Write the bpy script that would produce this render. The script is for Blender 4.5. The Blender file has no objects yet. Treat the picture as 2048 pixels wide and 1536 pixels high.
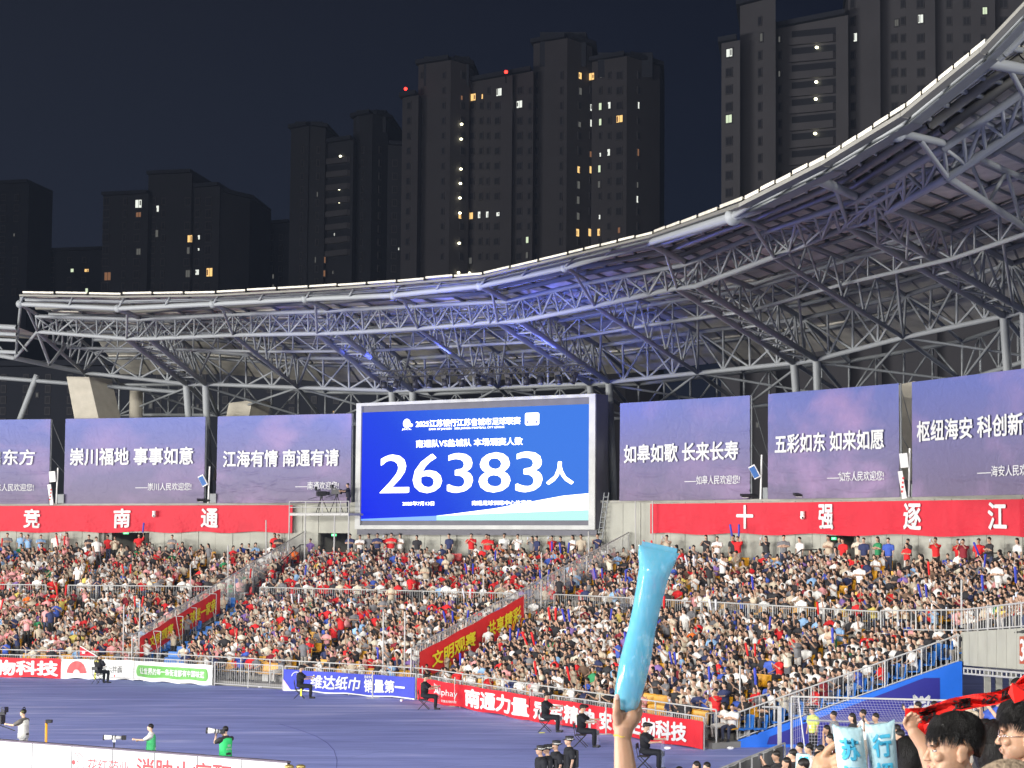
import bpy, bmesh, math, random
import numpy as np
from mathutils import Vector, Matrix, Quaternion
R = math.radians
rnd = random.Random(7)
SC = bpy.context.scene
COL = SC.collection

# ------------------------------------------------------------------ camera
FPX, PPX, PPY, EYE = 4000.0, 1500.0, 768.0, 7.8       # focal length and principal point in pixels of a 2048 wide frame; eye height in metres
PITCH = math.atan((1045 - 768) / FPX)
cam_d = bpy.data.cameras.new('camera')
cam = bpy.data.objects.new('camera', cam_d)
COL.objects.link(cam)
cam.location = (0, 0, EYE)
cam.rotation_euler = (math.pi / 2 + PITCH, 0, 0)
cam_d.sensor_width = 36.0
cam_d.lens = 36.0 * FPX / 2048
cam_d.shift_x = (1024 - PPX) / 2048
cam_d.clip_start = 0.5
cam_d.clip_end = 3000
cam_d.dof.use_dof = True
cam_d.dof.focus_distance = 85
cam_d.dof.aperture_fstop = 30.0
SC.camera = cam

# ------------------------------------------------------------------ night sky
W = bpy.data.worlds.new('World')
SC.world = W
W.use_nodes = True
nt = W.node_tree
nt.nodes.clear()
o_ = nt.nodes.new('ShaderNodeOutputWorld')
bg = nt.nodes.new('ShaderNodeBackground')
tc = nt.nodes.new('ShaderNodeTexCoord')
sp = nt.nodes.new('ShaderNodeSeparateXYZ')
cr = nt.nodes.new('ShaderNodeValToRGB')
nt.links.new(tc.outputs['Generated'], sp.inputs[0])
nt.links.new(sp.outputs['Z'], cr.inputs[0])
# the city's glow is a little stronger and greyer to the left
gr = nt.nodes.new('ShaderNodeMapRange'); gr.inputs['From Min'].default_value = .12; gr.inputs['From Max'].default_value = -.42; gr.inputs['To Min'].default_value = 0; gr.inputs['To Max'].default_value = 1
nt.links.new(sp.outputs['X'], gr.inputs['Value'])
gm_ = nt.nodes.new('ShaderNodeMix'); gm_.data_type = 'RGBA'; gm_.blend_type = 'ADD'; gm_.inputs[7].default_value = (.0075, .0078, .0085, 1)
nt.links.new(gr.outputs[0], gm_.inputs[0]); nt.links.new(cr.outputs[0], gm_.inputs[6])
e = cr.color_ramp.elements
e[0].position = 0.0; e[0].color = (0.010, 0.0125, 0.022, 1)
e[1].position = 0.30; e[1].color = (0.0004, 0.0016, 0.0080, 1)
e2 = cr.color_ramp.elements.new(0.14); e2.color = (0.0040, 0.0070, 0.0175, 1)
nt.links.new(gm_.outputs[2], bg.inputs[0])
bg.inputs[1].default_value = 1.0
nt.links.new(bg.outputs[0], o_.inputs[0])

SC.view_settings.view_transform = 'Standard'
SC.view_settings.look = 'None'
SC.view_settings.gamma = 1
SC.view_settings.use_curve_mapping = False
SC.view_settings.exposure = 0.0
SC.cycles.max_bounces = 5
SC.cycles.diffuse_bounces = 3
SC.cycles.glossy_bounces = 2
SC.cycles.transmission_bounces = 4
SC.cycles.transparent_max_bounces = 12
SC.cycles.sample_clamp_indirect = 4.0
SC.cycles.use_denoising = True

# ------------------------------------------------------------------ floodlight banks of the stadium (on the roofs round and behind the photographer), and an added fill
def area(name, loc, target, sx, sy, power, color=(1, .97, .93), spread=150):
    l = bpy.data.lights.new(name, 'AREA')
    l.shape = 'RECTANGLE'; l.size = sx; l.size_y = sy; l.energy = power; l.color = color; l.spread = R(spread)
    ob = bpy.data.objects.new(name, l); COL.objects.link(ob)
    ob.location = loc
    d = Vector(target) - Vector(loc)
    ob.rotation_euler = d.to_track_quat('-Z', 'Y').to_euler()
    return ob
FL = .60
area('floodlight_bank', (-62, -6, 27), (-14, 96, 4), 16, 2, 52000 * FL)
area('floodlight_bank', (-30, -40, 38), (-12, 94, 4), 16, 2, 76000 * FL)
area('floodlight_bank', (26, -10, 27), (2, 86, 4), 16, 2, 46000 * FL)
area('floodlight_bank', (-92, 46, 26), (-8, 92, 3), 14, 2, 34000 * FL)
area('roof_fill_light', (-150, 18, 4), (-6, 84, 15), 130, 8, 520000 * FL, (1, .96, .90), 175)  # unseen soft fill, added to brighten the underside of the roof
area('floodlight_bank', (78, 8, 30), (-12, 92, 4), 12, 2, 42000 * FL)

# ------------------------------------------------------------------ helpers
_tmp = bpy.data.scenes.new('workbench')          # an empty side scene in which modifiers and writing are turned into meshes
def evaluated_mesh(o):
    _tmp.collection.objects.link(o)
    with bpy.context.temp_override(scene=_tmp, view_layer=_tmp.view_layers[0]):
        dg = bpy.context.evaluated_depsgraph_get()
        me = bpy.data.meshes.new_from_object(o.evaluated_get(dg))
    bpy.data.objects.remove(o)
    return me
HAZE_DENSITY = .00009
FWD = Vector((0, math.cos(PITCH), math.sin(PITCH)))
UPV = Vector((0, -math.sin(PITCH), math.cos(PITCH)))
def ray(px, py):
    return Vector((1, 0, 0)) * ((px - PPX) / FPX) + UPV * ((PPY - py) / FPX) + FWD
def at(px, py, Y):
    d = ray(px, py)
    return Vector((0, 0, EYE)) + d * (Y / d.y)
def on_z(px, py, z=0.0):
    d = ray(px, py)
    return Vector((0, 0, EYE)) + d * ((z - EYE) / d.z)
def proj(p):
    v = Vector(p) - Vector((0, 0, EYE))
    w = v.dot(FWD)
    if w < 0.1: return (-9999, -9999)
    return (PPX + FPX * v.x / w, PPY - FPX * v.dot(UPV) / w)

def link(ob, parent=None):
    COL.objects.link(ob)
    if parent is not None: ob.parent = parent
    return ob
def tag(o, label=None, cat=None, group=None, kind=None):
    if label: o['label'] = label
    if cat: o['category'] = cat
    if group: o['group'] = group
    if kind: o['kind'] = kind
    return o
def empty(name, loc=(0, 0, 0), rz=0.0, label=None, cat=None, group=None):
    o = bpy.data.objects.new(name, None)
    COL.objects.link(o); o.location = loc; o.rotation_euler = (0, 0, rz)
    o.empty_display_size = 0.3
    return tag(o, label, cat, group)
def mesh_ob(name, me, mats, parent=None):
    if not isinstance(mats, (list, tuple)): mats = [mats]
    if len(me.materials) == 0:
        for m in mats: me.materials.append(m)
    return link(bpy.data.objects.new(name, me), parent)
def mk(name, verts, faces, mats, parent=None, mi=None, smooth=False):
    me = bpy.data.meshes.new(name)
    me.from_pydata([tuple(v) for v in verts], [], faces)
    if mi is not None: me.polygons.foreach_set('material_index', mi)
    if smooth: me.polygons.foreach_set('use_smooth', [True] * len(me.polygons))
    me.update()
    return mesh_ob(name, me, mats, parent)

class MB:
    """collects shapes into one mesh"""
    def __init__(s): s.v = []; s.f = []; s.m = []
    def add(s, V, F, m=0):
        n = len(s.v); s.v.extend([tuple(x) for x in V]); s.f.extend([tuple(i + n for i in f) for f in F]); s.m.extend([m] * len(F)); return s
    def box(s, c, size, M=None, m=0):
        x, y, z = [a / 2 for a in size]
        V = [Vector((a * x, b * y, d * z)) for d in (-1, 1) for b in (-1, 1) for a in (-1, 1)]
        if M is not None: V = [M @ v for v in V]
        V = [v + Vector(c) for v in V]
        return s.add(V, [(0, 2, 3, 1), (4, 5, 7, 6), (0, 1, 5, 4), (2, 6, 7, 3), (0, 4, 6, 2), (1, 3, 7, 5)], m)
    def tube(s, a, b, r, r2=None, n=8, m=0, caps=True):
        a = Vector(a); b = Vector(b); r2 = r if r2 is None else r2
        d = (b - a)
        if d.length < 1e-6: return s
        q = d.to_track_quat('Z', 'Y')
        V = []
        for p, rr in ((a, r), (b, r2)):
            for i in range(n):
                t = 2 * math.pi * i / n
                V.append(p + q @ Vector((rr * math.cos(t), rr * math.sin(t), 0)))
        F = [(i, (i + 1) % n, n + (i + 1) % n, n + i) for i in range(n)]
        if caps: F += [tuple(range(n - 1, -1, -1)), tuple(range(n, 2 * n))]
        return s.add(V, F, m)
    def path(s, pts, r, n=8, m=0):
        for a, b in zip(pts[:-1], pts[1:]): s.tube(a, b, r, n=n, m=m)
        return s
    def ell(s, c, rad, M=None, nu=10, nv=8, m=0):
        V = [Vector((0, 0, -1))]
        for j in range(1, nv):
            ph = -math.pi / 2 + math.pi * j / nv
            for i in range(nu):
                t = 2 * math.pi * i / nu
                V.append(Vector((math.cos(ph) * math.cos(t), math.cos(ph) * math.sin(t), math.sin(ph))))
        V.append(Vector((0, 0, 1)))
        F = []
        for i in range(nu): F.append((0, 1 + (i + 1) % nu, 1 + i))
        for j in range(nv - 2):
            for i in range(nu):
                a = 1 + j * nu + i; b = 1 + j * nu + (i + 1) % nu
                F.append((a, b, b + nu, a + nu))
        L = len(V) - 1; k = 1 + (nv - 2) * nu
        for i in range(nu): F.append((k + i, k + (i + 1) % nu, L))
        V = [Vector((v.x * rad[0], v.y * rad[1], v.z * rad[2])) for v in V]
        if M is not None: V = [M @ v for v in V]
        return s.add([v + Vector(c) for v in V], F, m)
    def build(s, name, mats, parent=None, smooth=False):
        return mk(name, s.v, s.f, mats, parent, s.m if isinstance(mats, (list, tuple)) and len(mats) > 1 else None, smooth)

# unit shapes whose mesh data is shared by alike pieces
def shared(name, mb, mat, smooth=True):
    me = bpy.data.meshes.new(name)
    me.from_pydata(mb.v, [], mb.f)
    if smooth: me.polygons.foreach_set('use_smooth', [True] * len(me.polygons))
    me.materials.append(mat); me.update()
    return me
def place(name, me, M, parent=None):
    o = bpy.data.objects.new(name, me); COL.objects.link(o)
    if parent is not None: o.parent = parent
    o.matrix_basis = M
    return o
def rod_matrix(a, b, r):
    a = Vector(a); b = Vector(b); d = b - a
    q = d.to_track_quat('Z', 'Y')
    return Matrix.Translation(a) @ q.to_matrix().to_4x4() @ Matrix.Diagonal((r, r, d.length, 1))
def rod(name, me, a, b, r, parent=None): return place(name, me, rod_matrix(a, b, r), parent)

# ------------------------------------------------------------------ materials
def mat(name, col, rough=.6, metal=0., var=.12, scale=6., bump=0., bscale=40., spec=.4, emit=None, es=0., trans=0., alpha=1., ior=1.45):
    m = bpy.data.materials.new(name); m.use_nodes = True
    t = m.node_tree; p = t.nodes['Principled BSDF']
    p.inputs['Roughness'].default_value = rough
    p.inputs['Metallic'].default_value = metal
    p.inputs['Specular IOR Level'].default_value = spec
    p.inputs['IOR'].default_value = ior
    c = (*col, 1)
    p.inputs['Base Color'].default_value = c
    tcn = None
    if var > 0 or bump > 0:
        tcn = t.nodes.new('ShaderNodeTexCoord')
    if var > 0:
        n = t.nodes.new('ShaderNodeTexNoise'); n.inputs['Scale'].default_value = scale; n.inputs['Detail'].default_value = 5
        t.links.new(tcn.outputs['Object'], n.inputs['Vector'])
        mr = t.nodes.new('ShaderNodeMapRange'); mr.inputs['From Min'].default_value = .25; mr.inputs['From Max'].default_value = .75
        mr.inputs['To Min'].default_value = 1 - var; mr.inputs['To Max'].default_value = 1 + var
        t.links.new(n.outputs['Fac'], mr.inputs['Value'])
        mx = t.nodes.new('ShaderNodeVectorMath'); mx.operation = 'SCALE'; mx.inputs[0].default_value = col
        t.links.new(mr.outputs[0], mx.inputs['Scale'])
        t.links.new(mx.outputs[0], p.inputs['Base Color'])
    if bump > 0:
        n2 = t.nodes.new('ShaderNodeTexNoise'); n2.inputs['Scale'].default_value = bscale; n2.inputs['Detail'].default_value = 4
        t.links.new(tcn.outputs['Object'], n2.inputs['Vector'])
        b = t.nodes.new('ShaderNodeBump'); b.inputs['Strength'].default_value = bump; b.inputs['Distance'].default_value = .05
        t.links.new(n2.outputs['Fac'], b.inputs['Height']); t.links.new(b.outputs[0], p.inputs['Normal'])
    if emit is not None:
        p.inputs['Emission Color'].default_value = (*emit, 1); p.inputs['Emission Strength'].default_value = es
    if trans: p.inputs['Transmission Weight'].default_value = trans
    if alpha < 1: p.inputs['Alpha'].default_value = alpha
    return m
def emis(name, col, s, cam_col=None):
    return mat(name, (.01, .01, .01), .5, var=0, emit=col, es=s)

M = {}
M['steel'] = mat('painted_steel', (.245, .26, .268), .55, .0, .10, 3.0)
M['steel_dark'] = mat('grey_purlin_steel', (.22, .235, .245), .5, .1, .12, 3.0)
M['steel_cream'] = mat('cream_beam_paint', (.15, .147, .128), .5, 0, .12, 2.0)
M['deck'] = mat('roof_deck', (.60, .57, .49), .6, .1, .22, 1.2, .25, 20)
M['alu'] = mat('galvanised_rail', (.40, .40, .39), .5, .0, .12, 8)
M['alu_dark'] = mat('dark_rail', (.05, .05, .05), .45, .2, .1, 8)
M['concrete'] = mat('fair_concrete', (.30, .295, .26), .8, 0, .16, 1.3, .2, 12)
M['concrete_panel'] = mat('concrete_panel', (.33, .33, .285), .75, 0, .12, .9, .15, 10)
M['terrace'] = mat('terrace_concrete', (.20, .195, .18), .85, 0, .2, 1.5)
M['column'] = mat('column_concrete', (.42, .39, .32), .8, 0, .12, 2.0, .2, 14)
M['dark'] = mat('black_plastic', (.02, .02, .022), .5, 0, .1, 10)
M['black'] = mat('void_black', (.012, .012, .014), .9, 0, 0)
M['white'] = mat('white_paint', (.78, .78, .76), .5, 0, .05, 4)
M['whitecloth'] = mat('white_banner_cloth', (.62, .63, .61), .7, 0, .05, 3, .35, 3, spec=.2)
M['redcloth'] = mat('red_banner_cloth', (.50, .026, .042), .6, 0, .10, .8, 1.0, 1.6, spec=.2)
M['redcloth_fence'] = mat('red_fence_banner', (.55, .018, .028), .6, 0, .06, 2, .6, 3, spec=.2)
M['redcloth_deep'] = mat('deep_red_banner', (.72, .03, .03), .5, 0, .08, 2, .5, 2)
M['bluecloth'] = mat('blue_banner_cloth', (.045, .06, .40), .6, 0, .08, 2, .6, 3, spec=.2)
M['lettering'] = mat('white_lettering', (.60, .61, .61), .6, 0, 0, spec=.2)
M['yellow'] = mat('yellow_lettering', (.85, .74, .03), .5, 0, 0)
M['greenprint'] = mat('green_print', (.10, .33, .06), .5, 0, .05, 4)
M['redprint'] = mat('red_print', (.60, .04, .045), .5, 0, .05, 4)
M['blackprint'] = mat('black_print', (.03, .03, .03), .5, 0, 0)
M['blue_pad'] = mat('blue_wall_pad', (.010, .13, .62), .45, 0, .06, 2, .1, 6)
M['navy_pad'] = mat('navy_print', (.018, .018, .22), .45, 0, .06, 2)
M['seat_yellow'] = mat('yellow_seat', (.62, .30, .010), .4, 0, .06, 8)
M['seat_blue'] = mat('blue_seat', (.03, .17, .55), .4, 0, .06, 8)
M['seat_red'] = mat('red_seat', (.55, .03, .03), .4, 0, .06, 8)
M['net'] = mat('white_net_cord', (.5, .5, .56), .7, 0, 0)
M['hiviz'] = mat('yellow_green_shirt', (.50, .62, .05), .7, 0, .06, 10)
M['skin'] = mat('skin', (.48, .30, .20), .5, 0, .08, 14)
M['hair'] = mat('black_hair', (.012, .010, .009), .42, 0, .3, 30, .5, 60)

# ------------------------------------------------------------------ lettering
_tc = {}
def glyphs(body, spacing=1.0):
    """the outline of a line of writing: verts in text units, faces, width, height"""
    key = (body, spacing)
    if key in _tc: return _tc[key]
    c = bpy.data.curves.new('writing', 'FONT'); c.body = body; c.resolution_u = 3; c.space_character = spacing
    me = evaluated_mesh(bpy.data.objects.new('writing', c))
    V = np.array([v.co[:] for v in me.vertices]); F = [tuple(p.vertices) for p in me.polygons]
    bpy.data.curves.remove(c); bpy.data.meshes.remove(me)
    mn = V.min(0); mxx = V.max(0)
    V[:, 0] -= mn[0]; V[:, 1] -= mn[1]
    _tc[key] = (V, F, mxx[0] - mn[0], mxx[1] - mn[1])
    return _tc[key]
def writing(name, body, fn, u0, v0, w, h, m, parent=None, bold=.012, spacing=1.0, slant=0.0):
    """write BODY into the box (u0, v0, w, h) of the surface fn(u, v) -> point; heavier strokes are laid over each other a millimetre apart"""
    V, F, tw, th = glyphs(body, spacing)
    if w is None: w = tw * h / th
    if h is None: h = th * w / tw
    offs = [(0, 0)] if bold < .004 else ([(-1, -.5), (1, .5), (0, 0)] if bold < .015 else [(-1, 0), (1, 0), (0, -1), (0, 1), (-.7, -.7), (.7, .7), (-.7, .7), (.7, -.7), (0, 0)])
    P = []; FF = []
    for k, (a, b) in enumerate(offs):
        base = len(P)
        for x, y, _ in V:
            xx = (x + a * bold * .9) / tw; yy = (y + b * bold * .9) / th * h
            q = fn(u0 + xx * w + slant * yy, v0 + yy); P.append(Vector((q.x, q.y - abs(q.y) * 1.1e-5 * k, q.z)))
        FF += [tuple(i + base for i in f) for f in F]
    return mk(name, P, FF, m, parent)
def plane_fn(o, ux, uy, off=0.0):
    o = Vector(o); ux = Vector(ux); uy = Vector(uy); n = ux.cross(uy).normalized()
    return lambda u, v: o + ux * u + uy * v + n * off
# ================================================================== the bowl: a ruled surface between the pitch-side fence and the back wall
FENCE = [(-60, 108.5), (-46.3, 105.8), (-38.2, 102), (-30.9, 100), (-21.9, 94), (-14.7, 89), (-8.8, 79.8), (-1.56, 69.3), (-.3, 70.4), (-.5, 55)]
WALL = [(-66, 127), (-48, 124.5), (-36, 121.3), (-26.3, 118.6), (-15.4, 112.2), (-5.6, 106), (3.0, 97), (11.6, 84.6), (14.7, 70.8), (14.0, 55)]
NK = len(FENCE)
def lerp2(T, t):
    i = min(max(int(math.floor(t)), 0), NK - 2); f = t - i
    a, b = T[i], T[i + 1]
    return Vector((a[0] + (b[0] - a[0]) * f, a[1] + (b[1] - a[1]) * f))
def bowl(t, s, z):
    a = lerp2(FENCE, t); b = lerp2(WALL, t)
    p = a + (b - a) * s
    if s >= .599 and t > 7.5: z += (t - 7.5) * .95        # the upper tier climbs where the bowl turns into the side stand
    return Vector((p.x, p.y, z))
TEND = 8.0            # the lower tier ends here
LOW_N, UP_N = 13, 10
def low_s(i): return .045 + i * .0385
def low_z(i): return .22 + .215 * i
def up_s(j): return .605 + j * .037
def up_z(j): return 3.4 + .205 * j
WALK_S, WALK_Z = low_s(LOW_N), 2.95
TT = [x * .25 for x in range(0, 37)]

def strip(mb, prof, ts, m=0):
    """sweep a profile [(s, z)...] along the bowl"""
    n = len(prof); V = []
    for t in ts:
        for (s, z) in prof: V.append(bowl(t, s, z))
    F = []
    for a in range(len(ts) - 1):
        for b in range(n - 1):
            i = a * n + b
            F.append((i, i + 1, i + n + 1, i + n))
    mb.add(V, F, m)

prof = [(.02, 0.0), (.02, low_z(0))]
for i in range(LOW_N):
    prof.append((low_s(i), low_z(i))) if i else None
    prof.append((low_s(i + 1), low_z(i)))
prof += [(low_s(LOW_N), WALK_Z), (.60, WALK_Z)]
mb = MB(); strip(mb, prof, [t for t in TT if t <= TEND])
tag(mb.build('lower_terrace', M['terrace']), 'stepped grey concrete lower terrace of the stand under the seated crowd', 'terrace', kind='structure')
prof = [(.60, 2.6), (.60, up_z(0))]
for j in range(UP_N):
    if j: prof.append((up_s(j), up_z(j)))
    prof.append((up_s(j + 1), up_z(j)))
prof.append((1.0, up_z(UP_N - 1)))
mb = MB(); strip(mb, prof, TT)
tag(mb.build('upper_terrace', M['terrace']), 'stepped grey concrete upper terrace of the stand behind the walkway railing', 'terrace', kind='structure')

# ground: the blue running surface, and the dark ground beyond the stadium
gm = mat('blue_track', (.062, .072, .285), .72, 0, .0)
t_ = gm.node_tree; p_ = t_.nodes['Principled BSDF']
g_tc = t_.nodes.new('ShaderNodeTexCoord'); mp = t_.nodes.new('ShaderNodeMapping'); mp.inputs['Scale'].default_value = (.16, 1.1, 1); mp.inputs['Rotation'].default_value = (0, 0, R(8))
n1 = t_.nodes.new('ShaderNodeTexNoise'); n1.inputs['Scale'].default_value = 1.0; n1.inputs['Detail'].default_value = 7; n1.inputs['Roughness'].default_value = .62
n2 = t_.nodes.new('ShaderNodeTexNoise'); n2.inputs['Scale'].default_value = .045; n2.inputs['Detail'].default_value = 3
rp = t_.nodes.new('ShaderNodeValToRGB'); rp.color_ramp.elements[0].position = .38; rp.color_ramp.elements[0].color = (.21, .25, .60, 1)
rp.color_ramp.elements[1].position = .66; rp.color_ramp.elements[1].color = (.66, .68, 1.0, 1)
ee = rp.color_ramp.elements.new(.53); ee.color = (.32, .37, .78, 1)
mm = t_.nodes.new('ShaderNodeMath'); mm.operation = 'MULTIPLY_ADD'; mm.inputs[1].default_value = .55; 
t_.links.new(g_tc.outputs['Object'], mp.inputs[0]); t_.links.new(mp.outputs[0], n1.inputs['Vector']); t_.links.new(g_tc.outputs['Object'], n2.inputs['Vector'])
m3 = t_.nodes.new('ShaderNodeMath'); m3.operation = 'MULTIPLY'; m3.inputs[1].default_value = .45
t_.links.new(n2.outputs['Fac'], m3.inputs[0]); t_.links.new(n1.outputs['Fac'], mm.inputs[0]); t_.links.new(m3.outputs[0], mm.inputs[2])
t_.links.new(mm.outputs[0], rp.inputs[0]); # seams between the laid strips of matting
wv = t_.nodes.new('ShaderNodeTexBrick'); wv.inputs['Scale'].default_value = .25; wv.inputs['Mortar Size'].default_value = .006; wv.inputs['Brick Width'].default_value = 2.2; wv.inputs['Row Height'].default_value = .5
wv.inputs['Color1'].default_value = (1, 1, 1, 1); wv.inputs['Color2'].default_value = (.93, .93, .94, 1); wv.inputs['Mortar'].default_value = (.72, .72, .76, 1)
mp2 = t_.nodes.new('ShaderNodeMapping'); mp2.inputs['Rotation'].default_value = (0, 0, R(24)); t_.links.new(g_tc.outputs['Object'], mp2.inputs[0]); t_.links.new(mp2.outputs[0], wv.inputs['Vector'])
mu = t_.nodes.new('ShaderNodeMix'); mu.data_type = 'RGBA'; mu.blend_type = 'MULTIPLY'; mu.inputs[0].default_value = 1
t_.links.new(rp.outputs[0], mu.inputs[6]); t_.links.new(wv.outputs['Color'], mu.inputs[7]); t_.links.new(mu.outputs[2], p_.inputs['Base Color'])
tag(mk('ground', [(-900, -300, -.02), (900, -300, -.02), (900, 1500, -.02), (-900, 1500, -.02)], [(0, 1, 2, 3)], mat('dark_ground', (.05, .05, .05), .9)), 'dark ground around the stadium', 'ground', kind='structure')
tag(mk('running_track_floor', [(-130, -20, 0), (60, -20, 0), (60, 112, 0), (-130, 112, 0)], [(0, 1, 2, 3)], gm), 'blue matting laid over the track in front of the stand', 'floor', kind='structure')

# ---- back wall of panels, with the exits as dark openings
Z0W, Z1W = up_z(UP_N - 1), 8.85
wallroot = empty('back_wall', (0, 0, 0), 0, 'pale concrete wall of upright panels behind the top row of the stand', 'wall')
wallroot['kind'] = 'structure'
def t_of_px(px, s=1.0, z=7.0):
    lo, hi = 0.0, 9.0
    for _ in range(40):
        mid = (lo + hi) / 2
        if proj(bowl(mid, s, z))[0] < px: lo = mid
        else: hi = mid
    return (lo + hi) / 2
exits = [(208, 290), (622, 700), (1640, 1708)]      # openings, by where they stand along the wall
ex_t = [(t_of_px(a), t_of_px(b)) for a, b in exits]
def seg_len(t0, t1, s=1.0): return (bowl(t1, s, 0) - bowl(t0, s, 0)).length
t = 0.4; k = 0
pan_me = {}
while t < 8.9:
    dt = 1.15 / max((lerp2(WALL, min(t + .05, 8.99)) - lerp2(WALL, t)).length / .05, .1)
    tn = min(t + dt, 9.0)
    inside = any(a < (t + tn) / 2 < b for a, b in ex_t)
    a = bowl(t, 1, 0); b = bowl(tn, 1, 0)
    px_ = proj(bowl((t + tn) / 2, 1, 7))[0]
    d = (b - a); L = d.length; n = Vector((-d.y, d.x, 0)).normalized()      # away from the pitch
    z0 = 7.18 if inside else Z0W - .02
    if -260 < px_ < 2250:
        mb = MB(); g = .012
        ang = math.atan2(d.y, d.x)
        c = (a + b) / 2 + n * (.12 + rnd.uniform(-.012, .012))
        mb.box((c.x, c.y, (z0 + Z1W) / 2), (L - 2 * g, .22, Z1W - z0), Matrix.Rotation(ang, 3, 'Z'))
        mb.build('panel', M['concrete_panel'], wallroot)
    t = tn
# wall behind the panels (dark joints) and inside the exits
mb = MB()
for a, b in zip(TT[:-1], TT[1:]):
    pa = bowl(a, 1, 0); pb = bowl(b, 1, 0); d = pb - pa; n = Vector((-d.y, d.x, 0)).normalized()
    back = .26
    V = [pa + n * back + Vector((0, 0, Z0W)), pb + n * back + Vector((0, 0, Z0W)), pb + n * back + Vector((0, 0, Z1W)), pa + n * back + Vector((0, 0, Z1W))]
    if any(x < (a + b) / 2 < y for x, y in ex_t) or any(a < (x + y) / 2 < b for x, y in ex_t): continue
    mb.add(V, [(0, 1, 2, 3)])
mb.build('backing', M['concrete'], wallroot)
# coping on the wall
mb = MB()
for a, b in zip(TT[:-1], TT[1:]):
    pa = bowl(a, 1, Z1W); pb = bowl(b, 1, Z1W); d = pb - pa; n = Vector((-d.y, d.x, 0)).normalized()
    mb.add([pa - n * .12, pb - n * .12, pb + n * 3, pa + n * 3, pa - n * .12 + Vector((0, 0, .12)), pb - n * .12 + Vector((0, 0, .12)), pb + n * 3 + Vector((0, 0, .12)), pa + n * 3 + Vector((0, 0, .12))],
           [(0, 1, 5, 4), (4, 5, 6, 7), (0, 3, 2, 1)])
mb.build('coping', M['concrete'], wallroot)
# exit rooms
for k, (a, b) in enumerate(ex_t):
    pa = bowl(a, 1, Z0W); pb = bowl(b, 1, Z0W); d = pb - pa; n = Vector((-d.y, d.x, 0)).normalized()
    mb = MB(); H = 7.2 - Z0W; up = Vector((0, 0, H)); D = n * 3.2
    mb.add([pa, pb, pb + D, pa + D, pa + up, pb + up, pb + D + up, pa + D + up], [(2, 3, 7, 6), (0, 4, 7, 3), (1, 2, 6, 5), (4, 5, 6, 7), (0, 3, 2, 1)])
    mb.build('exit_recess', M['concrete'], wallroot)
    g = empty('exit_sign', (0, 0, 0), 0, ['small green lit exit sign in the doorway under the left red wall banner', 'small green lit exit sign in the doorway under the camera platform',
              'small green lit exit sign in the doorway under the right red wall banner'][k], 'exit sign', 'green exit signs')
    px, py = [(252, 1066), (668, 1070), (1668, 1077)][k]
    q = bowl(t_of_px(px), 1, 0); Yq = q.y + .35
    c = at(px, py, Yq)
    mb = MB(); mb.box((0, .02, 0), (.42, .05, .17)); o = mb.build('case', M['dark'], g)
    mb = MB(); mb.box((0, -.012, 0), (.36, .012, .12)); mb.build('lit_face', emis('exit_green', (.05, 1, .25), 3.0), g)
    writing('lettering', 'EXIT', plane_fn((-.1, -.0205, -.035), (1, 0, 0), (0, 0, 1)), 0, 0, .2, .07, emis('exit_white', (.8, 1, .8), 2), g, .03)
    g.location = c; g.rotation_euler = (0, 0, math.atan2(d.y, d.x))
# front wall of the upper tier (beside and beyond the lower tier)
fw = empty('tier_wall', (0, 0, 0), 0, 'pale panelled wall carrying the upper tier above the tunnel with the brick red gate sign', 'wall'); fw['kind'] = 'structure'
pts = [at(1925, 1264, 71.0), at(2048, 1256, 62.0), at(2175, 1246, 54.5)]
pbot = [at(1925, 1330, 71.0), at(2048, 1339, 62.0), at(2175, 1349, 54.5)]
def tw(u, v, off=0.0):
    i = 0 if u < .5 else 1; f = (u - i * .5) * 2
    tp = pts[i].lerp(pts[i + 1], f); bt = pbot[i].lerp(pbot[i + 1], f)
    d = pts[2] - pts[0]; n = Vector((d.y, -d.x, 0)).normalized()
    return bt.lerp(tp, v) + n * off
NP = 13
for k in range(NP):
    a, b = k / NP + .0012, (k + 1) / NP - .0012
    V = [tw(a, 0, .06), tw(b, 0, .06), tw(b, 1, .06), tw(a, 1, .06), tw(a, 0, -.1), tw(b, 0, -.1), tw(b, 1, -.1), tw(a, 1, -.1)]
    mk('panel', V, [(0, 1, 2, 3), (4, 7, 6, 5), (0, 4, 5, 1), (1, 5, 6, 2), (2, 6, 7, 3), (3, 7, 4, 0)], M['concrete_panel'], fw)
mk('backing', [tw(0, -.02, -.12), tw(1, -.02, -.12), tw(1, 1, -.12), tw(0, 1, -.12)], [(0, 1, 2, 3)], M['concrete'], fw)
s3 = empty('gate_sign', (0, 0, 0), 0, 'brick red gate sign reading 3 and two characters on the pale tier wall', 'sign')
mk('board', [tw(.486, .14, .08), tw(.64, .14, .08), tw(.64, .80, .08), tw(.486, .80, .08)], [(0, 1, 2, 3)], mat('brick_red_sign', (.36, .07, .03), .5), s3)
writing('lettering', '3', lambda u, v: tw(.494 + u * .034, .22 + v * .5, .095), 0, 0, 1, 1, M['lettering'], s3, .03)
writing('lettering', '号门', lambda u, v: tw(.533 + u * .07, .22 + v * .27, .095), 0, 0, 1, 1, M['lettering'], s3, .02)
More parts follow.
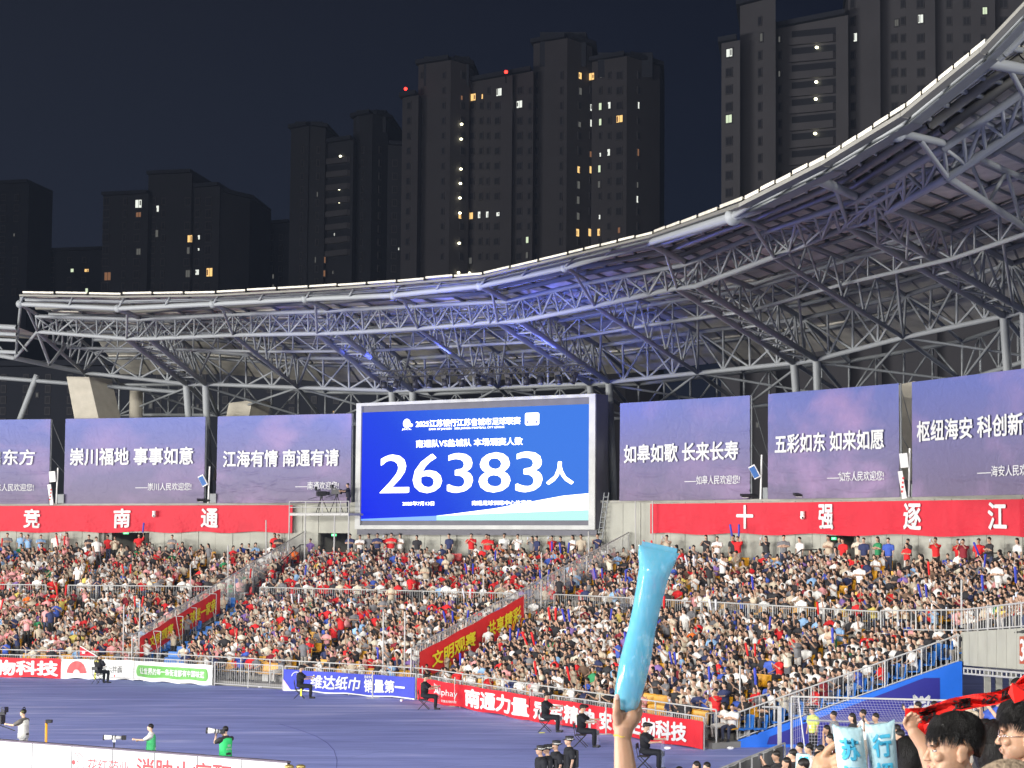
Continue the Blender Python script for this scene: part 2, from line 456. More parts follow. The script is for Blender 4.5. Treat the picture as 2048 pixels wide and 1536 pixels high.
# the tunnel beneath it: back wall, doors, a ladder truss
tn = empty('service_tunnel', (0, 0, 0), 0, 'grey service passage under the upper tier behind the blue side wall', 'tunnel'); tn['kind'] = 'structure'
A = Vector((10.3, 76, 0)); B = Vector((10.8, 50, 0))
mk('rear_wall', [A, B, B + Vector((0, 0, 4.2)), A + Vector((0, 0, 4.2))], [(0, 1, 2, 3)], M['concrete'], tn)
mk('soffit', [pbot[0], pbot[2], B + Vector((0, 0, 3.6)), A + Vector((0, 0, 3.4))], [(0, 1, 2, 3)], M['concrete'], tn)
dd = (B - A).normalized()
for (a_, w_) in ((5.0, 1.5), (9.6, 1.5), (13.5, 1.6)):
    c = A + dd * a_ + Vector((-.06, 0, 1.25))
    mb = MB(); mb.box(c, (w_, .06, 2.5), Matrix.Rotation(math.atan2(dd.y, dd.x), 3, 'Z')); f_ = mb.build('door_frame', M['dark'], tn)
    mb = MB(); mb.box(c + Vector((-.05, 0, .1)), (w_ - .5, .03, 2.0), Matrix.Rotation(math.atan2(dd.y, dd.x), 3, 'Z')); mb.build('door', mat('grey_door', (.16, .17, .18), .3), tn)
for px in (1975, 1998, 2025):
    q = at(px, 1390, 70.5); mb = MB(); mb.box((q.x, q.y, 1.9), (.22, .22, 3.8)); mb.build('column', M['concrete_panel'], tn)
lad = empty('cable_ladder', (0, 0, 0), 0, 'pale metal ladder tray hung below the upper tier wall', 'ladder')
for yy in (1336, 1347):
    mb = MB(); mb.tube(at(1928, yy, 69.5), at(2130, yy + 17, 56), .035); mb.build('rail', M['alu'], lad)
for k in range(22):
    f = k / 21; a = at(1928, 1336, 69.5).lerp(at(2130, 1353, 56), f); b = at(1928, 1347, 69.5).lerp(at(2130, 1364, 56), f)
    mb = MB(); mb.tube(a, b, .028, n=6); mb.build('rung', M['alu'], lad)

# unseen slab added to keep the right-hand floodlight bank off the foreground
mb = MB(); mb.box((23, -34, 22.2), (30, 62, .5)); mb.box((23, -3.2, 21.9), (30, .5, 1.4))
tag(mb.build('unseen_light_blocker', M['deck']), 'added unseen slab that blocks floodlight from the foreground', 'roof', kind='structure')

mk_ = MB(); P = [on_z(*p, .006) for p in ((560, 1448), (600, 1460), (632, 1472), (655, 1486), (668, 1500), (674, 1520), (672, 1550))]
for a, b in zip(P[:-1], P[1:]):
    for k in range(10): q = a.lerp(b, k / 10); q2 = a.lerp(b, (k + .45) / 10); mk_.box((q + q2) / 2, ((q2 - q).length, .016, .01), Matrix.Rotation(math.atan2((q2 - q).y, (q2 - q).x), 3, 'Z'))
tag(mk_.build('floor_markings', M['navy_pad']), 'dotted dark curve taped on the blue floor', 'marking', kind='structure')
# ================================================================== the cantilevered roof of tubes
def wall_dist(p):
    best = 1e9; sg = 1
    for a, b in zip(WALL[:-1], WALL[1:]):
        ax, ay = a; bx, by = b; dx, dy = bx - ax, by - ay; L2 = dx * dx + dy * dy
        f = max(0, min(1, ((p.x - ax) * dx + (p.y - ay) * dy) / L2))
        qx, qy = ax + dx * f, ay + dy * f
        d = math.hypot(p.x - qx, p.y - qy)
        if d < best:
            best = d; sg = 1 if (dx * (p.y - ay) - dy * (p.x - ax)) < 0 else -1
    return best * sg
def solve(px, py, L):
    Y = 140.0
    while Y > 25:
        if wall_dist(at(px, py, Y)) >= L: break
        Y -= .25
    lo, hi = Y, Y + .25
    for _ in range(14):
        m_ = (lo + hi) / 2
        if wall_dist(at(px, py, m_)) >= L: lo = m_
        else: hi = m_
    return at(px, py, lo)
E_px = [(40, 608), (236, 617), (426, 608), (611, 598), (787, 591), (960, 572), (1130, 535), (1296, 486), (1466, 434), (1628, 355), (1794, 265), (1958, 122), (2120, -45)]
ET_px = [(40, 589), (240, 592), (428, 589), (613, 579), (790, 567), (961, 552), (1132, 512), (1300, 471), (1481, 407), (1644, 324), (1804, 226), (1961, 98), (2125, -75)]
B_px = [[(75, 663)], [(253, 677), (298, 677)], [(466, 670)], [(634, 667), (678, 666)], [(836, 657)], [(995, 644), (1039, 642)], [(1189, 612)], [(1354, 576), (1392, 572)],
        [(1548, 514)], [(1696, 453), (1738, 443)], [(1895, 355)], [(2072, 236), (2112, 206)], [(2300, 60)]]
P_px = [(72, 632), (276, 639), (466, 629), (655, 622), (829, 612), (1012, 603), (1172, 566), (1370, 529), (1533, 463), (1712, 401), (1888, 296), (2085, 156), (2290, -20)]
R_px = [[(168, 745)], [(372, 768), (411, 768)], [(596, 775)], [(783, 781), (825, 781)], [(997, 775)], [(1180, 768), (1218, 764)], [(1396, 746)], [(1588, 726), (1633, 719)],
        [(1807, 675)], [(2008, 632), (2048, 621)], [(2230, 570)], [(2430, 500), (2470, 490)], [(2640, 430)]]
T_px = [(188, 702), (388, 701), (596, 716), (801, 718), (997, 706), (1197, 692), (1396, 664), (1606, 637), (1812, 590), (2024, 527), (2230, 465), (2440, 400), (2640, 330)]
NI = 13
Edge = [solve(*p, 16.0) for p in E_px]
Tip = [solve(*p, 17.0) for p in ET_px]
Bot = [[solve(*p, 10.0) for p in q] for q in B_px]
Top = [solve(*p, 11.0) for p in P_px]
Rear = [[solve(*p, -2.5) for p in q] for q in R_px]
TopR = [solve(*p, -2.2) for p in T_px]
def mean(q): return sum(q, Vector()) / len(q)
Mid = []       # nodes half way along the radial beams, under the deck
for i in range(NI):
    a = Top[i]; b = TopR[i]
    Mid.append(a.lerp(b, .52) + Vector((0, 0, .25)))
Out = []
for i in range(NI):
    d = (TopR[i] - Top[i]); d.z = 0; d.normalize()
    Out.append(TopR[i] + d * 7.5 + Vector((0, 0, -1.6)))

unit = MB(); unit.tube((0, 0, 0), (0, 0, 1), 1, n=10, caps=True)
ROD = shared('tube', unit, M['steel'])
unit8 = MB(); unit8.tube((0, 0, 0), (0, 0, 1), 1, n=7, caps=False)
ROD8 = shared('tube', unit8, M['steel'])
ROD8D = shared('tube', unit8, M['steel_dark'])
ROD_C = shared('tube', unit8, M['steel_cream'])
roof = empty('stadium_roof', (0, 0, 0), 0, 'sweeping cantilevered roof of grey steel tube trusses over the stand', 'roof')
part = lambda n: empty_part(n)
def empty_part(n, parent=None):
    o = bpy.data.objects.new(n, None); COL.objects.link(o); o.parent = parent or roof; return o

VIEW = (-140, 2190)
def seen(a, b=None):
    xs = [proj(a)[0]] + ([proj(b)[0]] if b is not None else [])
    return max(xs) > VIEW[0] and min(xs) < VIEW[1]

# --- eave: the tube, the gutter strip over it and its posts
eave = empty_part('eave_edge')
FASC = mat('fascia_grey', (.13, .14, .15), .6)
for i in range(NI - 1):
    rod('edge_tube', ROD, Edge[i], Edge[i + 1], .13, eave)
    a, b = Tip[i], Tip[i + 1]
    d = (b - a).normalized(); n = Vector((-d.y, d.x, 0)).normalized()
    mb = MB()
    for (pa, pb) in ((a, b),):
        V = [pa - n * .06, pb - n * .06, pb - n * .06 - Vector((0, 0, .09)), pa - n * .06 - Vector((0, 0, .09)), pa + n * .22, pb + n * .22, pb + n * .22 - Vector((0, 0, .09)), pa + n * .22 - Vector((0, 0, .09))]
        mb.add(V, [(0, 1, 2, 3), (4, 7, 6, 5), (0, 4, 5, 1), (3, 2, 6, 7), (0, 3, 7, 4), (1, 5, 6, 2)])
    mb.build('gutter', M['steel_cream'], eave)
    # fascia plate between tube and gutter
    fa, fb = a.lerp(Edge[i], .36) + n * .25, b.lerp(Edge[i + 1], .36) + n * .25
    rod('fascia_tube', ROD8D, fa, fb, .05, eave)
    V = [a + n * .3 - Vector((0, 0, .16)), b + n * .3 - Vector((0, 0, .16)), fb + n * .5, fa + n * .5]
    V2 = [v + n * .05 for v in V]
    mk('fascia_plate', V + V2, [(0, 1, 2, 3), (4, 7, 6, 5), (3, 2, 6, 7), (0, 4, 5, 1)], FASC, eave)
    for f in (.0, .5):
        p = a.lerp(b, f) + n * .3; q = Edge[i].lerp(Edge[i + 1], f)
        rod('post', ROD8, p, q, .06, eave)
# --- front ring truss
ft = empty_part('front_ring_truss')
n_b = 0
PB = []; PT = []; PT2 = []
NPAN = 5
for i in range(NI - 1):
    b0 = Bot[i][-1]; b1 = Bot[i + 1][0]
    t0, t1 = Top[i], Top[i + 1]
    inward0 = (Top[i] - Mid[i]); inward0.z = 0; inward0.normalize()
    for k in range(NPAN):
        f = k / NPAN
        pb = mean(Bot[i]).lerp(mean(Bot[i + 1]), f)
        # keep on the straight chord between the paired nodes
        PB.append(pb); PT.append(t0.lerp(t1, f)); PT2.append(t0.lerp(t1, f) - inward0 * 1.7 + Vector((0, 0, .1)))
    for m_ in range(len(Bot[i]) - 1): rod('chord', ROD, Bot[i][m_], Bot[i][m_ + 1], .12, ft)
    rod('chord', ROD, b0, b1, .12, ft)
    rod('chord', ROD, t0, t1, .11, ft)
    rod('chord', ROD, t0 - inward0 * 1.7 + Vector((0, 0, .1)), t1 - inward0 * 1.7 + Vector((0, 0, .1)), .09, ft)
for k in range(len(PB) - 1):
    if not seen(PB[k], PB[k + 1]): continue
    rod('brace', ROD8, PB[k], PT[k], .055, ft)
    rod('brace', ROD8, PB[k], PT2[k], .05, ft)
    if k % 2: rod('brace', ROD8, PB[k], PT[k + 1], .055, ft)
    else: rod('brace', ROD8, PT[k], PB[k + 1], .055, ft)
    rod('brace', ROD8, PT2[k] if k % 2 else PB[k], PB[k + 1] if k % 2 else PT2[k + 1], .05, ft)
    rod('brace', ROD8, PT[k], PT2[k + 1], .045, ft)
# --- rear ring truss with its fans
rt = empty_part('rear_ring_truss')
RB = []; RTp = []
for i in range(NI - 1):
    for m_ in range(len(Rear[i]) - 1): rod('chord', ROD, Rear[i][m_], Rear[i][m_ + 1], .15, rt)
    if seen(Rear[i][-1], Rear[i + 1][0]):
        rod('chord', ROD, Rear[i][-1], Rear[i + 1][0], .125, rt)
        rod('chord', ROD, TopR[i], TopR[i + 1], .12, rt)
    for k in range(4):
        f = k / 4
        RB.append(mean(Rear[i]).lerp(mean(Rear[i + 1]), f)); RTp.append(TopR[i].lerp(TopR[i + 1], f))
for k in range(len(RB) - 1):
    if not seen(RB[k], RB[k + 1]): continue
    rod('brace', ROD8, RB[k], RTp[k], .07, rt)
    if k % 2: rod('brace', ROD8, RB[k], RTp[k + 1], .07, rt)
    else: rod('brace', ROD8, RTp[k], RB[k + 1], .07, rt)
for i in range(NI - 1):
    for s_ in (-2, -1, 1, 2):
        j = i * 4 + s_
        if 0 <= j < len(RB) and seen(RB[j]):
            rod('fan_strut', ROD8, TopR[i], RB[j], .065, rt)
    # struts towards the middle of the roof
    if seen(TopR[i]):
        for s_ in (-1, 1):
            if 0 <= i + s_ < NI: rod('fan_strut', ROD8, mean(Rear[i]), Mid[i].lerp(Mid[i + s_], .5), .07, rt)
# rising end of the rear chord at the left end of the roof
rod('chord', ROD, Rear[0][0], solve(29, 716, 2.0), .15, rt)
rod('chord', ROD, solve(29, 716, 2.0), solve(-120, 690, 2.0), .15, rt)
rod('chord', ROD, TopR[0], solve(40, 668, 2.0), .11, rt)
for a_, b_ in (((43, 592), (31, 716)), ((75, 663), (31, 716)), ((75, 663), (100, 730)), ((100, 730), (130, 690))):
    rod('brace', ROD8, solve(*a_, 9.0), solve(*b_, 5.0), .09, rt)
# --- middle ring and outer ring
mr_ = empty_part('middle_ring')
for i in range(NI - 1):
    if not seen(Mid[i], Mid[i + 1]): continue
    lo = lambda i: Mid[i] - Vector((0, 0, 1.0))
    rod('chord', ROD8D, Mid[i], Mid[i + 1], .10, mr_)
    rod('chord', ROD8, lo(i), lo(i + 1), .09, mr_)
    for k in range(4):
        f = k / 4; g = (k + 1) / 4
        a = Mid[i].lerp(Mid[i + 1], f); b = lo(i).lerp(lo(i + 1), f); c = Mid[i].lerp(Mid[i + 1], g); d = lo(i).lerp(lo(i + 1), g)
        rod('brace', ROD8, a, b, .045, mr_)
        rod('brace', ROD8, a, d, .045, mr_) if k % 2 else rod('brace', ROD8, b, c, .045, mr_)
orr = empty_part('outer_ring')
Olow = [Out[i] - Vector((0, 0, 2.0)) for i in range(NI)]
for i in range(NI - 1):
    if not seen(Out[i], Out[i + 1]): continue
    rod('chord', ROD8D, Out[i], Out[i + 1], .12, orr); rod('chord', ROD8D, Olow[i], Olow[i + 1], .12, orr)
    for k in range(4):
        f = k / 4; g = (k + 1) / 4
        a = Out[i].lerp(Out[i + 1], f); b = Olow[i].lerp(Olow[i + 1], f)
        rod('brace', ROD8D, a, b, .07, orr); rod('brace', ROD8D, a if k % 2 else b, (Olow if k % 2 else Out)[i].lerp((Olow if k % 2 else Out)[i + 1], g), .06, orr)
    rod('brace', ROD8D, mean(Rear[i]), Olow[i + 1], .07, orr); rod('brace', ROD8D, mean(Rear[i + 1]), Olow[i], .07, orr)
# --- radial trusses
for i in range(NI):
    if not seen(Edge[i], TopR[i]): continue
    rad = empty_part('radial_truss')
    big = len(Bot[i]) > 1
    chain = [Edge[i], Top[i] + Vector((0, 0, .12)), Mid[i] + Vector((0, 0, .1)), TopR[i], Out[i]]
    for a, b in zip(chain[:-1], chain[1:]): rod('top_chord', ROD, a, b, .135 if big else .095, rad)
    for m_, b in enumerate(Bot[i]):
        r_ = Rear[i][min(m_, len(Rear[i]) - 1)]
        rod('bottom_chord', ROD, b, r_, .155 if big else .11, rad)
        rod('bottom_chord', ROD8D, r_, Olow[i], .12, rad)
    NS = 6
    for k in range(NS):
        f = k / NS; g = (k + 1) / NS; h = (k + .5) / NS
        tp = (chain[1].lerp(chain[2], h * 2) if h < .5 else chain[2].lerp(chain[3], h * 2 - 1))
        for m_, b in enumerate(Bot[i]):
            r_ = Rear[i][min(m_, len(Rear[i]) - 1)]
            rod('web', ROD8, b.lerp(r_, f), tp, .06, rad); rod('web', ROD8, tp, b.lerp(r_, g), .06, rad)
        if big:
            r0, r1 = Rear[i][0], Rear[i][-1]
            a = Bot[i][0].lerp(r0, f); b = Bot[i][1].lerp(r1, f); c = Bot[i][1].lerp(r1, g)
            if k: rod('web', ROD8, a, b, .055, rad)
            rod('web', ROD8, a, c, .045, rad)
    # outrigger from the ring to the eave
    rod('web', ROD8, Bot[i][0], Edge[i].lerp(Top[i], .45), .07, rad)
    # bracket under the eave
    mb = MB(); mb.ell(Edge[i], (.22, .22, .22), nu=10, nv=6); mb.build('node', M['steel'], rad, True)
    # props down to the top of the wall
    for m_, r_ in enumerate(Rear[i]):
        if i == 0: continue
        px, py = proj(r_)
        foot = r_ + Vector((.55 if m_ == 0 else .25, .6, 0)); foot.z = 8.9
        if i == 0: continue
        rod('prop', ROD, r_, foot, .21 if big else .13, rad) if big else None
# --- deck sheets and purlins
deck = empty_part('deck')
def deck_pt(x, f, up=.55):
    """x along the ring, f from the eave (0) over the rear truss (1) to the outer eave (1.42)"""
    i = min(int(x), NI - 2); g = x - i
    def col(i):
        if f <= .33: return Tip[i].lerp(Top[i] + Vector((0, 0, .5)), f / .33)
        if f <= .66: return (Top[i] + Vector((0, 0, .5))).lerp(Mid[i] + Vector((0, 0, .5)), (f - .33) / .33)
        if f <= 1: return (Mid[i] + Vector((0, 0, .5))).lerp(TopR[i] + Vector((0, 0, .75)), (f - .66) / .34)
        return (TopR[i] + Vector((0, 0, .75))).lerp(Out[i] + Vector((0, 0, .5)), (f - 1) / .42)
    return col(i).lerp(col(i + 1), g) + Vector((0, 0, up - .4))
FS = [.02, .115, .215, .33, .46, .58, .70, .84, 1.0, 1.2, 1.42]
nd = 0
extra = MB()
for i in range(NI - 1):
    cols = 5 if proj(Edge[i])[0] > 1000 else 3
    for c in range(cols):
        x0 = i + c / cols; x1 = i + (c + 1) / cols
        if not seen(deck_pt(x0, .5), deck_pt(x1, .5)): continue
        for a, b in zip(FS[:-1], FS[1:]):
            gx = .012; gf = .006; dz = rnd.uniform(-.02, .02)
            q = [deck_pt(x0 + gx, a + gf), deck_pt(x1 - gx, a + gf), deck_pt(x1 - gx, b - gf), deck_pt(x0 + gx, b - gf)]
            V = [v + Vector((0, 0, dz)) for v in q] + [v + Vector((0, 0, dz + .09)) for v in q]
            F = [(0, 3, 2, 1), (4, 5, 6, 7), (0, 1, 5, 4), (1, 2, 6, 5), (2, 3, 7, 6), (3, 0, 4, 7)]
            if a < .65 and nd < 300: mk('deck_panel', V, F, M['deck'], deck); nd += 1
            else: extra.add(V, F)
tag(extra.build('deck_sheets', M['deck'], deck), kind='stuff')
# upper skin over the joints
V = []; F = []
xs = [i + c / 3 for i in range(NI - 1) for c in range(3)] + [NI - 1 - 1e-6]
fs = [.06, .33, .66, 1.0, 1.42]
for x in xs:
    for f in fs: V.append(deck_pt(x, f, .55) + Vector((0, 0, .09)))
for a in range(len(xs) - 1):
    for b in range(len(fs) - 1):
        k = a * len(fs) + b; F.append((k, k + 1, k + 1 + len(fs), k + len(fs)))
mk('roof_skin', V, F, M['steel_dark'], deck)
pur = empty_part('purlins')
for i in range(NI - 1):
    if not seen(Edge[i], Edge[i + 1]): continue
    for f, me, r_ in ((.115, ROD8D, .10), (.215, ROD_C, .12), (.33, ROD_C, .12), (.46, ROD8D, .10), (.58, ROD8D, .10), (.70, ROD8, .10), (.84, ROD8D, .10), (1.0, ROD8D, .12), (1.2, ROD8D, .10)):
        rod('purlin', me, deck_pt(i + 1e-4, f, .36), deck_pt(i + 1 - 1e-4, f, .36), r_, pur)
    nr = 5 if proj(Edge[i])[0] > 1000 else 3
    for c in range(nr):
        for a, b in ((.03, .33), (.33, .66), (.66, 1.0)):
            rod('rafter', ROD8D, deck_pt(i + c / nr + 1e-4, a, .50), deck_pt(i + c / nr + 1e-4, b, .50), .07, pur)
    # brackets that stand along the second purlin
# --- the neighbouring piece of roof at the far left
lr = empty('neighbouring_roof', (0, 0, 0), 0, 'low end of the next roof section just outside the big roof', 'roof')
A0 = at(-260, 640, 118); A1 = at(38, 655, 114)
for k, (dy, r_) in enumerate(((0, .16), (14, .12), (26, .1), (50, .12))):
    rod('tube', ROD8, at(-260, 640 + dy, 118), at(34, 655 + dy, 114), r_, lr)
bk = Vector((-2, 11, .3))
mk('deck_sheet', [A0, A1, A1 + bk, A0 + bk], [(0, 1, 2, 3)], M['deck'], lr)
for k in range(7):
    a = at(-260 + 49 * k, 666 + 2.0 * k, 116); b = at(-240 + 49 * k, 690 + 2.0 * k, 115.4)
    rod('brace', ROD8, a, b, .05, lr)
rod('strut', ROD, at(74, 750, 126), at(14, 905, 126), .18, lr)
rod('chord', ROD8D, at(-100, 748, 126), at(372, 785, 126), .14, lr)

# --- raking concrete columns behind the banners
def column(pts_top, pts_bot, Y, depth, label):
    a, b = [at(*p, Y) for p in pts_top]; c, d = [at(*p, Y) for p in pts_bot]
    dv = Vector((depth * .42, depth, 0))
    V = [c, d, b, a, c + dv, d + dv, b + dv, a + dv]
    me = mk('concrete_column', V, [(0, 1, 2, 3), (5, 4, 7, 6), (1, 5, 6, 2), (4, 0, 3, 7), (3, 2, 6, 7)], M['column'])
    tag(me, label, 'column')
column([(133, 753), (178, 754)], [(172, 960), (226, 960)], 124.5, 1.9, 'pale raking concrete column left over the purple banners')
mb = MB(); a = at(273, 775, 130); b = at(270, 900, 130); mb.tube(Vector((a.x, a.y, 4)), a, .42, n=16)
tag(mb.build('concrete_column', M['column'], smooth=True), 'round concrete column half hidden behind a purple banner', 'column')
column([(458, 806), (505, 800)], [(425, 960), (470, 960)], 127, 1.8, 'shaded concrete column left of the big screen')
column([(1795, 770), (1830, 762)], [(1800, 960), (1838, 960)], 96, 1.2, 'shaded concrete column between the two rightmost purple banners')

# --- stage lighting truss with moving heads, hung above the screen
rig = empty('lighting_truss', (0, 0, 0), 0, 'black stage lighting truss hung across the roof above the big screen', 'lighting truss')
ra = at(757, 754, 110); rb = at(1163, 742, 102.5)
up_ = Vector((0, 0, .34)); bk_ = Vector((.2, .3, 0))
BLK = shared('tube', unit8, M['dark'])
for o_ in (Vector(), up_, bk_, up_ + bk_): rod('chord', BLK, ra + o_, rb + o_, .032, rig)
NB = 36
mb = MB()
for k in range(NB):
    f = k / NB; g = (k + 1) / NB
    mb.tube(ra.lerp(rb, f), ra.lerp(rb, g) + up_, .016, n=5); mb.tube(ra.lerp(rb, f) + bk_, ra.lerp(rb, g) + bk_ + up_, .016, n=5)
    mb.tube(ra.lerp(rb, f), ra.lerp(rb, f) + bk_, .016, n=5); mb.tube(ra.lerp(rb, f), ra.lerp(rb, f) + up_, .016, n=5)
tag(mb.build('lacing', M['dark'], rig), kind='stuff')
for k in range(4):
    p = ra.lerp(rb, .06 + .29 * k); rod('hanger', BLK, p + up_, p + Vector((0, 0, 2.0)), .015, rig)
mh0 = empty('moving_head_lamp', (0, 0, 0), 0, 'black moving head stage lamp hanging from the truss above the screen', 'stage lamp', 'moving head lamps on the lighting truss')
mb = MB(); mb.box((0, 0, -.12), (.34, .26, .16)); mb.build('base', M['dark'], mh0)
for sx_ in (-.19, .19):
    mb = MB(); mb.box((sx_, 0, -.36), (.04, .12, .36)); mb.build('yoke_arm', M['dark'], mh0)
mb = MB(); mb.tube((0, 0, -.28), (0, -.05, -.66), .14, .17, n=14); mb.build('head', M['dark'], mh0, True)
mb = MB(); mb.ell((0, -.052, -.665), (.13, .13, .03)); mb.build('lens', mat('lamp_lens', (.25, .27, .35), .08, .3, 0), mh0, True)
for k in range(13):
    f = .03 + .94 * k / 12
    if k == 0: c = mh0
    else:
        c = mh0.copy(); COL.objects.link(c)
        for ch in list(mh0.children):
            x = ch.copy(); COL.objects.link(x); x.parent = c
    c.location = ra.lerp(rb, f); c.rotation_euler = (rnd.uniform(-.3, .3), rnd.uniform(-.25, .25), rnd.uniform(-1, 1))
# the lamps that are lit, pointing up into the roof
def spot(px, Y0, tgt, power, col, ang=16):
    l = bpy.data.lights.new('stage_beam', 'SPOT'); l.energy = power; l.color = col; l.spot_size = R(ang); l.spot_blend = .5; l.shadow_soft_size = .12
    o = bpy.data.objects.new('stage_beam', l); COL.objects.link(o)
    o.location = at(px, 752, Y0) + Vector((0, 0, -.2)); d = tgt - o.location
    o.rotation_euler = d.to_track_quat('-Z', 'Y').to_euler()
bl = (.12, .16, 1)
spot(790, 109, Bot[3][1].lerp(Rear[3][1], .35), 1144, bl, 34)
spot(900, 107, Bot[4][0].lerp(Rear[4][0], .3), 1352, bl, 34)
spot(1010, 105, Edge[6].lerp(Mid[6], .2), 1440, bl, 30)
spot(1090, 103.5, Bot[5][1].lerp(Rear[5][1], .3), 1352, bl, 34)
spot(1120, 103, Edge[7].lerp(Mid[7], .3), 480, bl, 18)
spot(860, 107, Edge[5].lerp(Mid[5], .2), 1280, bl, 28)
spot(1150, 103, Bot[6][0].lerp(Rear[6][0], .1), 1560, bl, 26)
spot(770, 109, Edge[4].lerp(Mid[4], .3), 880, bl, 28)

def field_beam(loc, tgt, power, ang):
    l = bpy.data.lights.new('stage_beam', 'SPOT'); l.energy = power; l.color = (.14, .20, 1); l.spot_size = R(ang); l.spot_blend = .8; l.shadow_soft_size = .3
    o = bpy.data.objects.new('stage_beam', l); COL.objects.link(o); o.location = loc; o.rotation_euler = (Vector(tgt) - Vector(loc)).to_track_quat('-Z', 'Y').to_euler()
field_beam((-17, 54, 1), mean(Bot[5]).lerp(mean(Rear[5]), .2), 78000, 19)
field_beam((-24, 60, 1), mean(Bot[3]).lerp(mean(Rear[3]), .4), 60000, 15)
field_beam((-14, 52, 1), mean(Bot[4]).lerp(Edge[6], .6), 78000, 20)
# ================================================================== the big purple banners on top of the wall
def banner_mat(name, clouds, seed, tone):
    m = bpy.data.materials.new(name); m.use_nodes = True; t = m.node_tree; p = t.nodes['Principled BSDF']
    p.inputs['Roughness'].default_value = .55; p.inputs['Specular IOR Level'].default_value = .25
    tcn = t.nodes.new('ShaderNodeTexCoord'); sp = t.nodes.new('ShaderNodeSeparateXYZ'); t.links.new(tcn.outputs['UV'], sp.inputs[0])
    r = t.nodes.new('ShaderNodeValToRGB'); el = r.color_ramp.elements
    el[0].position = 0; el[0].color = (.165 * tone, .138 * tone, .215 * tone, 1); el[1].position = 1; el[1].color = (.125 * tone, .155 * tone, .42 * tone, 1)
    mid = r.color_ramp.elements.new(.45); mid.color = (.160 * tone, .150 * tone, .29 * tone, 1)
    t.links.new(sp.outputs['Y'], r.inputs[0])
    n = t.nodes.new('ShaderNodeTexNoise'); n.inputs['Scale'].default_value = 2.6; n.inputs['Detail'].default_value = 4; n.noise_dimensions = '4D'; n.inputs['W'].default_value = seed
    mp = t.nodes.new('ShaderNodeMapping'); mp.inputs['Scale'].default_value = (1, .8, 1); t.links.new(tcn.outputs['UV'], mp.inputs[0]); t.links.new(mp.outputs[0], n.inputs['Vector'])
    mr = t.nodes.new('ShaderNodeMapRange'); mr.inputs['From Min'].default_value = .48; mr.inputs['From Max'].default_value = .72; mr.inputs['To Max'].default_value = clouds
    t.links.new(n.outputs['Fac'], mr.inputs['Value'])
    # pink clouds of the printed sky
    mx = t.nodes.new('ShaderNodeMix'); mx.data_type = 'RGBA'; mx.inputs[7].default_value = (.42 * tone, .27 * tone, .47 * tone, 1)
    t.links.new(mr.outputs[0], mx.inputs[0]); t.links.new(r.outputs[0], mx.inputs[6]); t.links.new(mx.outputs[2], p.inputs['Base Color'])
    n2 = t.nodes.new('ShaderNodeTexNoise'); n2.inputs['Scale'].default_value = 1.4; n2.inputs['Detail'].default_value = 3; n2.inputs['Distortion'].default_value = 1.6
    t.links.new(tcn.outputs['Object'], n2.inputs['Vector'])
    b = t.nodes.new('ShaderNodeBump'); b.inputs['Strength'].default_value = .55; b.inputs['Distance'].default_value = .12
    t.links.new(n2.outputs['Fac'], b.inputs['Height']); t.links.new(b.outputs[0], p.inputs['Normal'])
    return m
def folds(seed, amp):
    """hanging folds: catenary swags between the top fixings, and creases from the corners"""
    r = random.Random(seed); L = []
    for _ in range(7):
        L.append((r.uniform(.02, .98), r.uniform(.12, .4), r.uniform(.55, 1.25), r.uniform(9, 22), r.uniform(.3, 1), r.uniform(0, 6)))
    def f(u, v):
        d = 0
        for cx, w, cy, k, a, ph in L:
            rr = math.hypot((u - cx) / w * .35, v - cy)
            sn_ = math.sin(rr * k * 1.1 + ph); d += a * 1.5 * math.exp(-(sn_ / .20) ** 2) * math.exp(-((u - cx) / w) ** 2) * max(0, 1.15 - v) ** 1.5
        d += .5 * math.sin(u * 9 + seed) * (1 - v)
        return d * amp
    return f
def cloth(name, fn, nu, nv, m, parent=None, thick=.012):
    V = []; F = []; n = (nu + 1) * (nv + 1)
    for j in range(nv + 1):
        for i in range(nu + 1): V.append(fn(i / nu, j / nv))
    for j in range(nv):
        for i in range(nu):
            k = j * (nu + 1) + i; F.append((k, k + 1, k + nu + 2, k + nu + 1))
    me = bpy.data.meshes.new(name); me.from_pydata([tuple(v) for v in V], [], F)
    uv = me.uv_layers.new(name='UVMap')
    for lp in me.loops:
        i = lp.vertex_index; uv.data[lp.index].uv = ((i % (nu + 1)) / nu, (i // (nu + 1)) / nv)
    me.polygons.foreach_set('use_smooth', [True] * len(me.polygons)); me.update()
    return mesh_ob(name, me, m, parent)
def wall_plane(px0, px1, z0, z1, fwd, disp=None):
    a = bowl(t_of_px(px0, 1, (z0 + z1) / 2), 1, 0); b = bowl(t_of_px(px1, 1, (z0 + z1) / 2), 1, 0)
    d = b - a; n = Vector((d.y, -d.x, 0)).normalized()
    def fn(u, v, off=0.0):
        w = disp(u, v) if disp else 0
        return a + d * u + n * (fwd + w + off) + Vector((0, 0, z0 + (z1 - z0) * v))
    fn.width = d.length; fn.h = z1 - z0; fn.n = n; fn.a = a; fn.d = d
    return fn
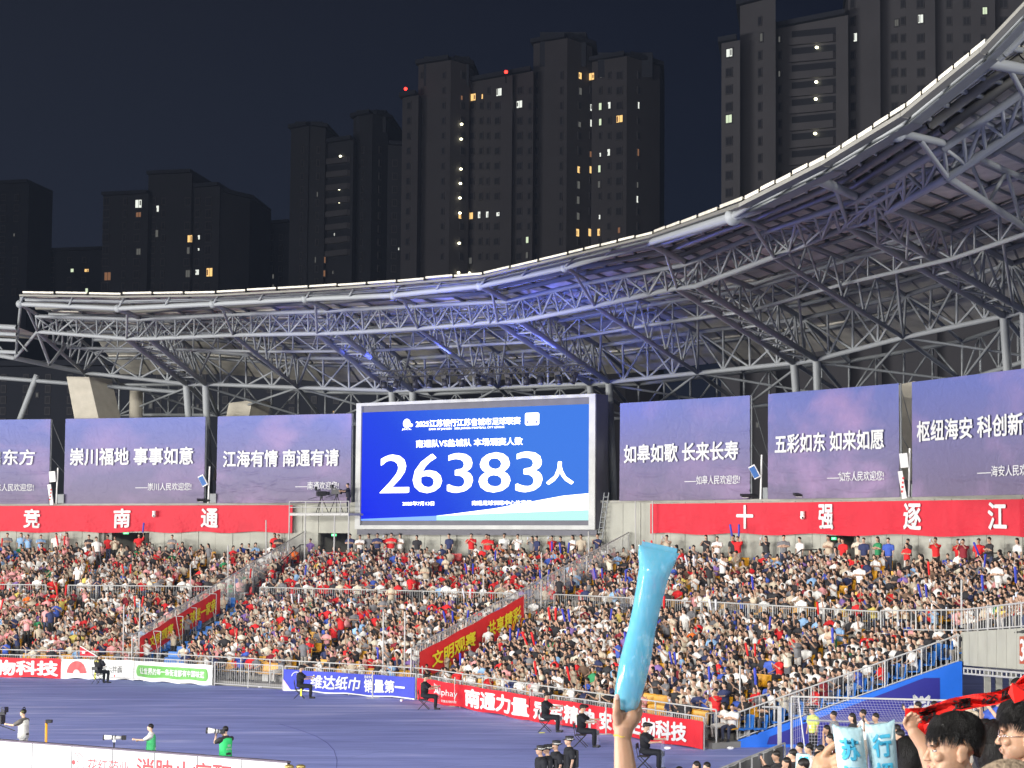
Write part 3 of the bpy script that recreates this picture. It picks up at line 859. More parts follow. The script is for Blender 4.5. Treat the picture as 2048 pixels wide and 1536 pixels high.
PURPLE = [(-182, 102, '启动东方 启东方', '——启东人民欢迎您!', .55, (.36, .90), (.50, .90), .44, .20, .35, 1),
          (132, 412, '崇川福地 事事如意', '——崇川人民欢迎您!', .35, (.047, .922), (.52, .915), .45, .20, .02, 2),
          (437, 705, '江海有情 南通有请', '——南通欢迎您!', .55, (.056, .914), (.60, .918), .415, .185, .06, 3),
          (1244, 1504, '如皋如歌 长来长寿', '——如皋人民欢迎您!', .3, (.046, .923), (.523, .934), .385, .18, .06, 4),
          (1541, 1803, '五彩如东 如来如愿', '——如东人民欢迎您!', .7, (.069, .90), (.485, .90), .43, .175, .05, 5),
          (1830, 2128, '枢纽海安 科创新城', '——海安人民欢迎您!', .5, (.05, .88), (.48, .90), .475, .175, .07, 6)]
for k, (p0, p1, big, small, cl, bu, su, bv, bh, amp, seed) in enumerate(PURPLE):
    lab = ['purple sky-print banner cut off at the left edge of the view', 'smooth purple-blue banner just right of the raking concrete column', 'purple banner with faint swags standing directly left of the big screen',
           'purple banner directly right of the big screen', 'purple banner with brightest pink clouds, second right of the screen', 'large purple banner cut by the right edge of the view'][k]
    g = empty('city_banner', (0, 0, 0), 0, lab, 'banner', 'purple city banners on the wall')
    fn = wall_plane(p0, p1, 8.95, 14.15, .15, folds(seed * 13, (.036 if k != 1 else .014)))
    cloth('cloth', fn, 160, 100, banner_mat('purple_print_%d' % seed, cl, seed * 3.7, .84), g)
    txt = '向海而兴 启东方' if k == 0 else big
    f = lambda u, v, fn=fn: fn(u, v, .085)
    if k == 0: writing('lettering', '启东方', f, .56, .46, .34, .18, M['lettering'], g, .022)
    else: writing('lettering', big, f, bu[0], bv, bu[1] - bu[0], bh, M['lettering'], g, .026)
    writing('small_lettering', small, f, su[0], .15, su[1] - su[0], .088, M['lettering'], g, .006)
    # frame poles and guy wires behind
    for u in (.0, 1.0):
        rod('frame_pole', ROD8D, fn(u, -.01, -.12), fn(u, 1.0, -.12), .05, g)
    rod('frame_pole', ROD8D, fn(0, .995, -.12), fn(1, .995, -.12), .045, g)
    rod('guy_wire', ROD8D, fn(1, .98, -.1), fn(1, .98, -.1) + Vector((1.0, 1.4, -3.4)), .02, g)
    rod('guy_wire', ROD8D, fn(1, .55, -.1), fn(1, .55, -.1) + Vector((1.0, 1.4, -1.6)), .02, g)

# ---- the long red banners on the face of the wall
def red_band(px0, px1, chars, label, seed, z0=7.22, z1=8.82, hh=1.10, zc=8.06):
    g = empty('red_wall_banner', (0, 0, 0), 0, label, 'banner')
    t0 = t_of_px(px0, 1, 8); t1 = t_of_px(px1, 1, 8)
    dsp = folds(seed, .055)
    def fn(u, v, off=0.0):
        t = t0 + (t1 - t0) * u
        a = bowl(t, 1, 0); e = .02
        d = bowl(t + e, 1, 0) - bowl(t - e, 1, 0); n = Vector((d.y, -d.x, 0)).normalized()
        w = dsp((u * 8) % 1.0, v) * math.sin((u * 8 % 1) * math.pi)
        sag = .05 * math.sin(u * 37) * (1 - v)
        return a + n * (.26 + w + off) + Vector((0, 0, z0 + (z1 - z0) * v + sag))
    cloth('cloth', fn, 700, 20, M['redcloth'], g)
    for ch, px in chars:
        
        tm = t_of_px(px, 1, 8); uc = (tm - t0) / (t1 - t0)
        L = (fn(uc + .002, .5) - fn(uc - .002, .5)).length / .004
        writing('character', ch, lambda u, v: fn(u, v, .07), uc - hh / 2 / L, (zc - hh / 2 - z0) / (z1 - z0), hh / L, hh / (z1 - z0), M['lettering'], g, .03)
    return g
red_band(-200, 589, [('金', -110), ('竞', 70), ('南', 250), ('通', 425)], 'long red wall banner left of the camera platform with three whole white characters', 31)
red_band(1308, 2200, [('十', 1499), ('强', 1663), ('逐', 1836), ('江', 2006)], 'long creased red wall banner right of the big screen with four white characters', 47, 7.22, 8.78, 1.15)

# ================================================================== the big screen
scr = empty('video_screen', (0, 0, 0), 0, 'giant lit video screen in a grey frame showing 26383人 on blue', 'screen')
SL = bowl(t_of_px(724, 1, 11), 1, 0); SR = bowl(t_of_px(1202, 1, 11), 1, 0)
sd = SR - SL; SWd = sd.length; sx = sd.normalized(); sn = Vector((sx.y, -sx.x, 0)); SZ0, SH = 7.42, 7.28
SO = SL + sn * .55 + Vector((0, 0, SZ0))
def sbox(mb, u0, u1, v0, v1, d0, d1):
    V = []
    for d in (d0, d1):
        for (u, v) in ((u0, v0), (u1, v0), (u1, v1), (u0, v1)): V.append(SO + sx * (u * SWd) + Vector((0, 0, v * SH)) + sn * d)
    mb.add(V, [(0, 3, 2, 1), (4, 5, 6, 7), (0, 1, 5, 4), (1, 2, 6, 5), (2, 3, 7, 6), (3, 0, 4, 7)])
FR = mat('screen_frame_paint', (.40, .41, .40), .5, 0, .14, 1.0, .1, 5)
for nm, bx in (('frame_side', (0, .0226, 0, 1)), ('frame_side', (.9758, 1, 0, 1)), ('frame_top', (.0228, .9756, .976, 1)), ('frame_bottom', (.0228, .9756, 0, .031))):
    mb = MB(); sbox(mb, *bx, -.9, .0); mb.build(nm, FR, scr)
SG = mat('screen_shell', (.10, .10, .12), .6, 0, .1, 2)
for nm, bx in (('dark_strip', (.0228, .9756, .9262, .9755)), ('dark_strip', (.0228, .9756, .0315, .0672))):  # darker strips above and below the display
    mb = MB(); sbox(mb, *bx, -.88, -.14); mb.build(nm, SG, scr)
mb = MB(); sbox(mb, .003, .997, .003, .997, -1.05, -.91); mb.build('rear_shell', SG, scr)
# side cheeks are separate darker plates
mb = MB(); V = [SO + sx * SWd + sx * .012 + sn * d + Vector((0, 0, z)) for d, z in ((-.1, .02), (-1.1, .02), (-1.1, SH - .02), (-.1, SH - .02))]
mb.add(V, [(0, 1, 2, 3)]); mb.add([v + sx * .05 for v in V], [(0, 3, 2, 1)]); mb.build('side_plate', SG, scr)
def led(u, v, off=0.0): return SO + sx * ((.0226 + .9532 * u) * SWd) + Vector((0, 0, (.0678 + .858 * v) * SH)) + sn * (-.10 + off)
m = bpy.data.materials.new('led_blue'); m.use_nodes = True; t = m.node_tree; p = t.nodes['Principled BSDF']
p.inputs['Base Color'].default_value = (.003, .003, .006, 1); p.inputs['Roughness'].default_value = .7; p.inputs['Specular IOR Level'].default_value = .05
tcn = t.nodes.new('ShaderNodeTexCoord'); sp = t.nodes.new('ShaderNodeSeparateXYZ'); t.links.new(tcn.outputs['UV'], sp.inputs[0])
ad = t.nodes.new('ShaderNodeMath'); ad.operation = 'MULTIPLY_ADD'; ad.inputs[1].default_value = .35; t.links.new(sp.outputs['Y'], ad.inputs[0]); t.links.new(sp.outputs['X'], ad.inputs[2])
ns = t.nodes.new('ShaderNodeTexNoise'); ns.inputs['Scale'].default_value = 60; ns.inputs['Detail'].default_value = 2; t.links.new(tcn.outputs['UV'], ns.inputs['Vector'])
a2 = t.nodes.new('ShaderNodeMath'); a2.operation = 'MULTIPLY_ADD'; a2.inputs[1].default_value = .12; t.links.new(ns.outputs['Fac'], a2.inputs[0]); t.links.new(ad.outputs[0], a2.inputs[2])
r = t.nodes.new('ShaderNodeValToRGB'); el = r.color_ramp.elements
el[0].position = .1; el[0].color = (.0035, .022, .88, 1); el[1].position = 1.3 if False else 1.0; el[1].color = (.045, .20, .80, 1)
q = el.new(.5); q.color = (.008, .06, .78, 1)
t.links.new(a2.outputs[0], r.inputs[0]); t.links.new(r.outputs[0], p.inputs['Emission Color']); p.inputs['Emission Strength'].default_value = 1.0
cloth('display', led, 2, 2, m, scr)
WH = emis('led_white', (1, 1, 1), 2.6); PB_ = emis('led_pale_blue', (.12, .32, 1), 1.3); TL = emis('led_pale_teal', (.42, .86, .82), 1.0)
L1 = lambda u, v: led(u, v, .004); L2 = lambda u, v: led(u, v, .008)
def poly(name, pts, fn, m, parent): return mk(name, [fn(*q) for q in pts], [tuple(range(len(pts)))], m, parent)
mk('teal_area', [L1(u, v) for u, v in ((.347, .0), (1, .0), (1, .15), (.347, .045))], [(0, 1, 2, 3)], TL, scr)
mk('pale_strip', [L1(u, v) for u, v in ((0, 0), (.3465, 0), (.3465, .042), (0, .014))], [(0, 1, 2, 3)], PB_, scr)
mk('white_wedge', [L2(u, v) for u, v in ((.347, .04), (.6, .062), (.6, .105), (1, .09), (1, .232), (.893, .195), (.893, .213))], [(0, 1, 2), (1, 3, 6, 2), (3, 4, 5, 6)], WH, scr)
for body, u, v, w, h, b in (('26383', .09, .25, .712, .35, .014), ('人', .824, .315, .108, .19, .03), ('2025江苏银行江苏省城市足球联赛', .25, .846, .46, .063, .035),
                            ('BANK OF JIANGSU   2025 JIANGSU FOOTBALL CITY LEAGUE', .31, .812, .332, .022, .02), ('南通队VS盐城队 本场观赛人数', .252, .663, .468, .066, .03),
                            ('2025年7月13日', .193, .135, .143, .038, .03), ('南通足球训练中心体育场', .504, .135, .257, .040, .03)):
    writing('screen_writing', body, L2, u, v, w, h, WH, scr, b)
def disc(name, fn, cu, cv, ru, rv, m, parent, n=28, a0=0, a1=2 * math.pi, inner=0):
    P = []; F = []
    for k in range(n + 1):
        a = a0 + (a1 - a0) * k / n
        P.append(fn(cu + ru * math.cos(a), cv + rv * math.sin(a))); P.append(fn(cu + ru * inner * math.cos(a), cv + rv * inner * math.sin(a)))
    for k in range(n): F.append((2 * k, 2 * k + 2, 2 * k + 3, 2 * k + 1))
    return mk(name, P, F, m, parent)
disc('league_logo', L2, .208, .885, .017, .042, WH, scr); writing('logo_writing', 'JSCL', L2, .186, .822, .044, .018, WH, scr, .02)
disc('league_logo_tail', L2, .226, .868, .010, .016, WH, scr)
mk('app_icon', [L2(u, v) for u, v in ((.735, .833), (.785, .833), (.79, .845), (.79, .93), (.785, .942), (.735, .942), (.73, .93), (.73, .845))], [tuple(range(8))], WH, scr)
mk('app_icon_bar', [led(u, v, .012) for u, v in ((.738, .85), (.782, .85), (.782, .872), (.738, .872))], [(0, 1, 2, 3)], emis('led_navy', (.01, .03, .5), 1), scr)
mk('app_icon_stripe', [led(u, v, .015) for u, v in ((.743, .857), (.777, .857), (.777, .865), (.743, .865))], [(0, 1, 2, 3)], WH, scr)
# recess beneath the screen
mb = MB(); a = SL + sn * .35; b = SR + sn * .35
mb.add([a + Vector((0, 0, 7.1)), b + Vector((0, 0, 7.1)), b + Vector((0, 0, 7.4)), a + Vector((0, 0, 7.4)), a - sn * .1 + Vector((0, 0, 7.1)), b - sn * .1 + Vector((0, 0, 7.1)), b - sn * .1 + Vector((0, 0, 7.4)), a - sn * .1 + Vector((0, 0, 7.4))],
       [(0, 1, 2, 3), (0, 4, 5, 1)]); mb.build('support_beam', SG, scr)
# ladder by the screen
g = empty('wall_ladder', (0, 0, 0), 0, 'steep metal ladder fixed to the wall beside the big screen', 'ladder')
q0 = bowl(t_of_px(1203, 1, 7), 1, 0) + sn * .35; q1 = bowl(t_of_px(1212, 1, 7), 1, 0) + sn * .35
for q in (q0, q1): rod('rail', ROD8, q + Vector((0, 0, 6.9)), q + Vector((.35, 0, 9.4)), .03, g)
for k in range(9): 
    z = 7.0 + .27 * k; dx = Vector((.35 * (z - 6.9) / 2.5, 0, 0)); rod('rung', ROD8, q0 + dx + Vector((0, 0, z)), q1 + dx + Vector((0, 0, z)), .02, g)

# ================================================================== pitch-side fence and its banners
def fence_t(px, z=.5):
    lo, hi = 0.0, 8.0
    for _ in range(40):
        m_ = (lo + hi) / 2
        if proj(bowl(m_, 0, z))[0] < px: lo = m_
        else: hi = m_
    return (lo + hi) / 2
RAILM = shared('rail', unit8, M['alu'])
def railing(name, label, pf, L, h, spacing, post, r_top=.03, bars=True, group=None, cat='railing', base=0.06, mid=False, mt='alu', bar_r=.011):
    """pf(x) -> foot point at x metres along; L total length"""
    g = empty(name, (0, 0, 0), 0, label, cat, group)
    n = max(1, int(round(L / post)))
    P = [pf(L * k / n) for k in range(n + 1)]
    up = Vector((0, 0, h))
    me = RAILM if mt == 'alu' else shared('rail', unit8, M[mt])
    for a, b in zip(P[:-1], P[1:]):
        rod('top_rail', me, a + up, b + up, r_top, g); rod('bottom_rail', me, a + Vector((0, 0, base)), b + Vector((0, 0, base)), r_top * .8, g)
        if mid: rod('middle_rail', me, a + up * .5, b + up * .5, r_top * .7, g)
    for p in P: rod('post', me, p, p + up, r_top * 1.1, g)
    if bars:
        mb = MB(); nb = int(L / spacing)
        for k in range(nb):
            p = pf(L * (k + .5) / nb); mb.tube(p + Vector((0, 0, base)), p + up, bar_r, n=4, caps=False)
        tag(mb.build('bars', M[mt], g), kind='stuff')
    return g
def along(tfun_s, t0, t1, zf):
    """polyline on the bowl between t0 and t1, by length"""
    N = 60; P = [bowl(t0 + (t1 - t0) * k / N, tfun_s, 0) for k in range(N + 1)]
    D = [0]
    for a, b in zip(P[:-1], P[1:]): D.append(D[-1] + (b - a).length)
    def f(x):
        x = max(0, min(D[-1], x))
        for k in range(N):
            if x <= D[k + 1] or k == N - 1:
                g = (x - D[k]) / max(D[k + 1] - D[k], 1e-6); p = P[k].lerp(P[k + 1], g); return Vector((p.x, p.y, zf))
    return f, D[-1]
fences = [(-170, 123, 'metal crowd barrier behind the red banner at the left edge'), (125, 425, 'metal crowd barrier behind the white fan banner'), (429, 566, 'bare metal crowd barrier before the yellow seats, between the white and blue banners'),
          (570, 832, 'metal crowd barrier behind the blue banner'), (836, 1062, 'metal crowd barrier behind the red Alphay banner'), (1066, 1408, 'metal crowd barrier behind the longest red fence banner')]
for a, b, lab in fences:
    f, L = along(0.0, fence_t(a), fence_t(b), 0.0)
    railing('crowd_barrier', lab, f, L, 1.13, .13, 2.2, .026, group='crowd barriers along the front of the stand', cat='barrier', base=.12, bar_r=.010)
# the fixed rail right in front of the first row
f, L = along(.03, 0.05, 7.0, .12)
railing('front_rail', 'low metal rail running in front of the first row of seats', f, L, 1.22, .5, 2.0, .028, bars=False, mid=True)
def fence_cloth(name, label, px0, px1, m, z0=.03, z1=1.0, seed=1, amp=.012, segs=80, fwd=.07):
    g = empty(name, (0, 0, 0), 0, label, 'banner', 'advertising banners on the crowd barriers')
    t0, t1 = fence_t(px0), fence_t(px1); rr = random.Random(seed); ph = [rr.uniform(0, 6) for _ in range(6)]
    def fn(u, v, off=0.0):
        t = t0 + (t1 - t0) * u; e = .03
        a = bowl(t, 0, 0); d = bowl(min(t + e, 7.0), 0, 0) - bowl(max(t - e, 0), 0, 0); n = Vector((d.y, -d.x, 0)).normalized()
        w = amp * (math.sin(u * 31 + ph[0] + v * 2) + .7 * math.sin(u * 57 + ph[1] - v * 5) + .5 * math.sin(v * 9 + ph[2] + u * 12))
        top = -.025 * abs(math.sin(u * segs * .12 + ph[3])) * v; bot = .03 * math.sin(u * 19 + ph[4]) * (1 - v)
        return Vector((a.x, a.y, 0)) + n * (fwd + w + off) + Vector((0, 0, z0 + (z1 - z0) * v + top + bot))
    cloth('cloth', fn, segs, 8, m, g)
    def px_u(px): return (fence_t(px) - t0) / (t1 - t0)
    f2 = lambda u, v: fn(u, v, .022)
    return g, f2, px_u, fn
def wr(g, f2, pu, body, x0, x1, v, h, m=None, bold=.03, name='lettering', slant=0): 
    return writing(name, body, f2, pu(x0), v, pu(x1) - pu(x0), h, m or M['lettering'], g, bold, slant=slant)
g, f2, pu, _ = fence_cloth('fence_banner', 'red fence banner at the left edge beside the white fan banner', -165, 123, M['redcloth_fence'], seed=2)
wr(g, f2, pu, '惠生物科技', -90, 117, .13, .72, bold=.045)
g, f2, pu, _ = fence_cloth('fence_banner', 'white banner with a red folding fan and brushed black characters', 124, 270, M['whitecloth'], seed=3)
disc('fan_print', f2, pu(155), .22, pu(175) - pu(155), .68, M['redprint'], g, 24, .12, math.pi - .12, .34)
disc('fan_rim', lambda u, v: f2(u, v + .0), pu(155), .22, pu(162.5) - pu(155), .26, mat('fan_grey', (.45, .45, .43), .6, var=0), g, 18, .1, math.pi - .1, 0)
wr(g, f2, pu, '巴家六拌面', 197, 246, .34, .36, M['blackprint'], .0, 'brush_lettering')
disc('red_seal', f2, pu(231), .2, .012, .05, M['redprint'], g, 8)
g, f2, pu, _ = fence_cloth('fence_banner', 'white fence banner with a green rounded panel of white writing', 271, 427, M['whitecloth'], seed=4)
P = []
for (cx, sgn) in ((pu(280), -1), (pu(414), 1)):
    for k in range(9):
        a = math.pi / 2 + math.pi * k / 8 if sgn < 0 else -math.pi / 2 + math.pi * k / 8
        P.append((cx + .03 * math.cos(a), .49 + .30 * math.sin(a)))
left = P[:9]; right = P[9:]
V = []; F = []
for k in range(25):
    u = left[4][0] * 0 + pu(280) + (pu(414) - pu(280)) * k / 24; V += [f2(u, .19), f2(u, .79)]
for k in range(24): F.append((2 * k, 2 * k + 2, 2 * k + 3, 2 * k + 1))
n0 = len(V); V += [f2(*q) for q in left]; F.append(tuple(range(n0, n0 + 9))); n0 = len(V); V += [f2(*q) for q in right]; F.append(tuple(range(n0, n0 + 9)))
mk('green_panel', V, F, M['greenprint'], g)
f3 = lambda u, v: f2(u, v) + Vector((-.005, -.012, 0))
wr(g, f3, pu, '让世界的每一条街道都有中国味道', 283, 411, .34, .32, bold=.03)
g, f2, pu, _ = fence_cloth('fence_banner', 'blue fence banner with a ring logo and eight big white characters', 569, 832, M['bluecloth'], seed=5)
wr(g, f2, pu, '维达纸巾', 623, 720, .20, .62, bold=.028, slant=.02)
wr(g, f2, pu, '销量第一', 731, 812, .20, .58, bold=.035); wr(g, f2, pu, '连续多年', 731, 750, .82, .13, bold=.02)
disc('ring_logo', f2, pu(597), .62, .047, .30, M['lettering'], g, 24, .2, 2.9, .9)
V = [(.0, 0), (.07, 0), (.0, .55)]; mk('corner_print', [f2(*q) for q in V], [(0, 1, 2)], mat('pink_print', (.62, .40, .75), .5), g)
mk('hem', [f2(u / 12, v) + Vector((0, -.01, 0)) for u in range(13) for v in (0, .055)], [(2 * k, 2 * k + 2, 2 * k + 3, 2 * k + 1) for k in range(12)], M['lettering'], g)
g, f2, pu, _ = fence_cloth('fence_banner', 'red fence banner reading Alphay and four big white characters', 837, 1062, M['redcloth_fence'], seed=6)
wr(g, f2, pu, 'Alphay', 871, 918, .33, .36, bold=.0); wr(g, f2, pu, '安惠生物科技', 886, 917, .12, .11, bold=.01)
for k in range(3): mk('logo_stroke', [f2(pu(871 + k * 3) + a, v) for a, v in ((0, .86 - k * .03), (.006, .86 - k * .03), (.026, .45), (.02, .45))], [(0, 1, 2, 3)], M['lettering'], g)
wr(g, f2, pu, '南通力量', 935, 1060, .13, .72, bold=.045)
g, f2, pu, _ = fence_cloth('fence_banner', 'longest red fence banner behind the raised hand, no Latin letters', 1063, 1410, M['redcloth_fence'], seed=7)
wr(g, f2, pu, '冠军精神', 1072, 1192, .14, .68, bold=.045)
wr(g, f2, pu, '安惠生物科技', 1203, 1376, .16, .66, bold=.045)
# leaning white poles in front of the banners
for k, (px, y0, y1, lab) in enumerate([(175, 1313, 1356, 'thin pole standing before the white fan banner'), (372, 1326, 1368, 'thin pole standing before the white banner with the green panel'), (745, 1341, 1397, 'thin pole standing before the right half of the blue banner'),
                        (910, 1354, 1414, 'thin pole standing before the word Alphay'), (1060, 1378, 1439, 'thin pole standing at the joint of the two red banners'), (1212, 1406, 1470, 'thin pole standing before the red banner beside the raised hand')]):
    b = on_z(px, y1, 0); t_ = at(px, y0, b.y)
    g = empty('barrier_pole', (0, 0, 0), 0, lab, 'pole', 'poles in front of the fence banners')
    rod('pole', RAILM, b, t_, .03, g); rod('foot', RAILM, b + Vector((-.25, -.1, .03)), b + Vector((.25, .1, .03)), .025, g)

# ---- stair fences running up the stand at two places, each with a red banner
def stair_z(s):
    if s < WALK_S: return low_z(0) + (s - .045) / .0385 * .215
    if s < .6: return WALK_Z
    return up_z(0) + (s - .605) / .037 * .205 if s < .975 else up_z(UP_N - 1)
def stair_fence(t, label, h=1.95):
    g = empty('stair_fence', (0, 0, 0), 0, label, 'fence', 'tall sloping fences beside the stairs')
    N = 18; P = []
    for k in range(N + 1):
        s = .02 + .975 * k / N; P.append((s, bowl(t, s, stair_z_lin(s))))
    for (s0, a), (s1, b) in zip(P[:-1], P[1:]):
        rod('top_rail', RAILM, a + Vector((0, 0, h)), b + Vector((0, 0, h)), .032, g)
        rod('bottom_rail', RAILM, a + Vector((0, 0, .1)), b + Vector((0, 0, .1)), .025, g)
    for k in range(0, N + 1, 2): rod('post', RAILM, P[k][1], P[k][1] + Vector((0, 0, h)), .035, g)
    mb = MB(); nb = 150
    for k in range(nb):
        s = .02 + .975 * (k + .5) / nb; p = bowl(t, s, stair_z_lin(s)); mb.tube(p + Vector((0, 0, .1)), p + Vector((0, 0, h)), .013, n=4, caps=False)
    tag(mb.build('bars', M['alu'], g), kind='stuff')
    return g
def stair_z_lin(s): return .25 + (5.3 - .25) * (s - .02) / .97
stair_fence(3.0, 'tall sloping railing up the stand, ending beside the camera platform')
stair_fence(4.92, 'tall sloping railing up the stand, ending beneath the wall next to the big screen')
def stair_banner(t, s0, s1, body, label, hl, hr, zt=-.32):
    g = empty('stair_banner', (0, 0, 0), 0, label, 'banner', 'deep red banners on the stair railings')
    off = (bowl(t + .05, .2, 0) - bowl(t, .2, 0)).normalized() * .12
    def fn(u, v, o=0.0):
        s = s0 + (s1 - s0) * u; top = stair_z_lin(s) + 1.95 + zt; h = hl + (hr - hl) * u
        p = bowl(t, s, 0) + off * (1 + o * 8)
        return Vector((p.x, p.y, top - h * (1 - v) + .02 * math.sin(u * 22)))
    cloth('cloth', fn, 40, 6, M['redcloth_deep'], g)
    segs_, u_ = body
    for txt, u0, u1 in segs_: writing('lettering', txt, lambda u, v: fn(u, v, .12) + Vector((.0, -.03, 0)), u0, .27, u1 - u0, .5, M['yellow'], g, .03)
    return g
stair_banner(3.0, .05, .47, ([('文明观赛', .10, .38), ('天下球迷一家亲', .46, .92)], 0), 'sloping red banner with yellow writing crossed by white handrail hoops', 1.0, 1.3)
stair_banner(4.92, .045, .475, ([('文明观赛', .10, .50), ('共享精彩', .62, .95)], 0), 'larger sloping red banner with yellow writing beneath the big screen', 1.3, 1.45)
# goal-like white props standing before the left sloping banner
for k, (x0, y0, x1, y1) in enumerate([(307, 1262, 320, 1318), (352, 1232, 364, 1294), (379, 1215, 391, 1276), (419, 1187, 431, 1240)]):
    Yp = 101.5 + k * 2.1
    g = empty('handrail_hoop', (0, 0, 0), 0, 'white bent handrail hoop, %s up the aisle by the left sloping banner' % ['lowest', 'second', 'third', 'topmost'][k], 'handrail', 'handrail hoops by the left stair')
    a, b, c, d = at(x0, y0, Yp), at(x1 + 2, y0 + 1, Yp), at(x1, y1, Yp), at(x1 - 2, y1 - 2, Yp)
    rod('bar', RAILM, a, b, .022, g); rod('bar', RAILM, b, c, .022, g); rod('bar', RAILM, a, d, .022, g)

# ---- railings along the walkway
for a, b, lab in ((-170, 92, 'walkway railing over the far lower tier, with a gap at its end'), (136, 432, 'walkway railing that ends at the left sloping red banner'), (520, 1022, 'long walkway railing beneath the big screen'),
                  (1108, 1370, 'walkway railing beside the foot of the tall stair railing'), (1402, 1758, 'walkway railing over the crowd in the curve')):
    t0 = t_of_px(a, .6, 3.8); t1 = t_of_px(b, .6, 3.8)
    f, L = along(.6, t0, t1, up_z(0))
    railing('walkway_railing', lab, f, L, .85, .16, 1.9, .032, group='railings of the walkway', bar_r=.014)
RT = [at(1762, 1262, 77.5), at(1925, 1264, 71.0), at(2048, 1256, 62.0), at(2175, 1246, 54.5)]
RL = [0]
for a, b in zip(RT[:-1], RT[1:]): RL.append(RL[-1] + (b - a).length)
def rf(x):
    for k in range(3):
        if x <= RL[k + 1] or k == 2: return RT[k].lerp(RT[k + 1], (x - RL[k]) / (RL[k + 1] - RL[k]))
railing('walkway_railing', 'walkway railing on top of the pale tier wall over the tunnel', rf, RL[-1], .78, .42, 1.6, .032, group='railings of the walkway', bar_r=.014)
# short dark stair rails at the exits
for (x0, x1, lab) in ((236, 300, 'dark handrail at the exit under the left red wall banner'), (560, 612, 'dark handrail at the exit by the camera platform'), (1545, 1622, 'dark handrail at the exit under the right red wall banner'), (1880, 1990, 'dark handrail below the last white character of the right red wall banner')):
    g = empty('stair_rail', (0, 0, 0), 0, lab, 'handrail', 'dark handrails at the exits')
    DR = shared('rail', unit8, M['alu_dark'])
    ta = t_of_px(x0, .80, 5); tb = t_of_px(x1, .97, 6)
    a = bowl(ta, .80, 5.5); b = bowl(tb, .93, 6.5); c = bowl(tb, .995, 6.5)
    rod('rail', DR, a, b, .03, g); rod('rail', DR, b, c, .03, g)
    for q in (a, a.lerp(b, .5), b, c): rod('post', DR, Vector((q.x, q.y, q.z - 1.0)), q, .025, g)
    rod('rail', DR, a - Vector((0, 0, .45)), b - Vector((0, 0, .45)), .02, g)
# ---- tall thin net poles
NP_ = [(532, 1040, .80), (456, 1091, .61), (381, 1129, .56), (280, 1200, .10), (248, 1209, .06), (1083, 1105, .76), (967, 1157, .575), (810, 1223, .07), (767, 1223, .06), (1177, 1063, .90), (1480, 1331, .12), (1923, 1160, .53), (1271, 1002, .97), (1305, 1002, .97)]
PL = ['beside the camera platform stairs', 'in the upper rows left of the camera platform', 'at the walkway over the left sloping banner', 'at the foot of the left stair railing', 'just before the foot of the left stair railing', 'in the upper rows beneath the screen edge',
      'on the walkway railing beneath the screen', 'at the foot of the middle stair railing', 'just before the foot of the middle stair railing', 'at the lower corner of the big screen', 'in the front rows near the end of the red banner', 'where the walkway meets the pale tier wall', 'by the wall ladder', 'at the left end of the right red wall banner']
for (px, yt, s), pl in zip(NP_, PL):
    t_ = t_of_px(px, s, 3); z = stair_z(s); b = bowl(t_, s, z)
    Yt = b.y; top = at(px, yt, Yt)
    g = empty('net_pole', (0, 0, 0), 0, 'tall thin white pole ' + pl, 'pole', 'thin white poles in the stand')
    rod('pole', RAILM, b, Vector((top.x, b.y, top.z)), .035, g); rod('base', RAILM, b, b + Vector((0, 0, .08)), .1, g)

# ================================================================== blue side wall of the lower tier, its emblem and rail
bw = empty('blue_side_wall', (0, 0, 0), 0, 'bright blue sloping side wall of the lower stand with a navy panel and white crest', 'wall')
C0 = bowl(8.0, 0, 0); C1 = bowl(8.0, .515, 0); C0 = Vector((C0.x, C0.y - .1, 0)); C1 = Vector((C1.x, C1.y - .1, 0))
C0 = on_z(1475, 1495, 0); cd = C1 - C0; cn = Vector((cd.y, -cd.x, 0)).normalized()
def cw(u, z, off=0.0): return C0 + cd * u + cn * off + Vector((0, 0, z))
V = [cw(0, 0), cw(1, 0), cw(1, 2.95), cw(.985, 2.95), cw(0, .24)]
V2 = [v - cn * .25 for v in V]
mk('padding', V + V2, [(0, 1, 2, 3, 4), (9, 8, 7, 6, 5), (4, 3, 8, 9), (3, 2, 7, 8), (1, 6, 7, 2)], M['blue_pad'], bw)
mk('navy_panel', [cw(u, z, .006) for u, z in ((.13, .10), (.90, .10), (.90, 2.38), (.83, 2.38), (.14, .36))], [(0, 1, 2, 3, 4)], M['navy_pad'], bw)
eu, ez = .815, 1.22
def em(x, y, off=.012): return cw(eu + x * .052, ez + y * .45, off)
def stroke(pts, w, name='crest_stroke'):
    for (a, b) in zip(pts[:-1], pts[1:]):
        dx, dy = b[0] - a[0], b[1] - a[1]; l = math.hypot(dx, dy); nx, ny = -dy / l * w, dx / l * w
        mk(name, [em(a[0] - nx, a[1] - ny), em(b[0] - nx, b[1] - ny), em(b[0] + nx, b[1] + ny), em(a[0] + nx, a[1] + ny)], [(0, 1, 2, 3)], M['lettering'], bw)
stroke([(-1.0, .35), (-1.15, -.3), (-1.0, -1.0), (0, -1.7), (1.0, -1.0), (1.15, -.3), (1.0, .35), (.55, .35)], .09)
stroke([(-.55, .35), (-1.0, .35)], .09)
stroke([(-.5, .3), (-.62, 1.25), (-.15, .85), (0.05, 1.15), (.25, .85), (.72, 1.2), (.55, .3)], .09)
stroke([(-.45, .45), (0, .1), (.45, .5)], .1); stroke([(-.3, -.1), (0, -.5), (.3, -.1)], .12); stroke([(-.62, .0), (-.4, -.8)], .1); stroke([(.62, .0), (.4, -.8)], .1); stroke([(-.1, .65), (.4, .75)], .1)
rc = lambda x: cw(x / cd.length, .24 + (2.95 - .24) * (x / cd.length), -.12)
railing('side_railing', 'sloping metal railing on top of the blue side wall', rc, cd.length * .985, .95, .17, 1.3, .03, bar_r=.013)
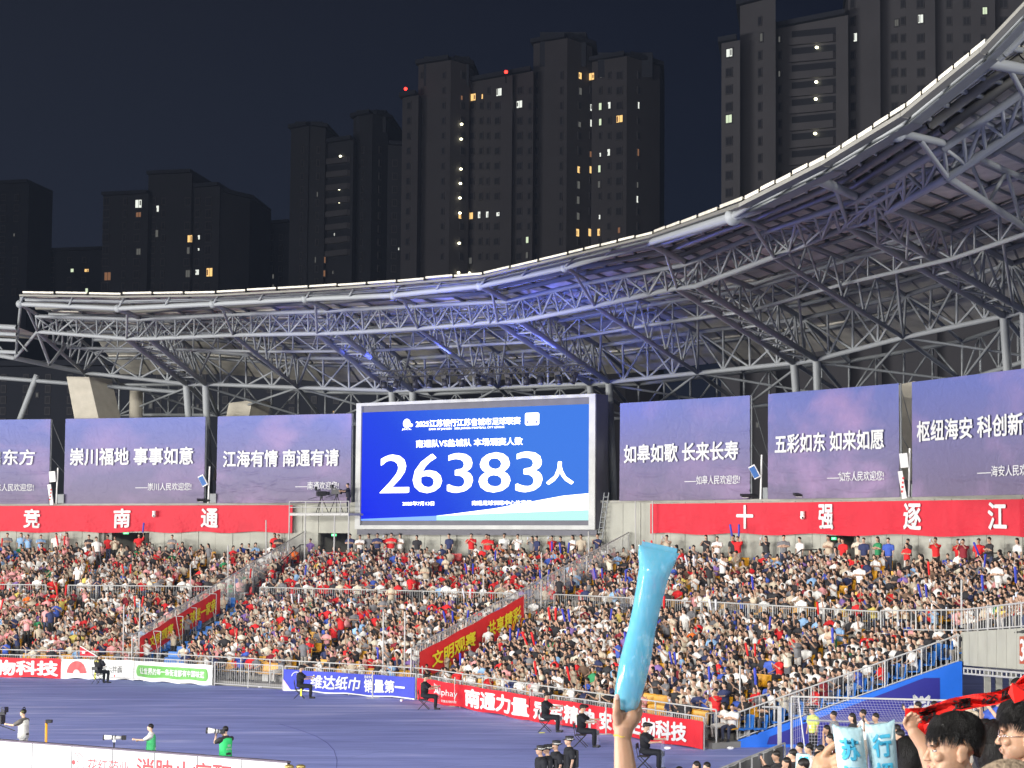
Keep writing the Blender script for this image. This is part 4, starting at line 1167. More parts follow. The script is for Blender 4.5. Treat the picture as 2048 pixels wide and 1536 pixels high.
# open fence panel and gate between the red banner and the blue wall
f0 = on_z(1412, 1492, 0); f1 = on_z(1474, 1489, 0)
railing('crowd_barrier', 'bare metal barrier between the red banner and the blue side wall', lambda x: f0.lerp(f1, x / (f1 - f0).length), (f1 - f0).length, 1.13, .13, 1.2, .026, group='crowd barriers along the front of the stand', cat='barrier')
g0 = on_z(1478, 1492, 0) + Vector((0, .6, .25)); g1 = g0 + Vector((1.45, .2, .35))
railing('crowd_barrier', 'raised metal barrier panel over the low end of the blue side wall', lambda x: g0.lerp(g1, x / (g1 - g0).length), (g1 - g0).length, 1.25, .13, .8, .03, group='crowd barriers along the front of the stand', cat='barrier')
g = empty('gate_post', (0, 0, 0), 0, 'thick grey square post standing in front of the blue wall', 'post')
q = at(1559, 1412, 68.6); mb = MB(); mb.box((q.x, q.y, q.z / 2), (.14, .14, q.z)); mb.build('shaft', M['alu'], g)
mb = MB(); mb.tube((q.x - .6, q.y, q.z - .03), (q.x, q.y, q.z - .03), .03); mb.build('arm', M['alu'], g)

# ================================================================== goal with its net
goal = empty('football_goal', (0, 0, 0), 0, 'small white football goal with a blue-white net before the blue side wall', 'goal')
G0 = Vector((on_z(1583, 1546, 0).x + .0, 62.5, 0)); G0.x = at(1583, 1390, 62.5).x; G1 = Vector((at(1948, 1397, 60.9).x, 60.9, 0))
gd = (G1 - G0).normalized(); gb = Vector((-gd.y, gd.x, 0)); H = 2.42
WT = shared('tube', unit, M['white']); GP = shared('tube', unit, M['alu'])
for q in (G0, G1):
    rod('post', GP, q, q + Vector((0, 0, H)), .035, goal)
    rod('stay', WT, q + Vector((0, 0, H)), q + gb * .8 + Vector((0, 0, H - .02)), .02, goal); rod('stay', WT, q + gb * .8 + Vector((0, 0, H - .02)), q + gb * 1.9, .02, goal)
rod('crossbar', GP, G0 + Vector((0, 0, H)), G1 + Vector((0, 0, H)), .032, goal); rod('ground_bar', WT, G0 + gb * 1.9 + Vector((0, 0, .03)), G1 + gb * 1.9 + Vector((0, 0, .03)), .03, goal)
mb = MB(); nx = 58; Lg = (G1 - G0).length
def npnt(u, v):
    q = G0.lerp(G1, u)
    if v < .5:
        w = v / .5; sag = -.16 * math.sin(w * math.pi)
        return q + gb * (2.0 * w) + Vector((0, 0, H + (1.5 - H) * w + sag))
    w = (v - .5) / .5
    return q + gb * (2.0 + .12 * math.sin(w * math.pi)) + Vector((0, 0, 1.5 * (1 - w)))
rod('rear_bar', GP, G0 + gb * 2.0 + Vector((0, 0, 1.5)), G1 + gb * 2.0 + Vector((0, 0, 1.5)), .028, goal)
for k in range(nx + 1):
    P = [npnt(k / nx, v / 14) for v in range(15)]
    for a, b in zip(P[:-1], P[1:]): mb.tube(a, b, .0035, n=3, caps=False)
for v in range(30):
    P = [npnt(u / 16, v / 29) for u in range(17)]
    for a, b in zip(P[:-1], P[1:]): mb.tube(a, b, .0035, n=3, caps=False)
for q in (G0, G1):
    for k in range(9):
        z = H * k / 9; dd_ = .8 + 1.1 * (1 - z / H); mb.tube(q + Vector((0, 0, z)), q + gb * dd_ + Vector((0, 0, z)), .0035, n=3, caps=False)
    for k in range(8): mb.tube(q + gb * (k * .24) + Vector((0, 0, 0)), q + gb * (k * .24) + Vector((0, 0, H if k < 4 else H * (1 - (k * .24 - .8) / 1.1))), .0035, n=3, caps=False)
tag(mb.build('net', M['net'], goal), kind='stuff')

# ================================================================== camera platform and its gear
cp = empty('camera_platform', (0, 0, 0), 0, 'white railed camera platform on posts beside the big screen', 'platform')
pl = bowl(t_of_px(619, 1, 8.3), 1, 0); pr = bowl(t_of_px(737, 1, 8.3), 1, 0); pd = pr - pl; pn = Vector((pd.y, -pd.x, 0)).normalized()
def cpp(u, w, z): return pl + pd * u + pn * w + Vector((0, 0, z))
mb = MB(); mb.add([cpp(u, w, z) for z in (8.2, 8.32) for u, w in ((0, .3), (1, .3), (1, 1.7), (0, 1.7))], [(0, 1, 2, 3), (4, 7, 6, 5), (0, 4, 5, 1), (1, 5, 6, 2), (2, 6, 7, 3), (3, 7, 4, 0)]); mb.build('deck', M['alu'], cp)
for z in (8.34, 8.68, 9.02): rod('rail', GP, cpp(0, 1.7, z), cpp(1, 1.7, z), .024, cp)
for u in (0, .28, .56, .86, 1): rod('post', GP, cpp(u, 1.7, 8.2), cpp(u, 1.7, 9.04), .028, cp)
for u, zb in ((0, 4.6), (.27, 5.2), (.765, 5.0), (1.0, 5.2)): rod('leg', GP, cpp(u, 1.68, zb), cpp(u, 1.68, 8.2), .042, cp)
for z in (8.34, 8.68, 9.02): rod('rail', GP, cpp(0, .3, z), cpp(0, 1.7, z), .03, cp)
def film_camera(loc, rz, label, white=False, leg=1.35, name='film_camera', lens_l=.45, k=1.0):
    g = empty(name, loc, rz, label, 'camera')
    if white: return tele(g, leg)
    bm_ = M['dark']
    mb = MB(); mb.box((0, 0, leg + .16), (.26, .55, .28)); mb.box((0, .2, leg + .36), (.1, .3, .08)); mb.build('body', bm_, g)
    mb = MB(); mb.tube((0, -.27, leg + .18), (0, -.27 - lens_l, leg + .18), .085, .11, n=16); mb.build('lens', M['white'] if white else bm_, g, True)
    mb = MB(); mb.box((.0, .32, leg + .48), (.24, .12, .17)); mb.build('viewfinder', bm_, g)
    for k in range(3):
        a = 2 * math.pi * k / 3 + .5; rod('leg', BLK, (0, 0, leg), (.45 * math.cos(a), .45 * math.sin(a), 0), .022, g)
    mb = MB(); mb.tube((0, .1, leg), (.08, .75, leg - .18), .014); mb.build('pan_bar', bm_, g)
    mb = MB(); mb.tube((0, 0, leg - .12), (0, 0, leg + .03), .08); mb.build('head', bm_, g)
    return g
def tele(g, leg):
    mb = MB(); mb.tube((0, -.12, leg), (0, -.62, leg + .02), .052, .075, n=16); mb.build('lens', M['white'], g, True)
    for y_, r_ in ((-.28, .062), (-.36, .066), (-.62, .08)):
        mb = MB(); mb.tube((0, y_, leg + .01), (0, y_ - .035, leg + .012), r_, n=16); mb.build('ring', M['dark'], g, True)
    mb = MB(); mb.box((0, -.04, leg), (.14, .12, .13)); mb.build('body', M['dark'], g)
    mb = MB(); mb.box((0, -.33, leg - .09), (.05, .09, .08)); mb.build('foot', M['white'], g)
    mb = MB(); mb.tube((0, -.33, leg - .12), (0, -.33, 0), .022); mb.build('monopod', M['dark'], g)
    return g
film_camera(cpp(.42, 1.1, 8.32), 2.0, 'covered black film camera on the platform beside the screen', leg=1.0, lens_l=.2)
film_camera(cpp(.68, 1.1, 8.32), 1.25, 'black film camera pointed by the man on the camera platform', leg=1.1, lens_l=.4)
# ---- antenna panels, lamps and cctv on the wall
def antenna(px, label, kind):
    a = bowl(t_of_px(px, 1, 10), 1, 8.95) + Vector((0, -.35, 0)); g = empty('antenna_mast', a, 0, label, 'antenna', 'antenna masts between the banners')
    mb = MB(); mb.tube((0, 0, 0), (.06, 0, 2.2), .045); mb.build('mast', M['white'], g)
    if kind == 'blue':
        mb = MB(); mb.box((-.30, -.1, 1.35), (.34, .14, .68), Matrix.Rotation(R(-28), 3, 'Y')); mb.build('panel', M['white'], g)
        mb = MB(); mb.box((-.315, -.18, 1.335), (.28, .02, .56), Matrix.Rotation(R(-28), 3, 'Y')); mb.build('panel_face', mat('antenna_blue', (.03, .12, .36), .5), g)
    else:
        mb = MB(); mb.box((-.22, -.1, 1.65), (.36, .14, .65), Matrix.Rotation(R(-6), 3, 'Y')); mb.build('panel', M['white'], g)
        mb = MB(); mb.box((-.30, -.12, .55), (.20, .16, 1.25), Matrix.Rotation(R(-9), 3, 'Y')); mb.build('long_panel', M['white'], g)
        for k in range(4):
            mb = MB(); mb.box((-.32 + k * .02, -.21, .25 + .2 * k), (.09, .01, .1)); mb.build('mark', M['redprint'], g)
    mb = MB(); mb.box((.3, .05, .3), (.38, .3, .55)); mb.build('cabinet', M['steel'], g)
antenna(117, 'white antenna panels on a mast between the two leftmost purple banners', 'white')
antenna(420, 'blue-faced antenna on a mast left of the big screen', 'blue')
antenna(1521, 'blue-faced antenna on a mast right of the big screen', 'blue')
antenna(1816, 'white antenna panels on a mast between the two rightmost purple banners', 'white')
for px, lab in ((413, 'small floodlight below the blue-faced antenna left of the screen'), (1498, 'small floodlight below the blue-faced antenna right of the screen'), (1604, 'small floodlight under the purple banner with the pink clouds'), (2006, 'small floodlight on the wall near the right edge of the view')):
    a = bowl(t_of_px(px, 1, 8.9), 1, 9.02) + Vector((0, -.5, 0)); g = empty('wall_floodlight', a, .4, lab, 'floodlight', 'small floodlights on the wall top')
    mb = MB(); mb.box((0, 0, .12), (.85, .3, .10), Matrix.Rotation(R(18), 3, 'X')); mb.build('housing', M['dark'], g)
    mb = MB(); mb.box((-.25, -.08, .04), (.3, .2, .02), Matrix.Rotation(R(18), 3, 'X')); mb.build('glass', M['white'], g); mb = MB(); mb.box((0, .1, .03), (.1, .1, .12)); mb.build('bracket', M['dark'], g)
for px, py, lab in ((308, 1030, 'white dome security camera on the left red wall banner'), (1605, 1033, 'white dome security camera on the right red wall banner')):
    a = bowl(t_of_px(px, 1, 8), 1, 0); c = at(px, py, a.y - .55); g = empty('security_camera', c, 0, lab, 'security camera', 'security cameras on the wall')
    mb = MB(); mb.tube((0, .3, .2), (0, 0, .2), .03); mb.tube((0, 0, .25), (0, 0, .05), .10, n=14); mb.build('housing', M['white'], g, True)
    mb = MB(); mb.ell((0, 0, -.02), (.12, .12, .13)); mb.build('dome', M['white'], g, True); mb = MB(); mb.ell((0, -.07, -.05), (.06, .06, .06)); mb.build('lens', M['dark'], g, True)

# ================================================================== the lit advertising board at the near left
ad_ = empty('advertising_board', (0, 0, 0), 0, 'long white lit advertising board with red writing and flower logo', 'advertising board')
b0 = at(-160, 1466, 63.9); b1 = at(575, 1527, 56.4)
b0.z = b1.z = 1.13
bd = b1 - b0; bn = Vector((bd.y, -bd.x, 0)).normalized()
def bp(u, v, off=0.0): return b0 + bd * u + bn * off + Vector((0, 0, -.95 + .95 * v))
nseg = 9
LW = emis('board_white', (1.0, .985, .99), 1.25)
for k in range(nseg):
    u0, u1 = k / nseg + .0008, (k + 1) / nseg - .0008
    V = [bp(u0, 0), bp(u1, 0), bp(u1, .97), bp(u0, .97), bp(u0, 0, -.12), bp(u1, 0, -.12), bp(u1, .97, -.12), bp(u0, .97, -.12)]
    mk('cabinet', V, [(4, 7, 6, 5), (0, 4, 5, 1), (1, 5, 6, 2), (2, 6, 7, 3), (3, 7, 4, 0)], M['dark'], ad_)
    mk('display', V[:4], [(0, 1, 2, 3)], LW, ad_)
V = [bp(0, .97, .03), bp(1, .97, .03), bp(1, 1.02, .03), bp(0, 1.02, .03), bp(0, .97, -.14), bp(1, .97, -.14), bp(1, 1.02, -.14), bp(0, 1.02, -.14)]
mk('top_cushion', V, [(0, 1, 2, 3), (4, 7, 6, 5), (0, 4, 5, 1), (2, 6, 7, 3), (1, 5, 6, 2), (0, 3, 7, 4)], mat('board_cushion', (.11, .09, .12), .7), ad_)
RE = emis('board_red', (.80, .03, .05), 1.0)
def bu(px): 
    lo, hi = 0.0, 1.0
    for _ in range(30):
        m_ = (lo + hi) / 2
        if proj(bp(m_, .5))[0] < px: lo = m_
        else: hi = m_
    return lo
bf = lambda u, v: bp(u, v, .006)
writing('lettering', '花红药业', bf, bu(176), .22, bu(258) - bu(176), .42, RE, ad_, .0)
writing('lettering', '消肿止痛酊', bf, bu(274), .12, bu(462) - bu(274), .66, RE, ad_, .02)
rr_ = bu(169) - bu(155)
disc('flower_logo_ring', bf, bu(155), .46, rr_, .33, RE, ad_, 30, -1.6, 2.0, .94); disc('flower_logo_dot', bf, bu(147.5), .48, rr_ * .25, .075, RE, ad_, 16)
disc('flower_logo_petal', bf, bu(152), .61, rr_ * .42, .12, RE, ad_, 14, -1.2, 1.6, .85); disc('flower_logo_petal', bf, bu(153), .42, rr_ * .42, .12, RE, ad_, 14, -1.3, 1.5, .85)
g = empty('board_end_bracket', (0, 0, 0), 0, 'pair of small metal clamps with lamps at the end of the lit board', 'bracket')
for dx in (0, .32):
    e_ = b1 + Vector((dx + .05, 0, 0)); mb = MB(); mb.tube((e_.x, e_.y, 0), (e_.x, e_.y, .95), .035); mb.build('stand', M['white'], g)
    mb = MB(); mb.ell((e_.x, e_.y, 1.0), (.14, .10, .07)); mb.build('clamp', mat('brass_clamp', (.35, .27, .09), .35, .6), g, True)

# ================================================================== towers
TW = {n: mat('tower_render_' + n, c, .85, 0, .08, .15) for n, c in (('a', (.095, .09, .10)), ('b', (.055, .057, .07)), ('c', (.13, .125, .137)), ('d', (.042, .046, .062)))}
WD = mat('dark_window_glass', (.046, .048, .06), .5, 0, 0, spec=.3)
WF = mat('window_frame', (.085, .082, .092), .6)
LIT = {'w': emis('lit_white', (.85, .88, .80), 1.15), 'y': emis('lit_warm', (1, .62, .22), 1.25), 'g': emis('lit_greenish', (.75, .88, .60), 1.0), 'o': emis('lit_dim_orange', (.50, .24, .12), .45), 'd': emis('lit_dim', (.30, .30, .27), .35)}
LAMP = emis('landing_lamp', (1, .95, .62), 6); REDL = emis('aviation_red', (1, .03, .02), 6)
winbox = MB(); winbox.box((0, 0, 0), (1, 1, 1)); WIN = shared('window', winbox, WD, False); FRM = shared('window_frame', winbox, WF, False)
LITM = {k: shared('lit_pane', winbox, v, False) for k, v in LIT.items()}
def tower(label, segs, ztop_ref, colkey, Y0, depth, rows, cols, lit, name='apartment_tower', rowpx=None, seed=1, lamps=(), bal=None, extra_top=()):
    """segs: (pxL, yL, pxR, yR) roof lines; cols: window columns (px at the middle, width px, height px); rows: window row centre ys at the reference px"""
    g = empty(name, (0, 0, 0), 0, label, 'apartment block')
    rr = random.Random(seed)
    planes = []
    for k, (xa, ya, xb, yb) in enumerate(segs):
        ymin = min(ya, yb); Yn = Y0 + (k % 2) * .7
        zt = at(xa, ymin, Yn).z
        # distances that make the level roof line slope as seen
        def Yof(y): return (zt - EYE) / ((at(0, y, 1.0).z - EYE))
        Ya, Yb = Yof(ya), Yof(yb)
        a = at(xa, ya, Ya); b = at(xb, yb, Yb)
        z0 = -1
        A = Vector((a.x, a.y, z0)); Bv = Vector((b.x, b.y, z0)); dv = Vector((0, depth, 0)); up = Vector((0, 0, zt - z0))
        V = [A, Bv, Bv + dv, A + dv, A + up, Bv + up, Bv + dv + up, A + dv + up]
        mk('wall', V, [(0, 1, 5, 4), (1, 2, 6, 5), (2, 3, 7, 6), (3, 0, 4, 7), (4, 5, 6, 7)], TW[colkey], g)
        # cornice
        nrm = Vector((Bv.y - A.y, -(Bv.x - A.x), 0)).normalized(); ov = nrm * 1.0; t1 = up + Vector((0, 0, .1)); t2 = up + Vector((0, 0, .9))
        V = [A + ov + t1, Bv + ov + t1, Bv + dv + t1, A + dv + t1, A + ov + t2, Bv + ov + t2, Bv + dv + t2, A + dv + t2]
        mk('cornice', V, [(0, 1, 5, 4), (1, 2, 6, 5), (3, 0, 4, 7), (4, 5, 6, 7), (0, 3, 2, 1)], TW['d'], g)
        planes.append((xa, xb, A, Bv, nrm, zt))
    for (xa, ya, xb, yb, dy) in extra_top:      # a crown storey set back on the roof
        a = at(xa, ya, Y0 + 4); b = at(xb, yb, Y0 + 4); h = Vector((0, 0, dy)); dv = Vector((0, 8, 0))
        b.z = a.z = max(a.z, b.z)
        V = [a - h, b - h, b - h + dv, a - h + dv, a, b, b + dv, a + dv]
        mk('roof_crown', V, [(0, 1, 5, 4), (1, 2, 6, 5), (3, 0, 4, 7), (4, 5, 6, 7)], TW['d'], g)
    def hit(px, py):
        for xa, xb, A, Bv, nrm, zt in planes:
            if xa <= px < xb or (planes[-1][1] <= px and xa == planes[-1][0]):
                d = ray(px, py); o = Vector((0, 0, EYE)); t = (A - o).dot(nrm) / d.dot(nrm); p = o + d * t
                return p, nrm, zt
        return None
    used = []; nw = 0
    def pane(px, py, w, h, kind):
        r = hit(px, py)
        if r is None: return
        p, nrm, zt = r; sc = p.y / FPX
        if p.z + h * sc / 2 > zt - .4: return
        rot = Vector((0, -1, 0)).rotation_difference(nrm).to_matrix().to_4x4()
        W_, H_ = w * sc, h * sc
        f = place('window', FRM, Matrix.Translation(p + nrm * .06) @ rot @ Matrix.Diagonal((W_ + .3, .22, H_ + .3, 1)), g)
        for sx_ in ((-.26, .26) if w > 7 else (0,)):
            q = place('pane', WIN if kind == 'n' else LITM[kind], Matrix.Translation(p + nrm * .18 + rot.to_3x3() @ Vector((sx_ * W_, 0, 0))) @ rot @ Matrix.Diagonal((W_ * (.44 if w > 7 else .86), .06, H_ * .92, 1)), None)
            q.parent = f; q.matrix_parent_inverse = Matrix.Identity(4); q.matrix_basis = f.matrix_basis.inverted() @ q.matrix_basis
        if kind == 'w' or kind == 'y':
            q = place('curtain', LITM['o' if kind == 'y' else 'd'], Matrix.Identity(4), None); q.parent = f
            q.matrix_basis = f.matrix_basis.inverted() @ (Matrix.Translation(p + nrm * .23 + rot.to_3x3() @ Vector((rr.choice((-.32, .3)) * W_, 0, rr.uniform(-.2, .1) * H_))) @ rot @ Matrix.Diagonal((W_ * .22, .02, H_ * rr.uniform(.4, .8), 1)))
    for (px, py, w, h, kd) in lit:
        pane(px, py, w, h, kd); used.append((px, py))
    for ri, y in enumerate(rows):
        for (px, w, h) in cols:
            if nw >= 290: break
            x = px + (px - PPX) / 57800 * (y - 300)
            yy = y
            if any(abs(x - a) < w * .9 and abs(yy - b) < h * 1.1 for a, b in used): continue
            if y > 1000: continue
            pane(x, yy, w, h, 'n'); nw += 1
    for (px, py, kd) in lamps:
        r = hit(px, py)
        p, nrm, zt = r; mb = MB(); mb.ell(p + nrm * .5, (.30, .2, .24) if kd != 'r' else (.32, .32, .32), nu=8, nv=6)
        mb.build('lamp' if kd != 'r' else 'aviation_lamp', LAMP if kd != 'r' else REDL, g, True)
    if bal:
        x0, x1, ys, dyx = bal
        for y in ys:
            a, n_, _ = hit(x0, y + dyx); b, _, _ = hit(x1 - .01, y)
            up = Vector((0, 0, 1.25)); o = n_ * .9
            mk('balcony', [a + o, b + o, b + o + up, a + o + up, a, b, b + up, a + up], [(0, 1, 2, 3), (0, 4, 5, 1), (1, 5, 6, 2), (4, 0, 3, 7)], TW['c'], g)
            lo = Vector((0, 0, -2.6))
            mk('balcony_opening', [a + n_ * .05 + up, b + n_ * .05 + up, b + n_ * .05 + up + Vector((0, 0, 1.3)), a + n_ * .05 + up + Vector((0, 0, 1.3))], [(0, 1, 2, 3)], WD, g)
    return g
f3 = lambda v, o: o + v / 2.9545
LC = [(1090, 330, 9, 14, 'y'), (1165, 335, 13, 15, 'y'), (1220, 330, 5, 9, 'd'), (1092, 422, 8, 15, 'd'), (1161, 520, 13, 14, 'w'), (1216, 512, 7, 15, 'g'), (1269, 505, 7, 14, 'w'), (1436, 505, 5, 14, 'w'), (1330, 585, 16, 15, 'y'), (1161, 612, 13, 15, 'w'), (1216, 604, 6, 14, 'g'), (1087, 618, 8, 11, 'd'),
      (1157, 795, 12, 12, 'o'), (1216, 797, 4, 8, 'w'), (1266, 783, 7, 14, 'w'), (1433, 783, 5, 15, 'o'), (1081, 885, 8, 14, 'y'), (1157, 887, 13, 15, 'y'), (1211, 880, 6, 15, 'g'), (1081, 975, 8, 16, 'd'), (1209, 972, 6, 14, 'd'), (1429, 975, 4, 12, 'd'), (1428, 1060, 5, 14, 'w'), (1078, 1065, 8, 16, 'd'), (1078, 1160, 8, 15, 'd'), (1212, 1165, 4, 9, 'w'),
      (1075, 1257, 9, 16, 'y'), (1151, 1257, 14, 16, 'y'), (1207, 1255, 7, 15, 'y'), (1327, 1243, 6, 12, 'o'), (466, 457, 13, 15, 'y'), (519, 453, 4, 10, 'y'), (390, 460, 5, 9, 'o'), (618, 427, 14, 16, 'w'), (739, 499, 15, 15, 'w'), (451, 1158, 12, 14, 'y'), (501, 1152, 7, 14, 'w'), (549, 1150, 7, 13, 'w'), (612, 1148, 8, 8, 'w'), (785, 1300, 7, 13, 'g'), (783, 1390, 6, 13, 'd'), (446, 1423, 10, 13, 'd'), (380, 1155, 8, 14, 'y')]
lit = [(790 + a / 2.9545, 40 + b / 2.9545, w, h, k) for a, b, w, h, k in LC]
lamps = [(790 + a / 2.9545, 40 + b / 2.9545, 'l') for a, b in ((382, 617), (380, 705), (378, 882), (375, 967), (372, 1053), (372, 1142), (368, 1320), (364, 1494), (450, 1497))] + [(815, 178.5, 'r')]
rowsC = [151 + 30.2 * k for k in range(13)]
colsC = [(818, 9, 13), (843, 5, 12), (887, 6, 12), (924, 10, 14), (945, 11, 13), (963, 8, 13), (977, 7, 13), (995, 12, 13), (1040, 13, 14), (1060, 7, 13), (1074, 6, 14), (1123, 6, 15), (1158, 8, 14), (1182, 11, 13), (1201, 6, 13), (1219, 7, 13), (1239, 14, 15), (1276, 5, 13)]
tower('tall dark apartment block over the middle of the roof, many windows lit yellow and white', [(805, 196, 837, 190), (837, 130, 902, 120), (902, 120, 939, 131), (939, 165, 1025, 150), (1025, 150, 1067, 142), (1067, 88, 1135, 76), (1135, 76, 1184, 93), (1184, 124, 1254, 112), (1254, 112, 1320, 133)],
      0, 'a', 390, 22, rowsC, colsC, lit, seed=3, lamps=lamps, extra_top=[(848, 113, 938, 113, 6), (1080, 64, 1172, 64, 7), (1196, 105, 1305, 107, 5)])
g = empty('aviation_beacon', (0, 0, 0), 0, 'small red warning light on the roof of the tall middle block', 'beacon')
c = at(1012, 144, 386); mb = MB(); mb.ell(c, (.34, .34, .34)); mb.build('lamp', REDL, g, True); mb = MB(); mb.tube(c - Vector((0, 0, 2.2)), c, .12); mb.build('stand', M['dark'], g)
lit = [(1460, 106, 15, 17, 'w'), (1459, 238, 15, 17, 'g'), (1524, 75, 7, 17, 'd'), (1560, 79, 4, 12, 'd'), (1560, 148, 4, 12, 'd'), (1712, 75, 8, 18, 'w'), (1794, 46, 8, 14, 'd'), (1842, 38, 11, 18, 'w'), (1970, 22, 9, 15, 'g'), (1641, 108, 5, 7, 'd')]
rowsR = [8 + 34.3 * k for k in range(15)]
colsR = [(1459, 15, 16), (1521, 8, 16), (1561, 5, 15), (1707, 9, 16), (1790, 12, 16), (1808, 8, 15), (1843, 14, 16), (1900, 9, 16), (1935, 12, 16), (1968, 8, 15), (2010, 14, 16)]
tower('tall dark apartment block behind the high end of the roof, rows of long balconies', [(1443, 87, 1480, 80), (1480, 12, 1551, -6), (1551, 58, 1696, 30), (1696, -20, 1760, -34), (1760, 0, 1870, -14), (1870, -14, 1990, -20), (1990, -40, 2110, -50)],
      0, 'c', 330, 22, rowsR, colsR, lit, seed=5, lamps=[(1637, 96, 'l'), (1636, 165, 'l'), (1635, 199, 'l'), (1634, 268, 'l')], bal=(1584, 1672, [84 + 34.3 * k for k in range(9)], 8))
f5 = lambda a, b, w, h, k: (180 + a / 5.297, 320 + b / 5.297, w, h, k)
lit = [f5(518, 465, 14, 17, 'w'), f5(518, 580, 11, 10, 'o'), f5(720, 517, 6, 13, 'w'), f5(1085, 575, 4, 8, 'd'), f5(1062, 835, 10, 15, 'y'), f5(1158, 820, 5, 9, 'w'), f5(1155, 948, 4, 5, 'w'), f5(518, 972, 9, 13, 'd'), f5(712, 780, 6, 15, 'd'), f5(190, 1233, 14, 17, 'o'), f5(1045, 960, 6, 14, 'd'), f5(1140, 1190, 8, 11, 'w'), f5(1270, 1190, 14, 18, 'y'), f5(1040, 1205, 9, 15, 'd')]
rowsL = [403 + 24.3 * k for k in range(9)]
colsL = [(216, 13, 15), (253, 7, 13), (278, 12, 14), (310, 8, 13), (330, 7, 13), (378, 11, 14), (398, 9, 13), (420, 13, 16)]
tower('dim broad apartment block over the low left end of the roof, a few windows lit', [(207, 392, 297, 388), (297, 350, 384, 346), (384, 376, 440, 372), (440, 384, 500, 398)], 0, 'b', 480, 22, rowsL, colsL, lit, seed=7)
lit = [(517, 522, 10, 14, 'w'), (515, 563, 12, 16, 'y'), (500, 564, 6, 9, 'w'), (547, 553, 4, 9, 'd'), (547, 573, 4, 8, 'd')]
tower('very dark narrow block with a bright yellow window just above the roof edge', [(500, 452, 580, 446)], 0, 'd', 520, 18, [475 + 21 * k for k in range(5)], [(517, 9, 12), (547, 7, 11), (565, 7, 11)], lit, seed=8)
lampsM = [(560 + a / 4.267, 200 + b / 4.267, 'l') for a, b in ((530, 483), (520, 762), (519, 873), (507, 985), (498, 1317))]
lit = [(652, 389, 3, 12, 'd'), (634, 389, 2, 10, 'd'), (649, 520, 3, 13, 'o'), (630, 520, 2, 12, 'd'), (648, 547, 4, 13, 'o'), (667, 545, 3, 6, 'd'), (670, 469, 2, 5, 'w'), (797, 498, 2, 5, 'w')]
tower('dim apartment block with bright landing lamps left of the tallest one', [(582, 258, 618, 252), (618, 252, 651, 256), (651, 288, 707, 279), (707, 236, 745, 227), (745, 227, 776, 238), (776, 290, 806, 292)],
      0, 'b', 437, 22, [300 + 26.4 * k for k in range(11)], [(606, 6, 12), (636, 5, 12), (726, 5, 12), (760, 7, 12), (790, 8, 12)], lit, seed=9, lamps=lampsM, bal=(655, 700, [325 + 26.4 * k for k in range(8)], 5), extra_top=[(590, 243, 645, 243, 5), (713, 220, 772, 220, 5)])
lit = [(85, 553, 3, 9, 'w'), (145, 541, 7, 7, 'g'), (174, 541, 9, 6, 'y'), (174, 581, 6, 9, 'g')]
tower('low black block with four small lit windows just above the roof edge', [(58, 505, 205, 500)], 0, 'd', 540, 18, [520 + 20 * k for k in range(4)], [(85, 6, 10), (110, 8, 10), (145, 8, 10), (174, 8, 10)], lit, seed=11)
tower('faint block at the far left edge beyond the roof', [(-60, 372, 58, 366)], 0, 'd', 520, 18, [395 + 21 * k for k in range(10)], [(-20, 10, 12), (10, 10, 12), (36, 9, 12)], [(74 - 45, 470, 3, 6, 'd')], seed=12)
# dark tree mass and low buildings between the stand and the towers, seen under the roof
lit = [(75, 790, 4, 8, 'd'), (302, 811, 6, 11, 'd'), (384, 815, 6, 7, 'd'), (396, 813, 3, 7, 'd'), (508, 822, 7, 8, 'y'), (668, 824, 3, 3, 'y'), (720, 835, 3, 5, 'd'), (1515, 850, 5, 9, 'd')]
tower('dark blocks seen under the roof behind the purple banners', [(-140, 735, 760, 728)], 0, 'd', 300, 18, [756 + 22 * k for k in range(5)], [(20 + 44 * k, 8, 12) for k in range(16)], lit, seed=13)
